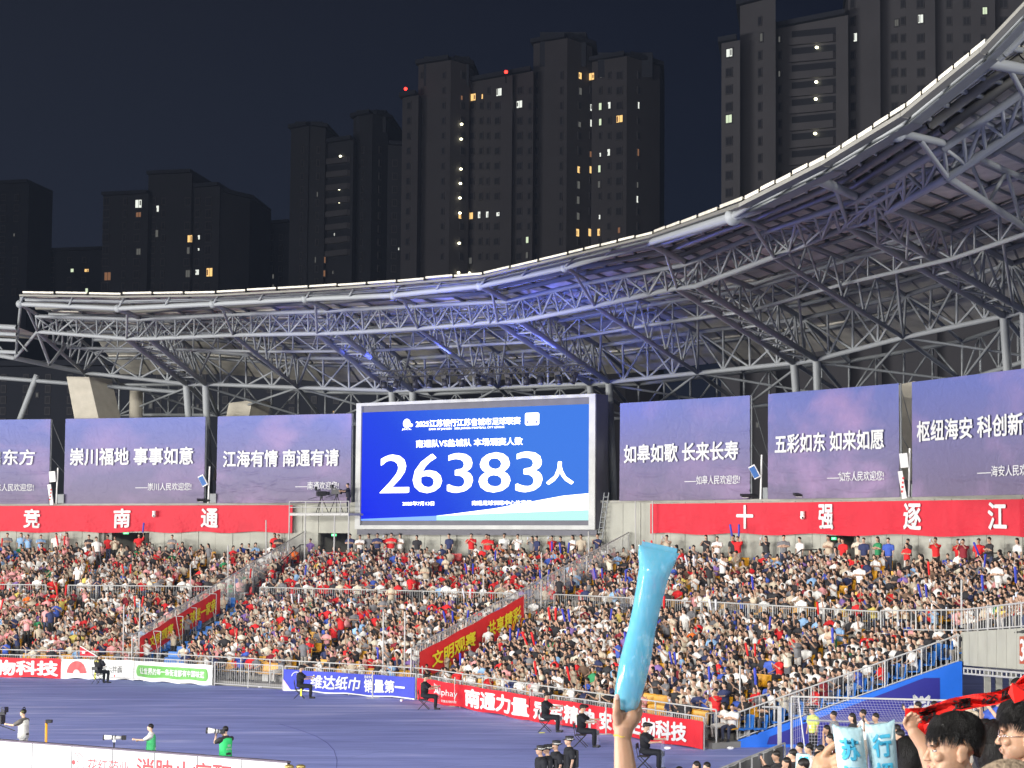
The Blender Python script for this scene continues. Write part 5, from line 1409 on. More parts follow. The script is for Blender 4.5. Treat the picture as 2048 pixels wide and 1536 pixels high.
# ================================================================== people
SKIN, SHIRT, PANTS, HAIR, PROP, SHOE = range(6)
def figure(pose='lap', stand=False, long_hair=False, head_yaw=0.0, lean=0.0, sc=1.0, cap=False):
    """primitives of a figure that faces -y, feet at z 0: ('cap', a, b, ra, rb, region) / ('ell', c, radii, region, yaw) / ('loft', rings, region)"""
    P = []
    up = .47 if stand else 0.0
    L = lambda p: Vector((p[0] + lean * (p[2] - .5) * .5, p[1] - abs(lean) * .0, p[2] + up))
    sh = .185 if long_hair else .215
    hip = .52
    rings = [(hip - .04, .165, .125, .02), (hip + .06, .16, .12, .02), (hip + .2, .155, .115, .0), (hip + .36, .195, .125, -.01), (hip + .46, sh + .02, .10, -.01), (hip + .52, .10, .075, 0), (hip + .55, .055, .055, 0)]
    P.append(('loft', [(L((0, dy, z)), rx, ry) for z, rx, ry, dy in rings], SHIRT))
    P.append(('cap', L((0, 0, hip + .50)), L((0, -.02, hip + .61)), .052, .048, SKIN))
    hc = L((0, -.035, hip + .70))
    q = Matrix.Rotation(head_yaw, 3, 'Z')
    P.append(('ell', hc, (.074, .092, .112), SKIN, head_yaw))
    P.append(('ell', hc + q @ Vector((0, -.088, -.012)), (.016, .022, .026), SKIN, head_yaw))
    P.append(('ell', hc + q @ Vector((0, -.045, -.07)), (.045, .045, .04), SKIN, head_yaw))
    for s in (-1, 1): P.append(('ell', hc + q @ Vector((s * .076, .008, -.012)), (.012, .022, .032), SKIN, head_yaw))
    P.append(('ell', hc + q @ Vector((0, .016, .032)), (.086, .100, .098), HAIR, head_yaw))
    if long_hair:
        P.append(('cap', hc + q @ Vector((0, .045, .01)), hc + q @ Vector((0, .085, -.22)), .08, .06, HAIR))
    if cap: P.append(('cap', hc + q @ Vector((0, -.06, .06)), hc + q @ Vector((0, -.15, .05)), .06, .045, HAIR))
    # legs
    for s in (-1, 1):
        if stand:
            P.append(('cap', (s * .09, .02, .98), (s * .10, .0, .50), .085, .06, PANTS)); P.append(('cap', (s * .10, 0, .50), (s * .11, .03, .1), .058, .042, PANTS))
            P.append(('cap', (s * .11, .03, .05), (s * .12, -.13, .035), .045, .035, SHOE))
        else:
            k = (s * (.13 + .03 * abs(lean)), -.42, .50)
            P.append(('cap', (s * .09, .0, hip), k, .085, .062, PANTS)); P.append(('cap', k, (s * .12, -.40, .12), .058, .045, PANTS))
            P.append(('cap', (s * .12, -.40, .05), (s * .13, -.55, .035), .042, .035, SHOE))
    # arms
    A = {'lap': [((.25, -.10, .76), (.10, -.33, .64)), ((-.25, -.10, .76), (-.09, -.32, .65))],
         'clap': [((.26, -.14, .80), (.035, -.32, .98)), ((-.26, -.14, .80), (-.02, -.33, 1.0))],
         'phone': [((.22, -.24, .92), (.06, -.36, 1.16)), ((-.22, -.22, .88), (-.05, -.35, 1.12))],
         'fold': [((.27, -.08, .78), (-.10, -.20, .83)), ((-.27, -.08, .78), (.10, -.22, .80))],
         'raise': [((.30, -.08, 1.16), (.26, -.16, 1.42)), ((-.25, -.10, .76), (-.09, -.32, .65))],
         'cheer': [((.30, -.12, 1.10), (.20, -.22, 1.36)), ((-.30, -.12, 1.10), (-.20, -.22, 1.36))],
         'chin': [((.20, -.24, .80), (.05, -.16, 1.12)), ((-.25, -.10, .76), (.05, -.25, .72))],
         'down': [((.26, .0, .74), (.25, -.06, .50)), ((-.26, .0, .74), (-.25, -.06, .50))],
         'reach': [((.24, -.22, .84), (.17, -.50, .86)), ((-.24, -.18, .80), (-.10, -.42, .80))],
         'aim': [((.24, -.20, .86), (.06, -.34, 1.13)), ((-.26, -.20, .90), (-.10, -.30, 1.10))]}[pose]
    for s, (e_, h) in zip((1, -1), A):
        shp = L((s * sh, 0, hip + .44)); e_ = L(e_); h = L(h)
        mid = shp.lerp(e_, .72)
        P.append(('cap', shp, mid, .066, .056, SHIRT)); P.append(('cap', mid, e_, .041, .038, SKIN)); P.append(('cap', e_, h, .038, .027, SKIN))
        d = (h - e_).normalized(); P.append(('ell', h + d * .045, (.036, .036, .05), SKIN, 0))
    if pose in ('raise', 'cheer'):
        for s, (e_, h) in zip((1, -1), A):
            if pose == 'raise' and s < 0: continue
            h = L(h); P.append(('cap', h, h + Vector((s * .06, -.08, .52)), .045, .055, PROP))
    if pose == 'phone': P.append(('cap', L((.0, -.40, 1.16)), L((0, -.40, 1.25)), .035, .035, PROP))
    return P
def prim_mesh(mb, p, n, m, grow=0.0):
    if p[0] == 'cap':
        a, b = Vector(p[1]), Vector(p[2]); ra, rb = p[3] + grow, p[4] + grow
        d = (b - a); l = max(d.length, 1e-5); q = d.to_track_quat('Z', 'Y'); V = []; rr = []
        if n >= 8: prof = [(-ra, .02), (-ra * .7, .7), (0, 1), (l, None), (l + rb * .7, -.7), (l + rb, -.02)]
        else: prof = [(-ra * .6, .35), (0, 1), (l, None), (l + rb * .6, -.35)]
        for z, f in prof:
            r_ = rb if f is None else (ra * f if f > 0 else rb * -f)
            for i in range(n):
                t = 2 * math.pi * i / n; V.append(a + q @ Vector((r_ * math.cos(t), r_ * math.sin(t), z)))
        k = len(prof); F = [(j * n + i, j * n + (i + 1) % n, (j + 1) * n + (i + 1) % n, (j + 1) * n + i) for j in range(k - 1) for i in range(n)]
        F += [tuple(range(n - 1, -1, -1)), tuple(range((k - 1) * n, k * n))]
        mb.add(V, F, m)
    elif p[0] == 'ell':
        mb.ell(p[1], [r + grow for r in p[2]], Matrix.Rotation(p[4], 3, 'Z'), nu=max(n, 6) if n < 8 else 14, nv=5 if n < 8 else 9, m=m)
    else:
        n2 = max(n, 8); V = []
        R_ = p[1]
        for c, rx, ry in R_:
            for i in range(n2):
                t = 2 * math.pi * i / n2; ct, st = math.cos(t), math.sin(t)
                e_ = .8; V.append(c + Vector(((rx + grow) * math.copysign(abs(ct) ** e_, ct), (ry + grow) * math.copysign(abs(st) ** e_, st), 0)))
        F = [(j * n2 + i, j * n2 + (i + 1) % n2, (j + 1) * n2 + (i + 1) % n2, (j + 1) * n2 + i) for j in range(len(R_) - 1) for i in range(n2)]
        F += [tuple(range(n2 - 1, -1, -1)), tuple(range((len(R_) - 1) * n2, len(R_) * n2))]
        mb.add(V, F, m)
# ---- low version as arrays, for the far crowd
def low_figure(**kw):
    mb = MB()
    for p in figure(**kw):
        if p[0] == 'ell' and max(p[2]) < .035: continue
        if p[0] == 'ell' and p[3] == SKIN and p[2][0] == .036: continue
        reg = p[3] if p[0] == 'ell' else (p[5] if p[0] == 'cap' else p[2])
        prim_mesh(mb, p, 5, reg)
    T = []; Rg = []
    for f, r in zip(mb.f, mb.m):
        for k in range(1, len(f) - 1): T.append((f[0], f[k], f[k + 1])); Rg.append(r)
    return np.array(mb.v, dtype=np.float32), np.array(T, dtype=np.int32), np.array(Rg, dtype=np.int32)
rp = random.Random(99)
LOWS = []
for pose in ('lap', 'clap', 'phone', 'fold', 'chin', 'lap', 'clap', 'reach', 'chin', 'fold', 'phone', 'lap', 'aim'):
    for lh in (False, True): LOWS.append(low_figure(pose=pose, long_hair=lh, head_yaw=rp.uniform(-.7, .7), lean=rp.uniform(-.25, .25)))
LOW_RAISE = [low_figure(pose=p, long_hair=lh, head_yaw=.3) for p in ('raise', 'cheer') for lh in (False, True)]
LOW_STAND = [low_figure(pose=p, stand=True, long_hair=lh) for p in ('fold', 'phone', 'down', 'clap') for lh in (False, True)]
SHIRTS = {'black': (.032, .031, .034), 'white': (.70, .69, .66), 'red': (.58, .02, .022), 'dark red': (.22, .02, .03), 'grey': (.17, .17, .18), 'beige': (.47, .40, .30), 'navy': (.03, .038, .10), 'blue': (.05, .10, .42),
          'light blue': (.24, .40, .62), 'pink': (.66, .30, .30), 'cream': (.60, .55, .44), 'green': (.03, .22, .09), 'brown': (.12, .075, .05), 'purple': (.20, .12, .33), 'yellow': (.62, .50, .12), 'orange': (.75, .15, .02)}
def pick_shirt(px, py, r):
    # what the photo shows: more red under the screen, pink at the far left, darker clothes to the right
    w = dict(black=24, white=30, red=8, grey=9, beige=9, navy=7, blue=2, cream=6, brown=4, pink=3, purple=2, green=1, yellow=1, orange=.4)
    w['light blue'] = 3; w['dark red'] = 2
    if 560 < px < 1130 and py < 1200: w['red'] = 27; w['black'] = 15
    if px < 560: w['pink'] = 9; w['beige'] = 14; w['white'] = 26; w['red'] = 10; w['black'] = 19
    if 430 < px < 830 and py > 1215: w['red'] = 13; w['pink'] = 7; w['cream'] = 12; w['white'] = 27
    if px < 110 and py > 1130: w['pink'] = 26
    if px > 850 and py > 1230: w['black'] = 30; w['blue'] = 4; w['red'] = 6
    if px > 1250: w['black'] = 30; w['white'] = 32; w['red'] = 6
    k = list(w); return r.choices(k, [w[x] for x in k])[0]
PANTSC = [(.035, .035, .04), (.04, .045, .075), (.05, .06, .11), (.25, .23, .20), (.10, .10, .11), (.5, .48, .45), (.02, .02, .02)]
SKINS = [(.44, .275, .19), (.50, .32, .225), (.36, .22, .15), (.47, .30, .215)]
HAIRC = [(.012, .010, .009), (.02, .014, .010), (.008, .008, .009)]
PROPC = {'stick': [(.04, .05, .38), (.04, .05, .38), (.60, .60, .66), (.62, .02, .02)], 'phone': (.6, .65, .75)}
FACE_TO = Vector((-48, 38, 0))
seats = []      # every seat: (tier, row, t, pos, px, py)
def row_seats(tier, i, t0, t1):
    if tier == 'low': s = low_s(i) + .0385 * .62; z = low_z(i)
    else: s = up_s(i) + .037 * .60; z = up_z(i)
    t = t0; out = []
    while t < t1:
        p = bowl(t, s, z); e_ = .01; d = (bowl(min(t + e_, 8.99), s, z) - p); d.z = 0; m_ = d.length / e_
        if m_ < .8: t += .1; continue
        out.append((tier, i, t, p)); t += .50 / m_
    return out
# aisles, given along the stand
AISLE_LOW = [1.0, 2.0, 3.07, 4.0, 5.0, 6.05, 6.9]
AISLE_UP = [.95, 1.8, 2.5, 3.07, 4.0, 5.0, 5.75, 6.5, 7.3]
def in_aisle(tier, p, t, s):
    for a in (AISLE_LOW if tier == 'low' else AISLE_UP):
        if abs(t - a) < .6 and (bowl(a, s, 0) - bowl(t, s, 0)).length < .62: return a
    return None
for i in range(LOW_N): seats += row_seats('low', i, 0.0, 7.97)
for j in range(UP_N): seats += row_seats('up', j, 0.0, 8.9)
keep = []
for (tier, i, t, p) in seats:
    px, py = proj(p + Vector((0, 0, 1.0)))
    if px < -130 or px > 2170: continue
    s = (low_s(i) if tier == 'low' else up_s(i))
    ai = in_aisle(tier, p, t, s)
    keep.append((tier, i, t, p, px, py, ai, (p - Vector((0, 0, EYE))).length))
def yaw_of(p, t, r):
    rad = bowl(t, 0, 0) - bowl(t, 1, 0); rad.z = 0; rad.normalize()
    tgt = (FACE_TO - Vector((p.x, p.y, 0))); tgt.z = 0; tgt.normalize()
    d = rad * .45 + tgt * .75; a = math.atan2(d.y, d.x) + math.pi / 2      # figures face -y
    return a + r.gauss(0, .22)
rc_ = random.Random(2024)
people = []; empties = []
for q in keep:
    tier, i, t, p, px, py, ai, dist = q
    if ai is not None:
        if rc_.random() < .16: people.append((q, True))
        continue
    occ = .965
    if tier == 'low' and i == 0: occ = .62
    if tier == 'low' and i == 0 and 430 < px < 575: occ = .45
    if tier == 'low' and i == 1: occ = .90
    if tier == 'low' and 3.0 < t < 3.2 - i * .005 : occ = .10
    if tier == 'low' and i in (0, 1) and px > 1465: occ = .45
    if tier == 'low' and i <= 1 and 1290 < px < 1345: occ = .2
    if tier == 'low' and t > 7.75: occ = .35
    if tier == 'up' and i == UP_N - 1: occ = .5
    if rc_.random() < occ: people.append((q, False))
    else: empties.append(q)
# the seats themselves: rows of shells; the empty ones are things of their own
sm = MB(); sm.box((0, -.03, .42), (.42, .40, .05)); sm.box((0, .19, .62), (.42, .05, .40), Matrix.Rotation(R(-8), 3, 'X'))
def seat_colour(q):
    tier, i, t = q[0], q[1], q[2]
    if tier == 'low': return 'blue' if ((t > 2.98 and t < 3.35) or t > 7.2 or (t < 1.25 and i < 3)) else 'yellow'
    return 'blue' if t < 1.3 else ('red' if 2.6 < t < 4.0 else 'yellow')
SEATME = {}
for c in ('yellow', 'blue', 'red'):
    b = MB(); b.box((0, -.03, .42), (.43, .42, .05)); b.box((0, -.22, .40), (.43, .04, .06)); SEATME[c, 'pan'] = shared('seat_pan', b, M['seat_' + c], False)
    b = MB(); b.box((0, .19, .66), (.43, .045, .44), Matrix.Rotation(R(-8), 3, 'X')); b.box((0, .215, .87), (.36, .05, .04)); SEATME[c, 'back'] = shared('seat_back', b, M['seat_' + c], False)
    b = MB(); b.box((0, .05, .2), (.30, .06, .40)); SEATME[c, 'leg'] = shared('seat_leg', b, M['alu'], False)
ORD = ['front', 'second', 'third', 'fourth', 'fifth', 'sixth', 'seventh', 'eighth', 'ninth', 'tenth', 'eleventh', 'twelfth', 'thirteenth']
MARKS = [(60, 'the cut red banner'), (160, 'the red fan'), (230, 'the brushed characters'), (345, 'the green panel'), (500, 'the bare barrier'), (600, 'the ring logo')]
MARKS += [(x, '%s blue-banner character' % o) for x, o in zip((636, 662, 688, 710, 742, 762, 786, 806), ('first', 'second', 'third', 'fourth', 'fifth', 'sixth', 'seventh', 'last'))]
MARKS += [(836, 'the blue-red banner gap'), (895, 'the word Alphay')]
MARKS += [(x, '%s red-banner character' % o) for x, o in zip((950, 982, 1015, 1045, 1087, 1117, 1147, 1177, 1217), ('first', 'second', 'third', 'fourth', 'fifth', 'sixth', 'seventh', 'eighth', 'ninth'))]
MARKS += [(1247, 'the raised hand'), (1275, 'fourth-last red-banner character'), (1303, 'third-last red-banner character'), (1333, 'second-last red-banner character'), (1362, 'last red-banner character'), (1395, 'the blank banner end'), (1440, 'the bare end barrier'), (1500, 'the blue wall tip'), (1560, 'the grey square post'),
          (1610, 'the goal post'), (1660, 'the goal net corner'), (1710, 'the goal middle'), (1780, 'the goal right half'), (1840, 'the crest'), (1900, 'the blue wall top'), (2000, 'the gate sign')]
def mark(px): return min(MARKS, key=lambda m_: abs(m_[0] - px))[1]
empt_vis = [q for q in empties if q[0] == 'low' and (q[1] <= 1 or q[2] < 3.25 and q[2] > 2.98 or q[2] > 7.7) and -20 < q[4] < 2060][:110]
used_lab = {}
for q in empt_vis:
    tier, i, t, p, px, py, ai, dist = q; c = seat_colour(q)
    lab = 'empty %s plastic seat in the %s row above %s' % (c, ORD[i], mark(px))
    e_ = empty('stadium_seat', p, yaw_of(p, t, random.Random(1)) * 0 + math.atan2((bowl(t, 0, 0) - bowl(t, 1, 0)).y, (bowl(t, 0, 0) - bowl(t, 1, 0)).x) + math.pi / 2, lab, 'seat', 'empty seats above ' + mark(px))
    for k in ('pan', 'back', 'leg'): place('seat_' + k, SEATME[c, k], Matrix.Identity(4), e_)
seatset = set(id(q) for q in empt_vis)
for c in ('yellow', 'blue', 'red'):
    mb = MB()
    for q in keep:
        if q[6] is not None or id(q) in seatset or seat_colour(q) != c: continue
        rad = bowl(q[2], 0, 0) - bowl(q[2], 1, 0); a = math.atan2(rad.y, rad.x) + math.pi / 2
        Mx = Matrix.Rotation(a, 3, 'Z')
        mb.add([Mx @ Vector(v) + q[3] for v in sm.v], sm.f)
    tag(mb.build('seat_rows', M['seat_' + c]), c + ' plastic seats under the seated crowd', 'seats', kind='stuff')

# ---- the detailed figures: one continuous remeshed body, clothes and hair as its children
def remesh(mb, voxel, smooth=0, name='body'):
    me = bpy.data.meshes.new(name); me.from_pydata(mb.v, [], mb.f); me.update()
    o = bpy.data.objects.new(name, me)
    r = o.modifiers.new('r', 'REMESH'); r.mode = 'VOXEL'; r.voxel_size = voxel; r.use_smooth_shade = True
    if smooth: s_ = o.modifiers.new('s', 'SMOOTH'); s_.iterations = smooth; s_.factor = .5
    me2 = evaluated_mesh(o); bpy.data.meshes.remove(me)
    me2.name = name; me2.materials.clear()
    me2.polygons.foreach_set('use_smooth', [True] * len(me2.polygons))
    return me2
def objcol_mat(name, rough, bump=0, mul=1.0):
    m = bpy.data.materials.new(name); m.use_nodes = True; t = m.node_tree; p = t.nodes['Principled BSDF']; p.inputs['Roughness'].default_value = rough; p.inputs['Specular IOR Level'].default_value = .25
    oi = t.nodes.new('ShaderNodeObjectInfo'); tcn = t.nodes.new('ShaderNodeTexCoord')
    n = t.nodes.new('ShaderNodeTexNoise'); n.inputs['Scale'].default_value = 7; n.inputs['Detail'].default_value = 3; t.links.new(tcn.outputs['Object'], n.inputs['Vector'])
    mr = t.nodes.new('ShaderNodeMapRange'); mr.inputs['To Min'].default_value = .82; mr.inputs['To Max'].default_value = 1.16; t.links.new(n.outputs['Fac'], mr.inputs['Value'])
    vm = t.nodes.new('ShaderNodeVectorMath'); vm.operation = 'SCALE'; t.links.new(oi.outputs['Color'], vm.inputs[0]); t.links.new(mr.outputs[0], vm.inputs['Scale']); t.links.new(vm.outputs[0], p.inputs['Base Color'])
    if bump:
        b = t.nodes.new('ShaderNodeBump'); b.inputs['Strength'].default_value = bump; b.inputs['Distance'].default_value = .03; t.links.new(n.outputs['Fac'], b.inputs['Height']); t.links.new(b.outputs[0], p.inputs['Normal'])
    return m
CLOTH = objcol_mat('cloth', .8, .8); SKINM = objcol_mat('person_skin', .5); HAIRM = objcol_mat('person_hair', .45)
def build_template(voxel, **kw):
    F = figure(**kw); reg = lambda p: p[3] if p[0] == 'ell' else (p[5] if p[0] == 'cap' else p[2])
    out = {}
    mb = MB()
    for p in F:
        if reg(p) in (SKIN, SHIRT, PANTS): prim_mesh(mb, p, 10, 0)
    out['person'] = remesh(mb, voxel, 1, 'person')
    for nm, r_, gr in (('shirt', SHIRT, .013), ('trousers', PANTS, .012), ('hair', HAIR, .0), ('shoes', SHOE, 0), ('held_thing', PROP, 0)):
        mb = MB(); any_ = False
        for p in F:
            if reg(p) == r_: prim_mesh(mb, p, 10, 0, gr); any_ = True
        if not any_: continue
        out[nm] = remesh(mb, voxel, 1, nm) if nm not in ('held_thing', 'shoes') else shared(nm, mb, CLOTH)
    for nm, me in out.items():
        me.materials.clear(); me.materials.append(SKINM if nm == 'person' else (HAIRM if nm == 'hair' else CLOTH))
    return out
_tpl = {}
def template(voxel=.036, **kw):
    k = (voxel, tuple(sorted(kw.items())))
    if k not in _tpl: _tpl[k] = build_template(voxel, **kw)
    return _tpl[k]
def person(tpl, loc, yaw, shirt, pants, label, group=None, sc=1.0, name='spectator', cat='person', hair=(.012, .010, .009), skin=None, prop=None, shoe=(.03, .03, .03)):
    skin = skin or rc_.choice(SKINS)
    b = bpy.data.objects.new(name, tpl['person']); COL.objects.link(b); b.location = loc; b.rotation_euler = (0, 0, yaw); b.scale = (sc, sc, sc); b.color = (*skin, 1)
    tag(b, label, cat, group)
    for nm, c in (('shirt', shirt), ('trousers', pants), ('hair', hair), ('shoes', shoe)):
        if nm not in tpl: continue
        o = bpy.data.objects.new(nm, tpl[nm]); COL.objects.link(o); o.parent = b; o.color = (*c, 1)
    if 'held_thing' in tpl:      # held: a thing of its own
        nm = 'clapper_stick' if prop is None else prop[0]
        o = bpy.data.objects.new(nm, tpl['held_thing']); COL.objects.link(o); o.matrix_world = Matrix.Translation(loc) @ Matrix.Rotation(yaw, 4, 'Z') @ Matrix.Diagonal((sc, sc, sc, 1))
        c = (.05, .07, .42) if prop is None else prop[1]; o.color = (*c, 1)
        px_ = proj(Vector(loc) + Vector((0, 0, 1.2)))
        o['kind_note'] = 0; del o['kind_note']
        row_ = label.split(', ')[-1] if ' row' in label.split(', ')[-1] else 'the crowd near ' + mark(px_[0])
        tag(o, ({'clapper_stick': 'inflated clapper held up in ', 'phone': 'phone held up in ', 'camera_grip': 'black camera grip held in '}[nm] + row_), {'clapper_stick': 'clapper', 'phone': 'phone', 'camera_grip': 'grip'}[nm], 'things held up in the crowd')
    return b
POSED = {'lap': 'hands in lap', 'clap': 'clapping', 'phone': 'phone raised', 'fold': 'arms folded', 'chin': 'hand at chin', 'raise': 'stick raised', 'cheer': 'raising two clapper sticks', 'down': 'arms down', 'reach': 'hands forward'}
def add_person(q, standing, shirt, r):
    tier, i, t, p, px, py, ai, dist = q
    female = r.random() < .40
    pose = r.choices(['lap', 'clap', 'phone', 'fold', 'chin', 'reach', 'raise'], [30, 24, 9, 12, 10, 8, 3])[0]
    if standing: pose = r.choice(['fold', 'phone', 'clap', 'down'])
    hy = r.choice([-.6, .4]); ln = {'lap': -.15, 'clap': .1, 'phone': .0, 'fold': .15, 'chin': -.2, 'reach': .1}.get(pose, 0) if not standing else 0
    tpl = template(pose=pose, stand=standing, long_hair=female, head_yaw=hy if not standing else 0, lean=ln)
    where = ('%s row above %s' if tier == 'low' else '%s upper row over %s') % (ORD[i], mark(px))
    lab = '%s spectator, %s shirt, %s, %s' % ('long-haired' if female else 'short-haired', shirt, 'standing' if standing else POSED[pose], where)
    return person(tpl, p, yaw_of(p, t, r), SHIRTS[shirt], r.choice(PANTSC), lab, 'spectators in the ' + ('lower' if tier == 'low' else 'upper') + ' tier', r.uniform(.93, 1.04), hair=r.choice(HAIRC), prop=('phone', (.5, .55, .65)) if pose == 'phone' else None)
people.sort(key=lambda a: a[0][7])
N_NEAR = 205
vis = [a for a in people if -20 < a[0][4] < 2065]
near = vis[:N_NEAR]; nearid = set(id(a) for a in near)
for a in near: add_person(a[0], a[1], pick_shirt(a[0][4], a[0][5], rc_), rc_)
print('templates', len(_tpl), sum(len(m.polygons) for t in _tpl.values() for m in t.values()) * 2, 'crowd', len(people))
# ---- everyone farther: one mesh, coloured clothes as a face attribute
VV = []; TTs = []; CC = []; base = 0
for a in people:
    if id(a) in nearid: continue
    (tier, i, t, p, px, py, ai, dist), standing = a
    r = rc_
    if standing: Vt, Tt, Rg = r.choice(LOW_STAND)
    elif r.random() < (.012 if px < 850 else .03): Vt, Tt, Rg = r.choice(LOW_RAISE)
    else: Vt, Tt, Rg = r.choice(LOWS)
    yaw = yaw_of(p, t, r); c, s = math.cos(yaw), math.sin(yaw); sc = r.uniform(.88, 1.06)
    V = Vt * sc; V[:, 0] += V[:, 2] * r.gauss(0, .07); V[:, 1] += V[:, 2] * r.gauss(-.03, .08)
    X = np.empty_like(V); X[:, 0] = V[:, 0] * c - V[:, 1] * s + p.x + r.gauss(0, .03); X[:, 1] = V[:, 0] * s + V[:, 1] * c + p.y; X[:, 2] = V[:, 2] + p.z
    sh = SHIRTS[pick_shirt(px, py, r)]; k = r.uniform(.85, 1.18)
    stick = r.choice(PROPC['stick']) if not (px < 560) else (.6, .03, .03)
    cols = np.array([r.choice(SKINS), tuple(min(1, x * k) for x in sh), r.choice(PANTSC), r.choice(HAIRC) if r.random() > .05 else (.6, .58, .55), stick, (.05, .05, .05)], dtype=np.float32)
    VV.append(X); TTs.append(Tt + base); base += len(X); CC.append(cols[Rg])
VV = np.concatenate(VV); TTs = np.concatenate(TTs); CC = np.concatenate(CC)
me = bpy.data.meshes.new('crowd')
me.vertices.add(len(VV)); me.vertices.foreach_set('co', VV.ravel())
me.loops.add(len(TTs) * 3); me.loops.foreach_set('vertex_index', TTs.ravel())
me.polygons.add(len(TTs)); me.polygons.foreach_set('loop_start', np.arange(0, len(TTs) * 3, 3, dtype=np.int32)); me.polygons.foreach_set('use_smooth', np.ones(len(TTs), dtype=bool))
at_ = me.attributes.new('cloth_colour', 'FLOAT_COLOR', 'FACE')
at_.data.foreach_set('color', np.concatenate([CC, np.ones((len(CC), 1), dtype=np.float32)], axis=1).ravel())
me.update(calc_edges=True); me.validate()
m = bpy.data.materials.new('crowd_cloth'); m.use_nodes = True; t_ = m.node_tree; p_ = t_.nodes['Principled BSDF']; p_.inputs['Roughness'].default_value = .75; p_.inputs['Specular IOR Level'].default_value = .25
an = t_.nodes.new('ShaderNodeAttribute'); an.attribute_name = 'cloth_colour'; t_.links.new(an.outputs['Color'], p_.inputs['Base Color'])
tag(mesh_ob('crowd', me, m), 'dense seated crowd filling both tiers of the stand', 'crowd', kind='stuff')
bpy.data.scenes.remove(_tmp) if False else None

# ---- people standing against the wall at the top, as the photo shows them
BACKROW = [(16, 'grey', 'fold'), (40, 'light blue', 'down'), (58, 'light blue', 'phone'), (79, 'light blue', 'fold'), (114, 'white', 'down'), (131, 'pink', 'phone'), (180, 'black', 'fold'), (275, 'red', 'raise'), (347, 'grey', 'fold'), (546, 'red', 'down'), (560, 'black', 'fold'),
           (697, 'navy', 'fold'), (723, 'white', 'fold'), (734, 'grey', 'down'), (758, 'navy', 'fold'), (770, 'red', 'phone'), (786, 'red', 'fold'), (797, 'white', 'fold'), (837, 'black', 'down'), (895, 'navy', 'down'), (946, 'red', 'clap'), (970, 'red', 'fold'), (981, 'red', 'fold'), (1005, 'white', 'down'),
           (1039, 'white', 'clap'), (1061, 'grey', 'phone'), (1077, 'navy', 'down'), (1101, 'red', 'phone'), (1125, 'black', 'fold'), (1142, 'white', 'fold'), (1166, 'beige', 'down'), (1192, 'navy', 'clap'), (1338, 'beige', 'phone'), (1408, 'black', 'clap'), (1439, 'white', 'fold'), (1463, 'black', 'down'),
           (1480, 'red', 'cheer'), (1528, 'black', 'phone'), (1572, 'grey', 'fold'), (1595, 'white', 'down'), (1662, 'beige', 'fold'), (1674, 'grey', 'fold'), (1691, 'red', 'down'), (1712, 'cream', 'reach'), (1733, 'navy', 'down'), (1751, 'green', 'fold'), (1782, 'blue', 'down'), (1812, 'black', 'fold'),
           (1877, 'red', 'phone'), (1912, 'red', 'clap'), (1932, 'dark red', 'phone'), (1953, 'red', 'down'), (1985, 'black', 'fold'), (2030, 'white', 'down')]
under = lambda px: 'under the big screen' if 712 < px < 1190 else ('below the left red wall banner' if px < 622 else ('beside the screen post' if px < 712 else ('below the right red wall banner' if px > 1305 else 'beside the tall stair railing')))
for k, (px, c, pose) in enumerate(BACKROW):
    t = t_of_px(px, .965, 6); s = .955 + .02 * (k % 2); p = bowl(t, s, up_z(UP_N - 1) + .08)
    prev = BACKROW[k - 1][1] if k else 'blue'
    lab = '%s-shirted spectator %s %s, next to %s shirt' % (c, {'raise': 'raising one arm', 'cheer': 'raising two clappers', 'down': 'standing'}.get(pose, POSED[pose]), under(px), prev)
    person(template(pose=pose, stand=True, long_hair=(k % 4 == 1)), p, yaw_of(p, t, rc_), SHIRTS[c], rc_.choice(PANTSC), lab, 'people standing along the back wall', rc_.uniform(.96, 1.05), name='spectator', prop=('phone', (.5, .55, .65)) if pose == 'phone' else None)
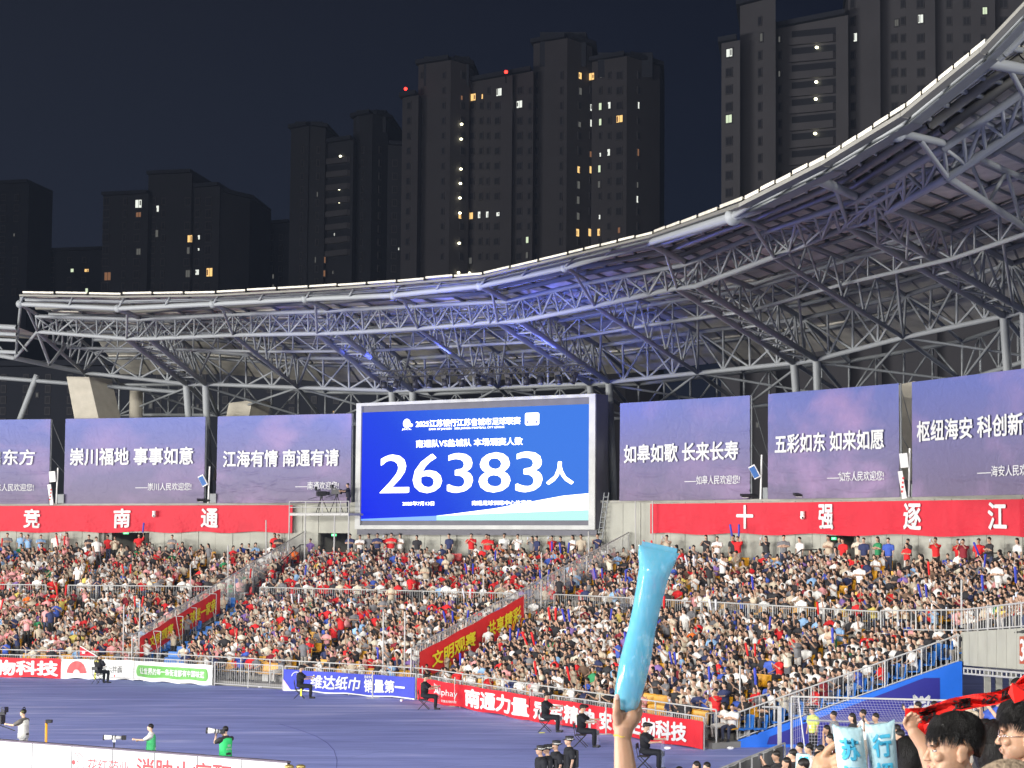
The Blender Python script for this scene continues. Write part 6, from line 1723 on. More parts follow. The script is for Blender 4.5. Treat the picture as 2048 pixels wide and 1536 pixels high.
# ================================================================== officers on folding stools along the track
UNI = (.012, .013, .017)
def officer(px, py, yaw, label, pose='reach', shield=False, chair_lab='', vest=True):
    p = on_z(px, py, 0)
    b = person(template(.022, pose=pose, stand=False, long_hair=False, head_yaw=0.0, lean=0.0, cap=True), p + Vector((0, 0, -.02)), yaw, UNI, (.014, .015, .02), label, 'seated officers along the track', 1.12, name='officer', skin=(.5, .33, .23))
    mb = MB(); mb.box((0, .135, .98), (.22, .012, .07)); o = mb.build('back_print', mat('print_yellow_dim', (.40, .36, .08), .6, var=0), b)
    mb = MB(); prim_mesh(mb, ('loft', [(Vector((0, .0, z)), rx + .03, ry + .03) for z, rx, ry in ((.64, .15, .11), (.80, .165, .12), (.96, .185, .12), (1.0, .17, .11))], 0), 12, 0); v = mb.build('vest', mat('vest_black', (.010, .010, .012), .8, 0, .2, 20, .5, 40), b, True)
    s = empty('folding_stool', p, yaw, chair_lab, 'folding stool', 'folding stools of the officers')
    mb = MB(); mb.box((0, .03, .42), (.40, .36, .03)); mb.build('seat', M['dark'], s)
    for sx_ in (-.18, .18):
        rod('leg', BLK, (sx_, -.20, 0), (sx_, .22, .42), .013, s); rod('leg', BLK, (sx_ * .95, .26, 0), (sx_ * .95, -.15, .42), .013, s)
    for sx_ in (-.18, .18): rod('back_post', BLK, (sx_, .20, .42), (sx_, .27, .80), .012, s)
    mb = MB(); mb.box((0, .26, .74), (.40, .02, .16)); mb.build('backrest', M['dark'], s)
    if shield:
        g = empty('riot_shield', p + Vector((math.sin(yaw) * .62, -math.cos(yaw) * .62, .02)), yaw, 'clear riot shield standing before ' + label.split(',')[0], 'riot shield', 'riot shields of the officers')
        V = []; F = []
        for j in range(9):
            z = .0 + .95 * j / 8
            for i in range(9):
                a = (i - 4) / 4; w = .26 * (1 if j < 7 else (1 - .35 * (j - 6) / 2)); V.append((a * w, .06 * a * a, z))
        for j in range(8):
            for i in range(8): k = j * 9 + i; F.append((k, k + 1, k + 10, k + 9))
        sh_ = mat('clear_shield', (.70, .78, .86), .12, 0, 0, alpha=.22)
        mk('pane', V, F, sh_, g, smooth=True)
        mb = MB(); mb.box((0, .03, .48), (.30, .03, .14)); mb.build('handle_pad', M['dark'], g)
    return b
OFF = [(197, 1367, R(150), 'officer with his back turned seated before the white fan banner', False, 'folding stool under the officer before the fan banner'),
       (600, 1397, R(100), 'officer seated before the ring logo of the blue banner', True, 'folding stool under the officer before the blue banner'),
       (849, 1419, R(95), 'officer seated before the gap between the blue and red banners', True, 'folding stool under the officer beside the word Alphay'),
       (1091, 1464, R(88), 'officer seated nearest the big white characters five and six, yellow card beside', True, 'folding stool with the yellow card lying beside it'),
       (1163, 1494, R(85), 'officer with green back print seated left of the raised arm', True, 'folding stool under the officer left of the raised arm'),
       (1290, 1539, R(82), 'largest seated officer, right of the raised arm', True, 'folding stool under the officer by the raised hand')]
for px, py, yw, lab, shd, cl in OFF: officer(px, py, yw, lab, 'reach' if 'back turned' not in lab else 'fold', shd, cl)
for px, py, lab in ((186, 1352, 'yellow folded rag hanging from the stool before the fan banner'), (598, 1385, 'yellow folded rag hanging from the stool before the blue banner'), (1084, 1466, 'yellow card lying on the blue floor near the centre fence banner')):
    q = on_z(px, py + 14 if py < 1400 else py, 0); c = at(px + 4, py, q.y - .15) if py < 1400 else q + Vector((0, 0, .012))
    mb = MB(); mb.box(c, (.07, .03, .32) if py < 1400 else (.22, .12, .015)); tag(mb.build('yellow_strap' if py < 1400 else 'yellow_card', mat('hiviz_yellow', (.75, .75, .05), .6, var=0)), lab, 'strap' if py < 1400 else 'card')
for px, py in ((522, 1376), (803, 1403), (1335, 1499), (1461, 1499), (112, 1352)):
    q = on_z(px, py, 0); mb = MB(); mb.ell(q + Vector((0, 0, .05)), (.13, .07, .055), Matrix.Rotation(px, 3, 'Z'), nu=8, nv=6)
    tag(mb.build('white_litter', M['white']), 'small white scrap lying on the blue floor before ' + mark(px), 'scrap', 'white scraps on the blue floor')
# ---- the four officers standing close together at the bottom edge
def std_officer(px, py, yaw, label):
    Y = (EYE - 1.76) * FPX / (py - 1045); p = at(px, py, Y); p.z = 0
    b = person(template(.024, pose='down', stand=True, long_hair=False, head_yaw=0.0, lean=0.0), p, yaw, UNI, UNI, label, 'officers standing together', 1.06, name='officer')
    mb = MB(); hz = 1.77
    mb.tube((0, .0, hz - .07), (0, 0, hz + .035), .103, .115, n=18); mb.tube((0, -.0, hz - .055), (0, -.0, hz - .045), .155, .155, n=18); mb.ell((0, -.06, hz - .05), (.12, .13, .012))
    c = mb.build('cap', M['dark'], b, True)
    mb = MB(); mb.tube((0, 0, hz - .052), (0, 0, hz - .03), .1075, .1085, n=18, caps=False); mb.build('cap_band', M['white'], c, True)
    for s in (-1, 1):
        mb = MB(); mb.ell((s * .245, .02, 1.30), (.022, .06, .07)); mb.build('arm_patch', mat('patch_white', (.5, .5, .52), .6, var=0), b, True)
    mb = MB(); mb.box((0, .16, 1.22), (.34, .09, .46)); bv = mb.build('backpack', M['dark'], b)
    m_ = bv.modifiers.new('b', 'BEVEL'); m_.width = .035; m_.segments = 3
for px, py, yw, lab in ((1082, 1497, R(-62), 'standing officer in peaked cap, foremost of four and cut by the lower edge'), (1096, 1495, R(-70), 'standing officer in peaked cap, half hidden behind the foremost one'),
                        (1113, 1487, R(-60), 'standing officer in peaked cap, third in the group of four'), (1139, 1478, R(-65), 'standing officer with backpack, tallest and last of the group of four')):
    std_officer(px, py, yw, lab)

# ---- camera people behind the lit board
def cam_person(px, py, yaw, shirt, pants, pose, label, vest=None, hz=1.74, sc=1.0, back_txt=None):
    Y = (EYE - hz) * FPX / (py - 1045); p = at(px, py, Y); p.z = hz - 1.74 * sc
    b = person(template(.022, pose=pose, stand=True, long_hair=False, head_yaw=0.0, lean=0.0), p, yaw, shirt, pants, label, None, sc, name='camera_operator', skin=(.62, .42, .30), prop=('camera_grip', (.03, .03, .03)) if pose == 'phone' else None)
    if vest:
        mb = MB(); prim_mesh(mb, ('loft', [(Vector((0, 0, z)), rx, ry) for z, rx, ry in ((.88, .20, .155), (1.05, .19, .15), (1.2, .185, .142), (1.35, .205, .145), (1.44, .19, .125), (1.47, .15, .10))], 0), 14, 0)
        v = mb.build('vest', mat('vest_' + label[:8].replace(' ', '_'), vest, .75, 0, .08, 8, .5, 12), b, True)
        if back_txt:
            f_ = lambda u, v_: Vector((-.14 + u, .152, 1.1 + v_))
            f_ = lambda u, v_: Vector((.14 - u, .158, 1.08 + v_))
            writing('vest_print', 'PHOTO', f_, .04, .04, .20, .055, M['lettering'], v, .02); writing('vest_print', '摄影', f_, .08, .13, .12, .07, M['lettering'], v, .02)
            writing('vest_print', '★★★★', f_, .06, -.04, .16, .03, M['lettering'], v, 0) if False else None
    return b, p
b, p = cam_person(48, 1418, R(-100), (.13, .12, .11), (.5, .5, .48), 'reach', 'film camera operator in white vest and headphones behind the lit board', (.72, .73, .68))
mb = MB(); mb.tube((-.10, -.0, 1.73), (-.075, 0, 1.73), .045, n=12); mb.tube((.075, 0, 1.73), (.10, 0, 1.73), .045, n=12); hp = mb.build('headphones', mat('headphone', (.10, .10, .03), .4), b, True)
mb = MB(); 
for k in range(8):
    a0, a1 = math.pi * k / 8, math.pi * (k + 1) / 8; mb.tube((.1 * math.cos(a0), 0, 1.74 + .125 * math.sin(a0)), (.1 * math.cos(a1), 0, 1.74 + .125 * math.sin(a1)), .014, n=6)
mb.build('headband', M['dark'], hp, True)
film_camera(p + Vector((-.95, .1, 0)), R(-100), 'large black television camera on a tripod at the left edge, behind the lit board', leg=1.30, lens_l=.5)
b, p = cam_person(303, 1447, R(-80), (.62, .62, .60), (.02, .02, .02), 'reach', 'photographer in white shirt and green vest steadying a long white lens', (.06, .46, .16), hz=1.55, sc=.95)
film_camera(p + Vector((-.78, -.06, -.18)), R(-82), 'long white telephoto lens on a monopod before the photographer in white shirt', white=True, leg=1.48, name='telephoto_camera', lens_l=.55)
b, p = cam_person(452, 1452, R(-125), (.03, .03, .03), (.02, .02, .02), 'aim', 'photographer with green PHOTO vest seen from behind, aiming a white lens', (.03, .52, .14), back_txt=True)
g = empty('telephoto_camera', (0, 0, 0), 0, 'long white telephoto lens held by the photographer in the green PHOTO vest', 'camera')
c = at(440, 1463, p.y - .1); cl = at(414, 1461, p.y - .25)
mb = MB(); mb.tube(c, cl, .055, .085, n=16); mb.build('lens', M['white'], g, True)
d_ = (cl - c).normalized()
for f_, r_ in ((.35, .075), (.98, .092), (.12, .066)):
    mb = MB(); q = c.lerp(cl, f_); mb.tube(q, q + d_ * .03, r_, n=16); mb.build('ring', M['dark'], g, True)
mb = MB(); mb.box(c + Vector((.07, 0, 0)), (.15, .1, .12)); mb.build('body', M['dark'], g)
# camera operator on the platform
b_, p_ = None, cpp(.86, 1.05, 8.32)
person(template(.03, pose='reach', stand=True, long_hair=False, head_yaw=0.0, lean=0.0), p_, R(-70), (.02, .02, .03), (.01, .01, .02), 'camera operator in dark clothes standing on the platform beside the big screen', None, .97, name='camera_operator')
# orange post with a small black box behind the board
g = empty('sensor_post', (0, 0, 0), 0, 'orange post with a small black box on its side behind the lit board', 'post')
q = on_z(91, 1535, 0); t_ = at(93, 1440, q.y); mb = MB(); mb.tube((q.x, q.y, 0), (t_.x, q.y, t_.z), .04, n=12); mb.build('post', mat('orange_paint', (.75, .36, .03), .4), g, True)
mb = MB(); mb.box((t_.x + .09, q.y - .03, t_.z - .04), (.19, .14, .10)); mb.build('box', M['dark'], g)
# steward by the goal
p = at(1626, 1414, 66); p.z = 0
st = person(template(.026, pose='down', stand=True, long_hair=False, head_yaw=-.6, lean=0.0), p, R(-55), (.50, .60, .10), (.012, .012, .014), 'steward in yellow-green polo shirt and black trousers before the goal post', None, 1.0, name='steward')
mb = MB(); mb.box((0.02, -.135, 1.15), (.07, .01, .1)); mb.build('badge', M['white'], st)

# ================================================================== near barrier with dark cloth, and the near stand
f0 = Vector((1.05, 61.3, 0)); f1 = Vector((-2.3, 50.0, 0))
nb_ = railing('near_barrier', 'long metal barrier hung with dark grey cloth before the near spectators', lambda x: f0.lerp(f1, x / (f1 - f0).length), (f1 - f0).length, 1.12, .2, 1.15, .03, cat='barrier', bars=False)
d = (f1 - f0).normalized(); n = Vector((-d.y, d.x, 0))
def nbf(u, v): return f0.lerp(f1, u) + n * (-.04 + .02 * math.sin(u * 90)) + Vector((0, 0, .08 + .96 * v))
cloth('dark_cloth', nbf, 90, 3, mat('barrier_cloth', (.10, .10, .095), .8, 0, .3, 3), nb_)
cloth('white_hem', lambda u, v: f0.lerp(f1, u) + n * (-.07) + Vector((0, 0, 1.0 + .1 * v + .01 * math.sin(u * 70))), 60, 1, M['whitecloth'], nb_)
nt_ = MB()
def near_z(Y): return max(.02, 6.28 - .115 * Y)
for k in range(60):
    y0 = 3 + k * .95; z = near_z(y0 + .9)
    x0 = 1500; xl = (1380 - PPX) * y0 / FPX if y0 < 52 else 0.6
    if y0 > 50: xl = 1.2
    nt_.add([(xl, y0, z), (9.6, y0, z), (9.6, y0 + .95, z), (xl, y0 + .95, z), (xl, y0, z + .11), (9.6, y0, z + .11), (xl, y0, -.0), (xl, y0 + .95, 0)], [(0, 1, 2, 3), (0, 4, 5, 1), (0, 3, 7, 6)])
tag(nt_.build('near_terrace', M['terrace']), 'concrete steps of the near stand beneath the spectators at the lower right', 'terrace', kind='structure')
rn = random.Random(5)
# (head px, head top py, distance, shirt, pose, long hair, yaw deg, note)
NEARC = [(1395, 1520, 47, 'black', 'clap', 1, 60, 'cut by the lower edge'), (1415, 1523, 46, 'white', 'lap', 0, 40, 'grey hair, cut by the lower edge'),
         (1360, 1532, 45, 'white', 'phone', 0, 70, 'lowest of the group by the barrier'), (1555, 1500, 45, 'black', 'phone', 0, 80, 'filming beside the dark barrier'), (1575, 1512, 42, 'white', 'lap', 1, 60, 'in front of the filming one'),
         (1588, 1497, 44, 'black', 'chin', 0, 110, 'black t-shirt beside the light blue stick'), (1602, 1484, 50, 'grey', 'lap', 0, 90, 'behind the black t-shirt'), (1620, 1486, 47, 'white', 'fold', 0, 80, 'near the small light blue stick'), (1643, 1489, 42, 'red', 'lap', 0, 90, 'whose red shirt has a white stripe'),
         (1662, 1466, 46, 'white', 'lap', 0, 70, 'just left of the two light blue sticks'), (1655, 1448, 52, 'navy', 'chin', 1, 60, 'behind the two light blue sticks'), (1669, 1421, 56, 'grey', 'down', 0, 75, 'standing bent beside the goal net'), (1728, 1418, 55, 'white', 'clap', 0, 80, 'below the middle of the goal'), (1753, 1425, 52, 'black', 'phone', 0, 60, 'filming below the goal'),
         (1706, 1424, 54, 'black', 'lap', 1, 80, 'sitting low by the goal'), (1795, 1448, 44, 'beige', 'lap', 0, 60, 'left of the red scarf end'), (1802, 1458, 38, 'black', 'fold', 0, 80, 'left of the scarf end, nearer'), (1838, 1402, 50, 'black', 'phone', 0, 90, 'head rising before the crest'),
         (1870, 1400, 48, 'white', 'lap', 1, 80, 'above the middle of the red scarf'), (1915, 1394, 46, 'navy', 'clap', 0, 60, 'above the red scarf'), (1935, 1390, 42, 'beige', 'phone', 0, 50, 'filming over the red scarf'), (1960, 1392, 44, 'black', 'lap', 0, 80, 'beside the filming one over the scarf'),
         (2000, 1378, 33, 'blue', 'phone', 0, 60, 'in blue shirt, phone held high at the tunnel'), (2038, 1352, 24, 'purple', 'lap', 1, 60, 'with sunglasses at the edge of the view'), (1975, 1434, 21, 'black', 'lap', 0, 110, 'seen from behind under the red scarf'), (1990, 1437, 30, 'red', 'lap', 0, 100, 'in red under the scarf'),
         (1993, 1455, 15.5, 'black', 'lap', 0, 160, 'back turned, below the scarf'), (1800, 1500, 17, 'navy', 'lap', 1, 150, 'between the sticks and the nearest head'), (1640, 1500, 34, 'navy', 'fold', 1, 90, 'behind the brown hand'),
         (1535, 1528, 40, 'black', 'lap', 1, 90, 'dark head at the lower edge'), (1610, 1515, 30, 'light blue', 'fold', 0, 90, 'holding the small light blue stick')]
for px, py, Y, c, pose, lh, yw, note in NEARC:
    top = at(px, py, Y); st_ = not lh and Y > 25; h = (1.815 if st_ else 1.36)
    z = top.z - h
    lab = '%s spectator in %s shirt %s' % ('long-haired' if lh else 'short-haired', c, note)
    person(template(.026, pose=pose if Y > 20 else 'lap', stand=st_, long_hair=bool(lh), head_yaw=0.0, lean=0.0), Vector((top.x, Y, z)), R(-yw), SHIRTS[c], rn.choice(PANTSC), lab, None, 1.0, name='spectator', prop=('phone', (.05, .05, .06)) if pose == 'phone' else None)
# small light blue stick
g = empty('inflatable_stick', (0, 0, 0), 0, 'small light blue inflated stick standing among the near spectators', 'clapper')
a, b = at(1604, 1560, 36), at(1606, 1508, 36); 
CY = mat('light_blue_film', (.50, .74, .80), .3, 0, .12, 6, .35, 7, spec=.5); CYP = mat('cyan_print', (.08, .48, .70), .3, 0, 0)
mb = MB(); mb.tube(a, b, .13, .12, n=16); mb.build('film', CY, g, True)
writing('lettering', '加', plane_fn(at(1598, 1530, 35.8), (1, 0, 0), (0, 0, 1)), 0, 0, .16, .16, CYP, g, .03)

# ================================================================== things held up close to the lens
FSK = mat('near_skin', (.50, .30, .19), .42, 0, .05, 22, .06, 90); FSK2 = mat('near_skin_tan', (.44, .25, .14), .45, 0, .06, 22, .06, 90)
for m_ in (FSK, FSK2):
    p_ = m_.node_tree.nodes['Principled BSDF']; p_.inputs['Subsurface Weight'].default_value = .15; p_.inputs['Subsurface Radius'].default_value = (.02, .008, .004); p_.inputs['Subsurface Scale'].default_value = .5
def cap_(mb, a, b, ra, rb): prim_mesh(mb, ('cap', a, b, ra, rb, 0), 14, 0)
def finger(mb, pts, r0, r1):
    n_ = len(pts) - 1
    for k in range(n_):
        f0_, f1_ = k / n_, (k + 1) / n_; cap_(mb, pts[k], pts[k + 1], r0 + (r1 - r0) * f0_, r0 + (r1 - r0) * f1_)
HY = 6.5; U = HY / FPX
def h(px, py, dy=0.0): return at(px, py, HY + dy)
mb = MB()
# forearm, wrist, palm
cap_(mb, h(1262, 1640), h(1251, 1545), .050, .038); cap_(mb, h(1251, 1545), h(1245, 1478), .038, .0275)
cap_(mb, h(1245, 1480), h(1248, 1452), .027, .034)
for q, r_ in (((1247, 1450, .0), (.036, .024, .036)), ((1240, 1432, -.006), (.026, .022, .030)), ((1262, 1436, .0), (.026, .026, .032)), ((1252, 1441, .018), (.034, .020, .030))): mb.ell(h(*q), r_, nu=16, nv=10)
finger(mb, [h(1236, 1444, -.02), h(1233, 1420, -.045), h(1234, 1397, -.05)], .0155, .0105)                     # thumb along the stick
finger(mb, [h(1266, 1434, .0), h(1275, 1418, .018), h(1279, 1404, .045), h(1268, 1399, .072)], .0125, .009)     # index round the back
finger(mb, [h(1268, 1442, .008), h(1279, 1427, .03), h(1277, 1413, .058), h(1262, 1408, .078)], .0125, .009)
finger(mb, [h(1267, 1450, .012), h(1277, 1436, .038), h(1271, 1425, .064), h(1256, 1421, .08)], .0118, .0085)
finger(mb, [h(1262, 1457, .015), h(1270, 1446, .042), h(1263, 1436, .064), h(1250, 1433, .074)], .0105, .0078)
hand = mesh_ob('raised_arm', remesh(mb, .0032, 6, 'raised_arm'), FSK)
tag(hand, 'raised bare forearm and hand gripping the long blue stick, thumb up', 'arm')
mb = MB(); mb.ell(h(1234, 1394, -.062), (.008, .003, .010), nu=12, nv=8); mb.build('thumbnail', mat('nail', (.68, .45, .36), .25, 0, 0), hand, True)
mb = MB()
P = []
for k in range(29):
    a = 2 * math.pi * k / 28; c = h(1244.5, 1471); P.append(c + Vector((math.cos(a) * .0265, math.sin(a) * .0275, .0022 * math.sin(a * 5) - .002 * math.cos(a))))
mb.path(P, .0022, 8); o = mb.build('yellow_bracelet', mat('yellow_rubber', (.75, .55, .06), .4, 0, 0), None, True); tag(o, 'thin yellow band round the wrist of the raised arm', 'bracelet')
# the long stick: an inflated film tube, closed flat at its upper end
st = empty('inflatable_stick', (0, 0, 0), 0, 'long translucent blue inflated stick held up high in the raised hand', 'clapper')
A = h(1247, 1432, .015); B = h(1318, 1098, -.02)
FILM = mat('blue_film', (.16, .56, .76), .08, 0, .0, 4, .05, 5, spec=.9, trans=.12, ior=1.2)
FILM.node_tree.nodes['Principled BSDF'].inputs['Alpha'].default_value = .68
ax = (B - A).normalized(); sd_ = ax.cross(Vector((0, 1, 0))).normalized(); dp = sd_.cross(ax).normalized()
V = []; F = []; NR = 44; NS = 32
for k in range(NR + 1):
    f = k / NR
    w = .036 + .012 * min(1, f * 3) + .004 * math.sin(f * 8)
    if f < .06: w *= (.55 + .45 * f / .06)
    wx = w; wy = w
    if f > .86: g_ = (f - .86) / .14; wx = w * (1 + .28 * g_); wy = w * (1 - .96 * g_ ** 1.2)
    for i in range(NS):
        a = 2 * math.pi * i / NS; ru = 1 + .03 * math.sin(i * 3 + k * 1.1) * (1 if f > .85 or f < .08 else .12)
        V.append(A.lerp(B, f) + sd_ * (wx * ru * math.cos(a)) + dp * (wy * ru * math.sin(a)))
for k in range(NR):
    for i in range(NS): F.append((k * NS + i, k * NS + (i + 1) % NS, (k + 1) * NS + (i + 1) % NS, (k + 1) * NS + i))
F.append(tuple(range(NS - 1, -1, -1))); F.append(tuple(range(NR * NS, (NR + 1) * NS)))
mk('film', V, F, FILM, st, smooth=True)
mk('end_seam', [B + sd_ * (s * .058) + ax * z + dp * d_ for z in (0, .014) for s, d_ in ((-1, -.001), (1, -.001), (1, .001), (-1, .001))], [(0, 1, 5, 4), (2, 3, 7, 6), (4, 5, 6, 7), (1, 2, 6, 5), (3, 0, 4, 7)], FILM, st)
# two light blue sticks with cyan characters, held by a second hand
def pillow(x0t, x1t, yt0, yt1, x0b, x1b, yb, Y, label, chars):
    g = empty('inflatable_stick', (0, 0, 0), 0, label, 'clapper')
    V = []; F = []; NV, NU = 30, 22
    for j in range(NV + 1):
        f = j / NV
        a = at(x0b + (x0t - x0b) * f, yb + (yt0 - yb) * f, Y); b = at(x1b + (x1t - x1b) * f, yb + (yt1 - yb) * f, Y)
        flat = min(1, ((1 - f) / .22)) ** .6 if f < 1 else 0
        for i in range(2 * NU):
            t = math.pi * 2 * i / (2 * NU); x = .5 - .5 * math.cos(t); th = math.sin(t)
            pinch = 1 - .10 * (1 - abs(2 * f - 1)) * 0
            wv = .004 * math.sin(i * 2.1 + j) * (1 - flat)
            p = a.lerp(b, x); V.append(p + Vector((0, -th * (.046 * flat + .0015) + wv, -.012 * math.sin(math.pi * x) * (f > .98))))
    n2 = 2 * NU
    for j in range(NV):
        for i in range(n2): F.append((j * n2 + i, (j + 1) * n2 + i, (j + 1) * n2 + (i + 1) % n2, j * n2 + (i + 1) % n2))
    mk('film', V, F, CY, g, smooth=True)
    for ch, fy, hh_ in chars:
        def fn(u, v):
            f = fy + v; a = at(x0b + (x0t - x0b) * f, yb + (yt0 - yb) * f, Y); b = at(x1b + (x1t - x1b) * f, yb + (yt1 - yb) * f, Y)
            x = .18 + .6 * u; flat = min(1, max(0, (1 - f)) / .22) ** .6; th = math.sin(math.acos(max(-1, min(1, 1 - 2 * x))))
            return a.lerp(b, x) + Vector((0, -th * (.046 * flat + .0015) - .0035, 0))
        writing('character', ch, fn, 0, 0, 1, hh_, CYP, g, .045)
    return g
pillow(1664, 1724, 1447, 1452, 1684, 1742, 1600, 6.0, 'puffy light blue inflated stick with cyan writing, next to the tan hand', [('苏', .56, .27), ('江', .20, .27)])
pillow(1729, 1789, 1446, 1438, 1748, 1800, 1600, 6.05, 'puffy light blue inflated stick with cyan writing, beside the dark blurred edge', [('行', .58, .27), ('招', .22, .27)])
HY = 6.1
mb = MB()
cap_(mb, h(1640, 1660), h(1650, 1570), .045, .036); cap_(mb, h(1650, 1570), h(1656, 1530), .036, .042)
for q, r_ in (((1652, 1528, .0), (.042, .026, .040)), ((1642, 1540, .0), (.030, .026, .036))): mb.ell(h(*q), r_, nu=16, nv=10)
finger(mb, [h(1648, 1516, -.01), h(1656, 1500, -.03), h(1669, 1488, -.055)], .0145, .0105)
finger(mb, [h(1660, 1524, -.015), h(1674, 1512, -.045), h(1688, 1508, -.062)], .0125, .009)
finger(mb, [h(1660, 1534, -.015), h(1676, 1525, -.05), h(1692, 1523, -.064)], .0125, .009)
finger(mb, [h(1658, 1545, -.012), h(1674, 1539, -.048), h(1690, 1538, -.062)], .012, .009)
finger(mb, [h(1654, 1555, -.01), h(1668, 1552, -.042), h(1682, 1552, -.055)], .0105, .008)
o = mesh_ob('raised_arm', remesh(mb, .0032, 5, 'raised_arm'), FSK2); tag(o, 'tan hand gripping the two light blue sticks at the lower edge', 'arm')
g = empty('phone', (0, 0, 0), 0, 'dark phone with a red edge showing between the tan hand and the stick', 'phone')
c = h(1676, 1500, .06); mb = MB(); mb.box(c, (.03, .012, .10), Matrix.Rotation(R(8), 3, 'Y')); mb.build('case', mat('maroon_case', (.09, .01, .012), .3), g); mb = MB(); mb.box(c + Vector((0, -.008, 0)), (.022, .003, .085), Matrix.Rotation(R(8), 3, 'Y')); mb.build('screen', M['dark'], g)

# ---- heads close to the lens
def head(name, c, yaw, pitch, hair_mat, skin_mat, label, hairf, glasses=False, sc=1.0, ear_cut=False, shirt=None, neck_len=.14):
    """one continuous head and neck facing -y before turning; hairf(direction) -> hair thickness or 0"""
    mb = MB()
    E_ = lambda c_, r_: mb.ell(c_, r_, nu=24, nv=16)
    E_((0, .02, .045), (.076, .098, .082)); E_((0, -.012, -.015), (.068, .080, .098)); E_((0, -.052, -.085), (.036, .034, .030)); E_((0, -.035, -.06), (.056, .05, .045))
    E_((0, -.080, .035), (.050, .020, .022)); E_((0, -.0845, -.048), (.026, .016, .008)); E_((0, -.0835, -.060), (.022, .016, .008)); E_((0, -.083, -.055), (.030, .014, .018))
    cap_(mb, Vector((0, -.086, .018)), Vector((0, -.108, -.022)), .0085, .0125); E_((-.011, -.098, -.026), (.008, .010, .007)); E_((.011, -.098, -.026), (.008, .010, .007))
    for s in (-1, 1):
        E_((s * .042, -.066, -.015), (.022, .022, .020)); E_((s * .05, -.03, -.055), (.018, .04, .03))
        E_((s * .078, .018, -.006), (.010, .020, .030)); E_((s * .082, .020, .008), (.009, .021, .020)); E_((s * .076, .010, -.030), (.008, .011, .012))
    cap_(mb, Vector((0, .02, -.07)), Vector((0, .035, -.07 - neck_len)), .054, .060); cap_(mb, Vector((0, .04, -.2)), Vector((0, .05, -.26)), .08, .16)
    Mx = Matrix.Translation(c) @ Matrix.Rotation(yaw, 4, 'Z') @ Matrix.Rotation(pitch, 4, 'X') @ Matrix.Diagonal((sc, sc, sc, 1))
    me = remesh(mb, .0034, 4, name)
    o = mesh_ob(name, me, skin_mat); o.matrix_basis = Mx; tag(o, label, 'person')
    # eyes and brows
    for s in (-1, 1):
        b = MB(); b.ell((s * .030, -.0765, .008), (.0135, .010, .0060), nu=14, nv=8); b.build('eye', mat('eye_white', (.55, .52, .50), .2, 0, 0), o, True)
        b = MB(); b.ell((s * .030, -.0855, .008), (.0055, .002, .0055), nu=12, nv=6); b.build('iris', mat('iris', (.02, .012, .008), .15, 0, 0), o, True)
        b = MB(); b.ell((s * .030, -.083, .0145), (.016, .006, .0028), nu=12, nv=6); b.build('eyelid', skin_mat, o, True)
        b = MB(); b.ell((s * .031, -.0905, .030), (.0185, .005, .0038), Matrix.Rotation(s * .12, 3, 'Y'), nu=12, nv=6); b.build('eyebrow', hair_mat, o, True)
    b = MB(); b.ell((0, -.0985, -.0525), (.019, .0045, .0055), nu=12, nv=6); b.build('lips', mat('lips', (.48, .20, .17), .35, 0, 0), o, True)
    # hair: locks laid over the skull
    base = MB(); V = []; F = []; NU_, NV_ = 88, 60
    keep_ = {}
    for j in range(NV_ + 1):
        ph = math.pi * j / NV_
        for i in range(NU_):
            t = 2 * math.pi * i / NU_; d_ = Vector((math.sin(ph) * math.cos(t), math.sin(ph) * math.sin(t), math.cos(ph)))
            th = hairf(d_)
            k_ = 1 + .05 * math.sin(t * 9 + j * .06) + .03 * math.sin(t * 23 + j * .1)
            r_ = Vector((.079, .101, .088)); p_ = Vector((d_.x * r_.x, d_.y * r_.y + .018, d_.z * r_.z + .040))
            if d_.z < -.2: p_.z = .040 + d_.z * .088 * 1.25
            keep_[(j, i)] = th > 0; V.append(p_ + d_ * ((th if th > 0 else -.012) * k_))
    for j in range(NV_):
        for i in range(NU_):
            q = [(j, i), (j, (i + 1) % NU_), (j + 1, (i + 1) % NU_), (j + 1, i)]
            if sum(keep_[a] for a in q) >= 1: F.append(tuple(a[0] * NU_ + a[1] for a in reversed(q)))
    hr = mk('hair', V, F, hair_mat, o, smooth=True)
    st_ = MB(); r2 = random.Random(hash(name) % 1000 + len(label))
    cnt = 0; NSTR = 0 if hair_mat.name.startswith('grey') else 2600
    while cnt < NSTR:
        d_ = Vector((r2.gauss(0, 1), r2.gauss(0, 1), r2.gauss(.3, 1))).normalized(); th = hairf(d_)
        if th <= 0: continue
        cnt += 1
        p0 = Vector((d_.x * .079, d_.y * .101 + .018, d_.z * .088 + .040)) + d_ * (th * .8)
        fl = Vector((d_.x * .5 + .25, -.55 if d_.y < .0 else .35, -.62)); fl = (fl - d_ * fl.dot(d_)).normalized()
        L_ = r2.uniform(.030, .055) if d_.z > .1 else r2.uniform(.012, .025); w_ = r2.uniform(.0008, .0018); sdv = d_.cross(fl).normalized() * w_
        p1 = p0 + fl * L_ * .5 + d_ * (.0016 + r2.uniform(0, .0012)); p2 = p0 + fl * L_ + d_ * r2.uniform(-.002, .001)
        st_.add([p0 - sdv, p0 + sdv, p1 + sdv, p1 - sdv, p2], [(0, 1, 2, 3), (3, 2, 4)])
    tag(st_.build('hair_strands', hair_mat, hr), kind='stuff')
    if shirt:
        b = MB(); cap_(b, Vector((0, .045, -.235)), Vector((0, .05, -.30)), .075, .19)
        prim_mesh(b, ('loft', [(Vector((0, .05, -.22)), .075, .07), (Vector((0, .05, -.26)), .17, .11), (Vector((0, .05, -.34)), .23, .13), (Vector((0, .05, -.75)), .20, .13)], 0), 20, 0); b.build('shirt', shirt, o, True)
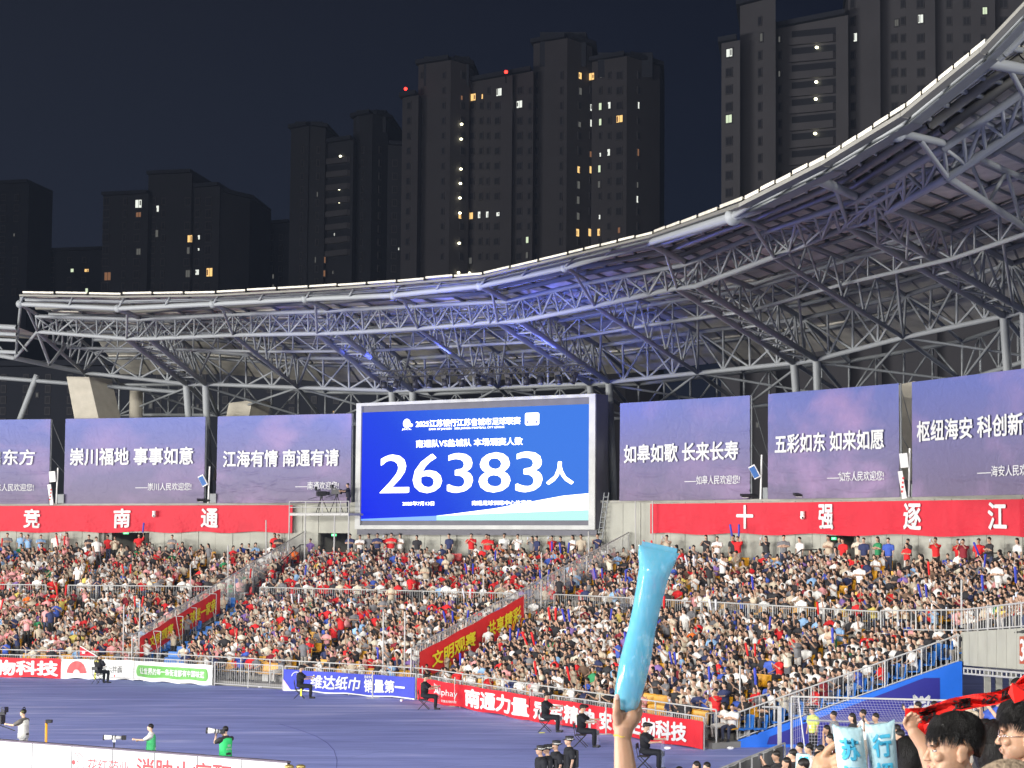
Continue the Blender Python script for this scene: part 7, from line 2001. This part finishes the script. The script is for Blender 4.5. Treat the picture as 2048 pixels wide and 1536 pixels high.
    if glasses:
        g_ = MB()
        for s in (-1, 1):
            P = [Vector((s * (.033 + .024 * math.cos(a)), -.103, .004 + .020 * math.sin(a))) for a in [2 * math.pi * k / 16 for k in range(17)]]
            g_.path(P, .0016, 6); g_.tube((s * .057, -.103, .008), (s * .080, .012, .010), .0015, n=6)
        g_.tube((-.010, -.103, .008), (.010, -.103, .008), .0015, n=6)
        gl = g_.build('glasses', mat('glasses_wire', (.55, .45, .42), .25, .8, 0), o, True)
        for s in (-1, 1):
            b = MB(); b.ell((s * .033, -.103, .004), (.0225, .001, .0185), nu=16, nv=6); b.build('lens', mat('lens_tint', (.55, .40, .42), .08, 0, 0, alpha=.35), gl, True)
    return o
NH = mat('near_hair', (.010, .009, .008), .42, 0, 0, 60, .6, 1, spec=.35)
t_ = NH.node_tree; mpn = t_.nodes.new('ShaderNodeMapping'); mpn.inputs['Scale'].default_value = (260, 260, 26)
nn = [n for n in t_.nodes if n.type == 'TEX_NOISE'][0]; tc_ = [n for n in t_.nodes if n.type == 'TEX_COORD'][0]
t_.links.new(tc_.outputs['Object'], mpn.inputs[0]); t_.links.new(mpn.outputs[0], nn.inputs['Vector'])
def hair_short(d):
    # side-swept fringe over the forehead, short over the ears, full to the nape
    wob = .05 * math.sin(d.x * 23) + .03 * math.sin(d.x * 41 + 1)
    if d.y < -.45: lim = .20 + wob + .12 * d.x
    elif d.y < -.12: lim = .16 + wob
    elif d.y < .06: lim = -.06
    elif d.y < .22: lim = .14
    else: lim = .10 - (d.y - .22) * 1.35
    if d.z <= lim: return 0
    top = min(1, max(0, (d.z - .15) / .5))
    return .006 + .016 * top + (.004 if d.y > .3 else 0) + (.006 if d.y < -.5 else 0)
def hair_full(d):
    if d.y > -.15: return .022 if d.z > -1 else .022
    return .018 if d.z > .2 else (.012 if abs(d.x) > .75 else 0)
NAVY = mat('near_navy_shirt', (.05, .03, .16), .8, 0, .1, 6); REDS = mat('near_red_shirt', (.55, .03, .03), .8, 0, .1, 6)
head('spectator', at(1905, 1501, 8.7), R(-80), R(3), NH, FSK, 'young man with black fringe in profile, close below the red scarf', hair_short, sc=1.12, shirt=NAVY)
head('spectator', at(2047, 1474, 9.0), R(-96), R(0), NH, FSK, 'dark-haired person with thin glasses in profile, cut by the edge of the view', hair_full if False else hair_short, glasses=True, sc=1.06, shirt=REDS)
head('spectator', at(1818, 1520, 12.5), R(170), 0, NH, FSK, 'back of a black-haired head at the lower edge beside the light blue sticks', lambda d: .016 if (d.z > -.2 or d.y > -.2) else 0, sc=1.05, shirt=NAVY)
head('spectator', at(1992, 1512, 9.6), R(170), 0, NH, FSK, 'back of a long-haired head directly behind the young man in profile', lambda d: .024 if (d.z > -1) else 0, sc=1.1, shirt=NAVY)
head('spectator', at(2036, 1452, 10.2), R(165), 0, NH, FSK, 'dark-haired head behind the person with glasses', lambda d: .022 if d.z > -.6 else 0, sc=1.05, shirt=NAVY)
BALD = mat('grey_hair', (.34, .26, .18), .7, 0, .2, 40, .4, 80)
head('spectator', at(2020, 1668, 3.6), R(170), 0, BALD, FSK2, 'blurred grey-brown top of a head closest to the lens at the lower right edge', lambda d: .012 if d.z > -.3 else 0, sc=.95, shirt=NAVY)
g = MB(); q = at(1793, 1500, 6.3); g.tube(q - Vector((.012, 0, .5)), q + Vector((-.006, 0, .03)), .012, .012, n=14); g = g.build('umbrella_handle', mat('dark_maroon', (.03, .01, .01), .4)); tag(g, 'dark narrow shaft standing right beside the light blue stick', 'shaft')
# arm reaching up to the scarf
HY = 9.6
mb = MB(); cap_(mb, h(1880, 1580), h(1850, 1492), .050, .040); cap_(mb, h(1850, 1492), h(1826, 1462), .040, .029)
mb.ell(h(1822, 1452), (.030, .022, .030), nu=14, nv=10)
finger(mb, [h(1818, 1444), h(1816, 1432, -.012), h(1823, 1426, -.03)], .011, .0085); finger(mb, [h(1824, 1442), h(1825, 1431, -.014), h(1831, 1428, -.03)], .011, .0085)
finger(mb, [h(1829, 1444), h(1832, 1434, -.014), h(1837, 1432, -.028)], .0105, .008); finger(mb, [h(1832, 1450), h(1837, 1441, -.01), h(1841, 1439, -.024)], .0095, .0075); finger(mb, [h(1814, 1456), h(1809, 1445, -.01), h(1812, 1436, -.026)], .012, .009)
o = mesh_ob('raised_arm', remesh(mb, .0034, 5, 'raised_arm'), FSK); tag(o, 'bare arm reaching up to hold the end of the red scarf', 'arm')
# the red scarf
sc_ = empty('football_scarf', (0, 0, 0), 0, 'long bright red scarf with black characters stretched over the heads', 'scarf')
SP = [(1810, 1436, 38), (1850, 1432, 34), (1900, 1412, 30), (1950, 1402, 28), (1995, 1396, 26), (2030, 1380, 26), (2052, 1360, 30), (2100, 1340, 34)]
def scf(u, v, o=0.0):
    x = u * (len(SP) - 1); i = min(int(x), len(SP) - 2); f = x - i; f_ = f * f * (3 - 2 * f) if False else f
    px = SP[i][0] + (SP[i + 1][0] - SP[i][0]) * f_; py = SP[i][1] + (SP[i + 1][1] - SP[i][1]) * f_; hh_ = SP[i][2] + (SP[i + 1][2] - SP[i][2]) * f_
    q = at(px, py + hh_ * (.5 - v), 9.7 + .03 * math.sin(u * 30 + v * 4) + .015 * math.sin(v * 9 + u * 12))
    return q + Vector((0, -o, 0))
cloth('cloth', scf, 90, 12, mat('scarf_red', (.80, .018, .012), .8, 0, .08, 30, .5, 40), sc_)
for ch, u0 in (('南', .10), ('通', .30), ('必', .47), ('胜', .60)):
    writing('character', ch, lambda u, v: scf(u, v, .006), u0, .16, .105, .66, M['blackprint'], sc_, .03)
mk('loose_end', [scf(0, 1), scf(0, 0), at(1822, 1462, 9.65), at(1850, 1470, 9.67), at(1862, 1446, 9.65), scf(.13, 0)], [(0, 1, 2, 3, 4, 5)], mat('scarf_red_end', (.80, .018, .012), .8), sc_)
mk('raised_fold', [at(2016, 1385, 9.65), at(2024, 1366, 9.6), at(2034, 1368, 9.65), at(2060, 1392, 9.6), at(2060, 1412, 9.65), at(2030, 1408, 9.6)], [(0, 1, 2, 3, 4, 5)], mat('scarf_red_fold', (.80, .018, .012), .8), sc_)
# thin lit haze over the whole place
hz = MB(); hz.box((0, 270, 60), (1700, 560 + 200, 122.0)); hz_o = hz.build('haze', M['black'])
hm = bpy.data.materials.new('haze'); hm.use_nodes = True; hm.node_tree.nodes.clear()
ho = hm.node_tree.nodes.new('ShaderNodeOutputMaterial'); hv = hm.node_tree.nodes.new('ShaderNodeVolumePrincipled')
hv.inputs['Color'].default_value = (.52, .66, 1.0, 1); hv.inputs['Density'].default_value = HAZE_DENSITY; hv.inputs['Anisotropy'].default_value = 0.0
hm.node_tree.links.new(hv.outputs[0], ho.inputs['Volume']); hz_o.data.materials.clear(); hz_o.data.materials.append(hm)
tag(hz_o, 'thin haze in the night air', 'haze', kind='stuff')
# red flag leaning over the left barrier
fl = empty('red_flag', (0, 0, 0), 0, 'small red flag on a white stick leaning over the barrier above the fan banner', 'flag')
a = at(160, 1292, 101.5); b = at(195, 1313, 100.9); rod('stick', WT, a, b, .02, fl)
mk('cloth', [a, b, at(168, 1315, 101.2), at(160, 1312, 101.4)], [(0, 1, 2, 3)], M['redcloth'], fl)
mb = MB(); q = at(167, 1305, 101.1); mb.box(q, (.16, .01, .12)); mb.build('emblem', M['lettering'], fl)

bpy.data.scenes.remove(_tmp)
# labels that several things share are told apart by their order from the left
by = {}
for o in bpy.data.objects:
    if o.parent is None and o.get('label') and o.get('category'): by.setdefault(o['label'], []).append(o)
WORD = ['leftmost', 'second from left', 'third from left', 'fourth from left', 'fifth from left', 'sixth from left', 'seventh from left', 'eighth from left', 'ninth from left', 'tenth from left', 'eleventh from left', 'twelfth from left', 'rightmost']
for lab, L_ in by.items():
    if len(L_) > 1:
        L_.sort(key=lambda o: proj(o.matrix_world.translation if o.location.length == 0 else o.location)[0])
        for k, o in enumerate(L_): o['label'] = lab + ', ' + WORD[min(k, 12)]
for o in bpy.data.objects:
    if o.parent is None and o.get('label') and len(o['label'].replace('-', ' ').split()) > 15 and 'spectator' in o['label']:
        o['label'] = o['label'].replace('short-haired ', '').replace(' shirt,', ',')
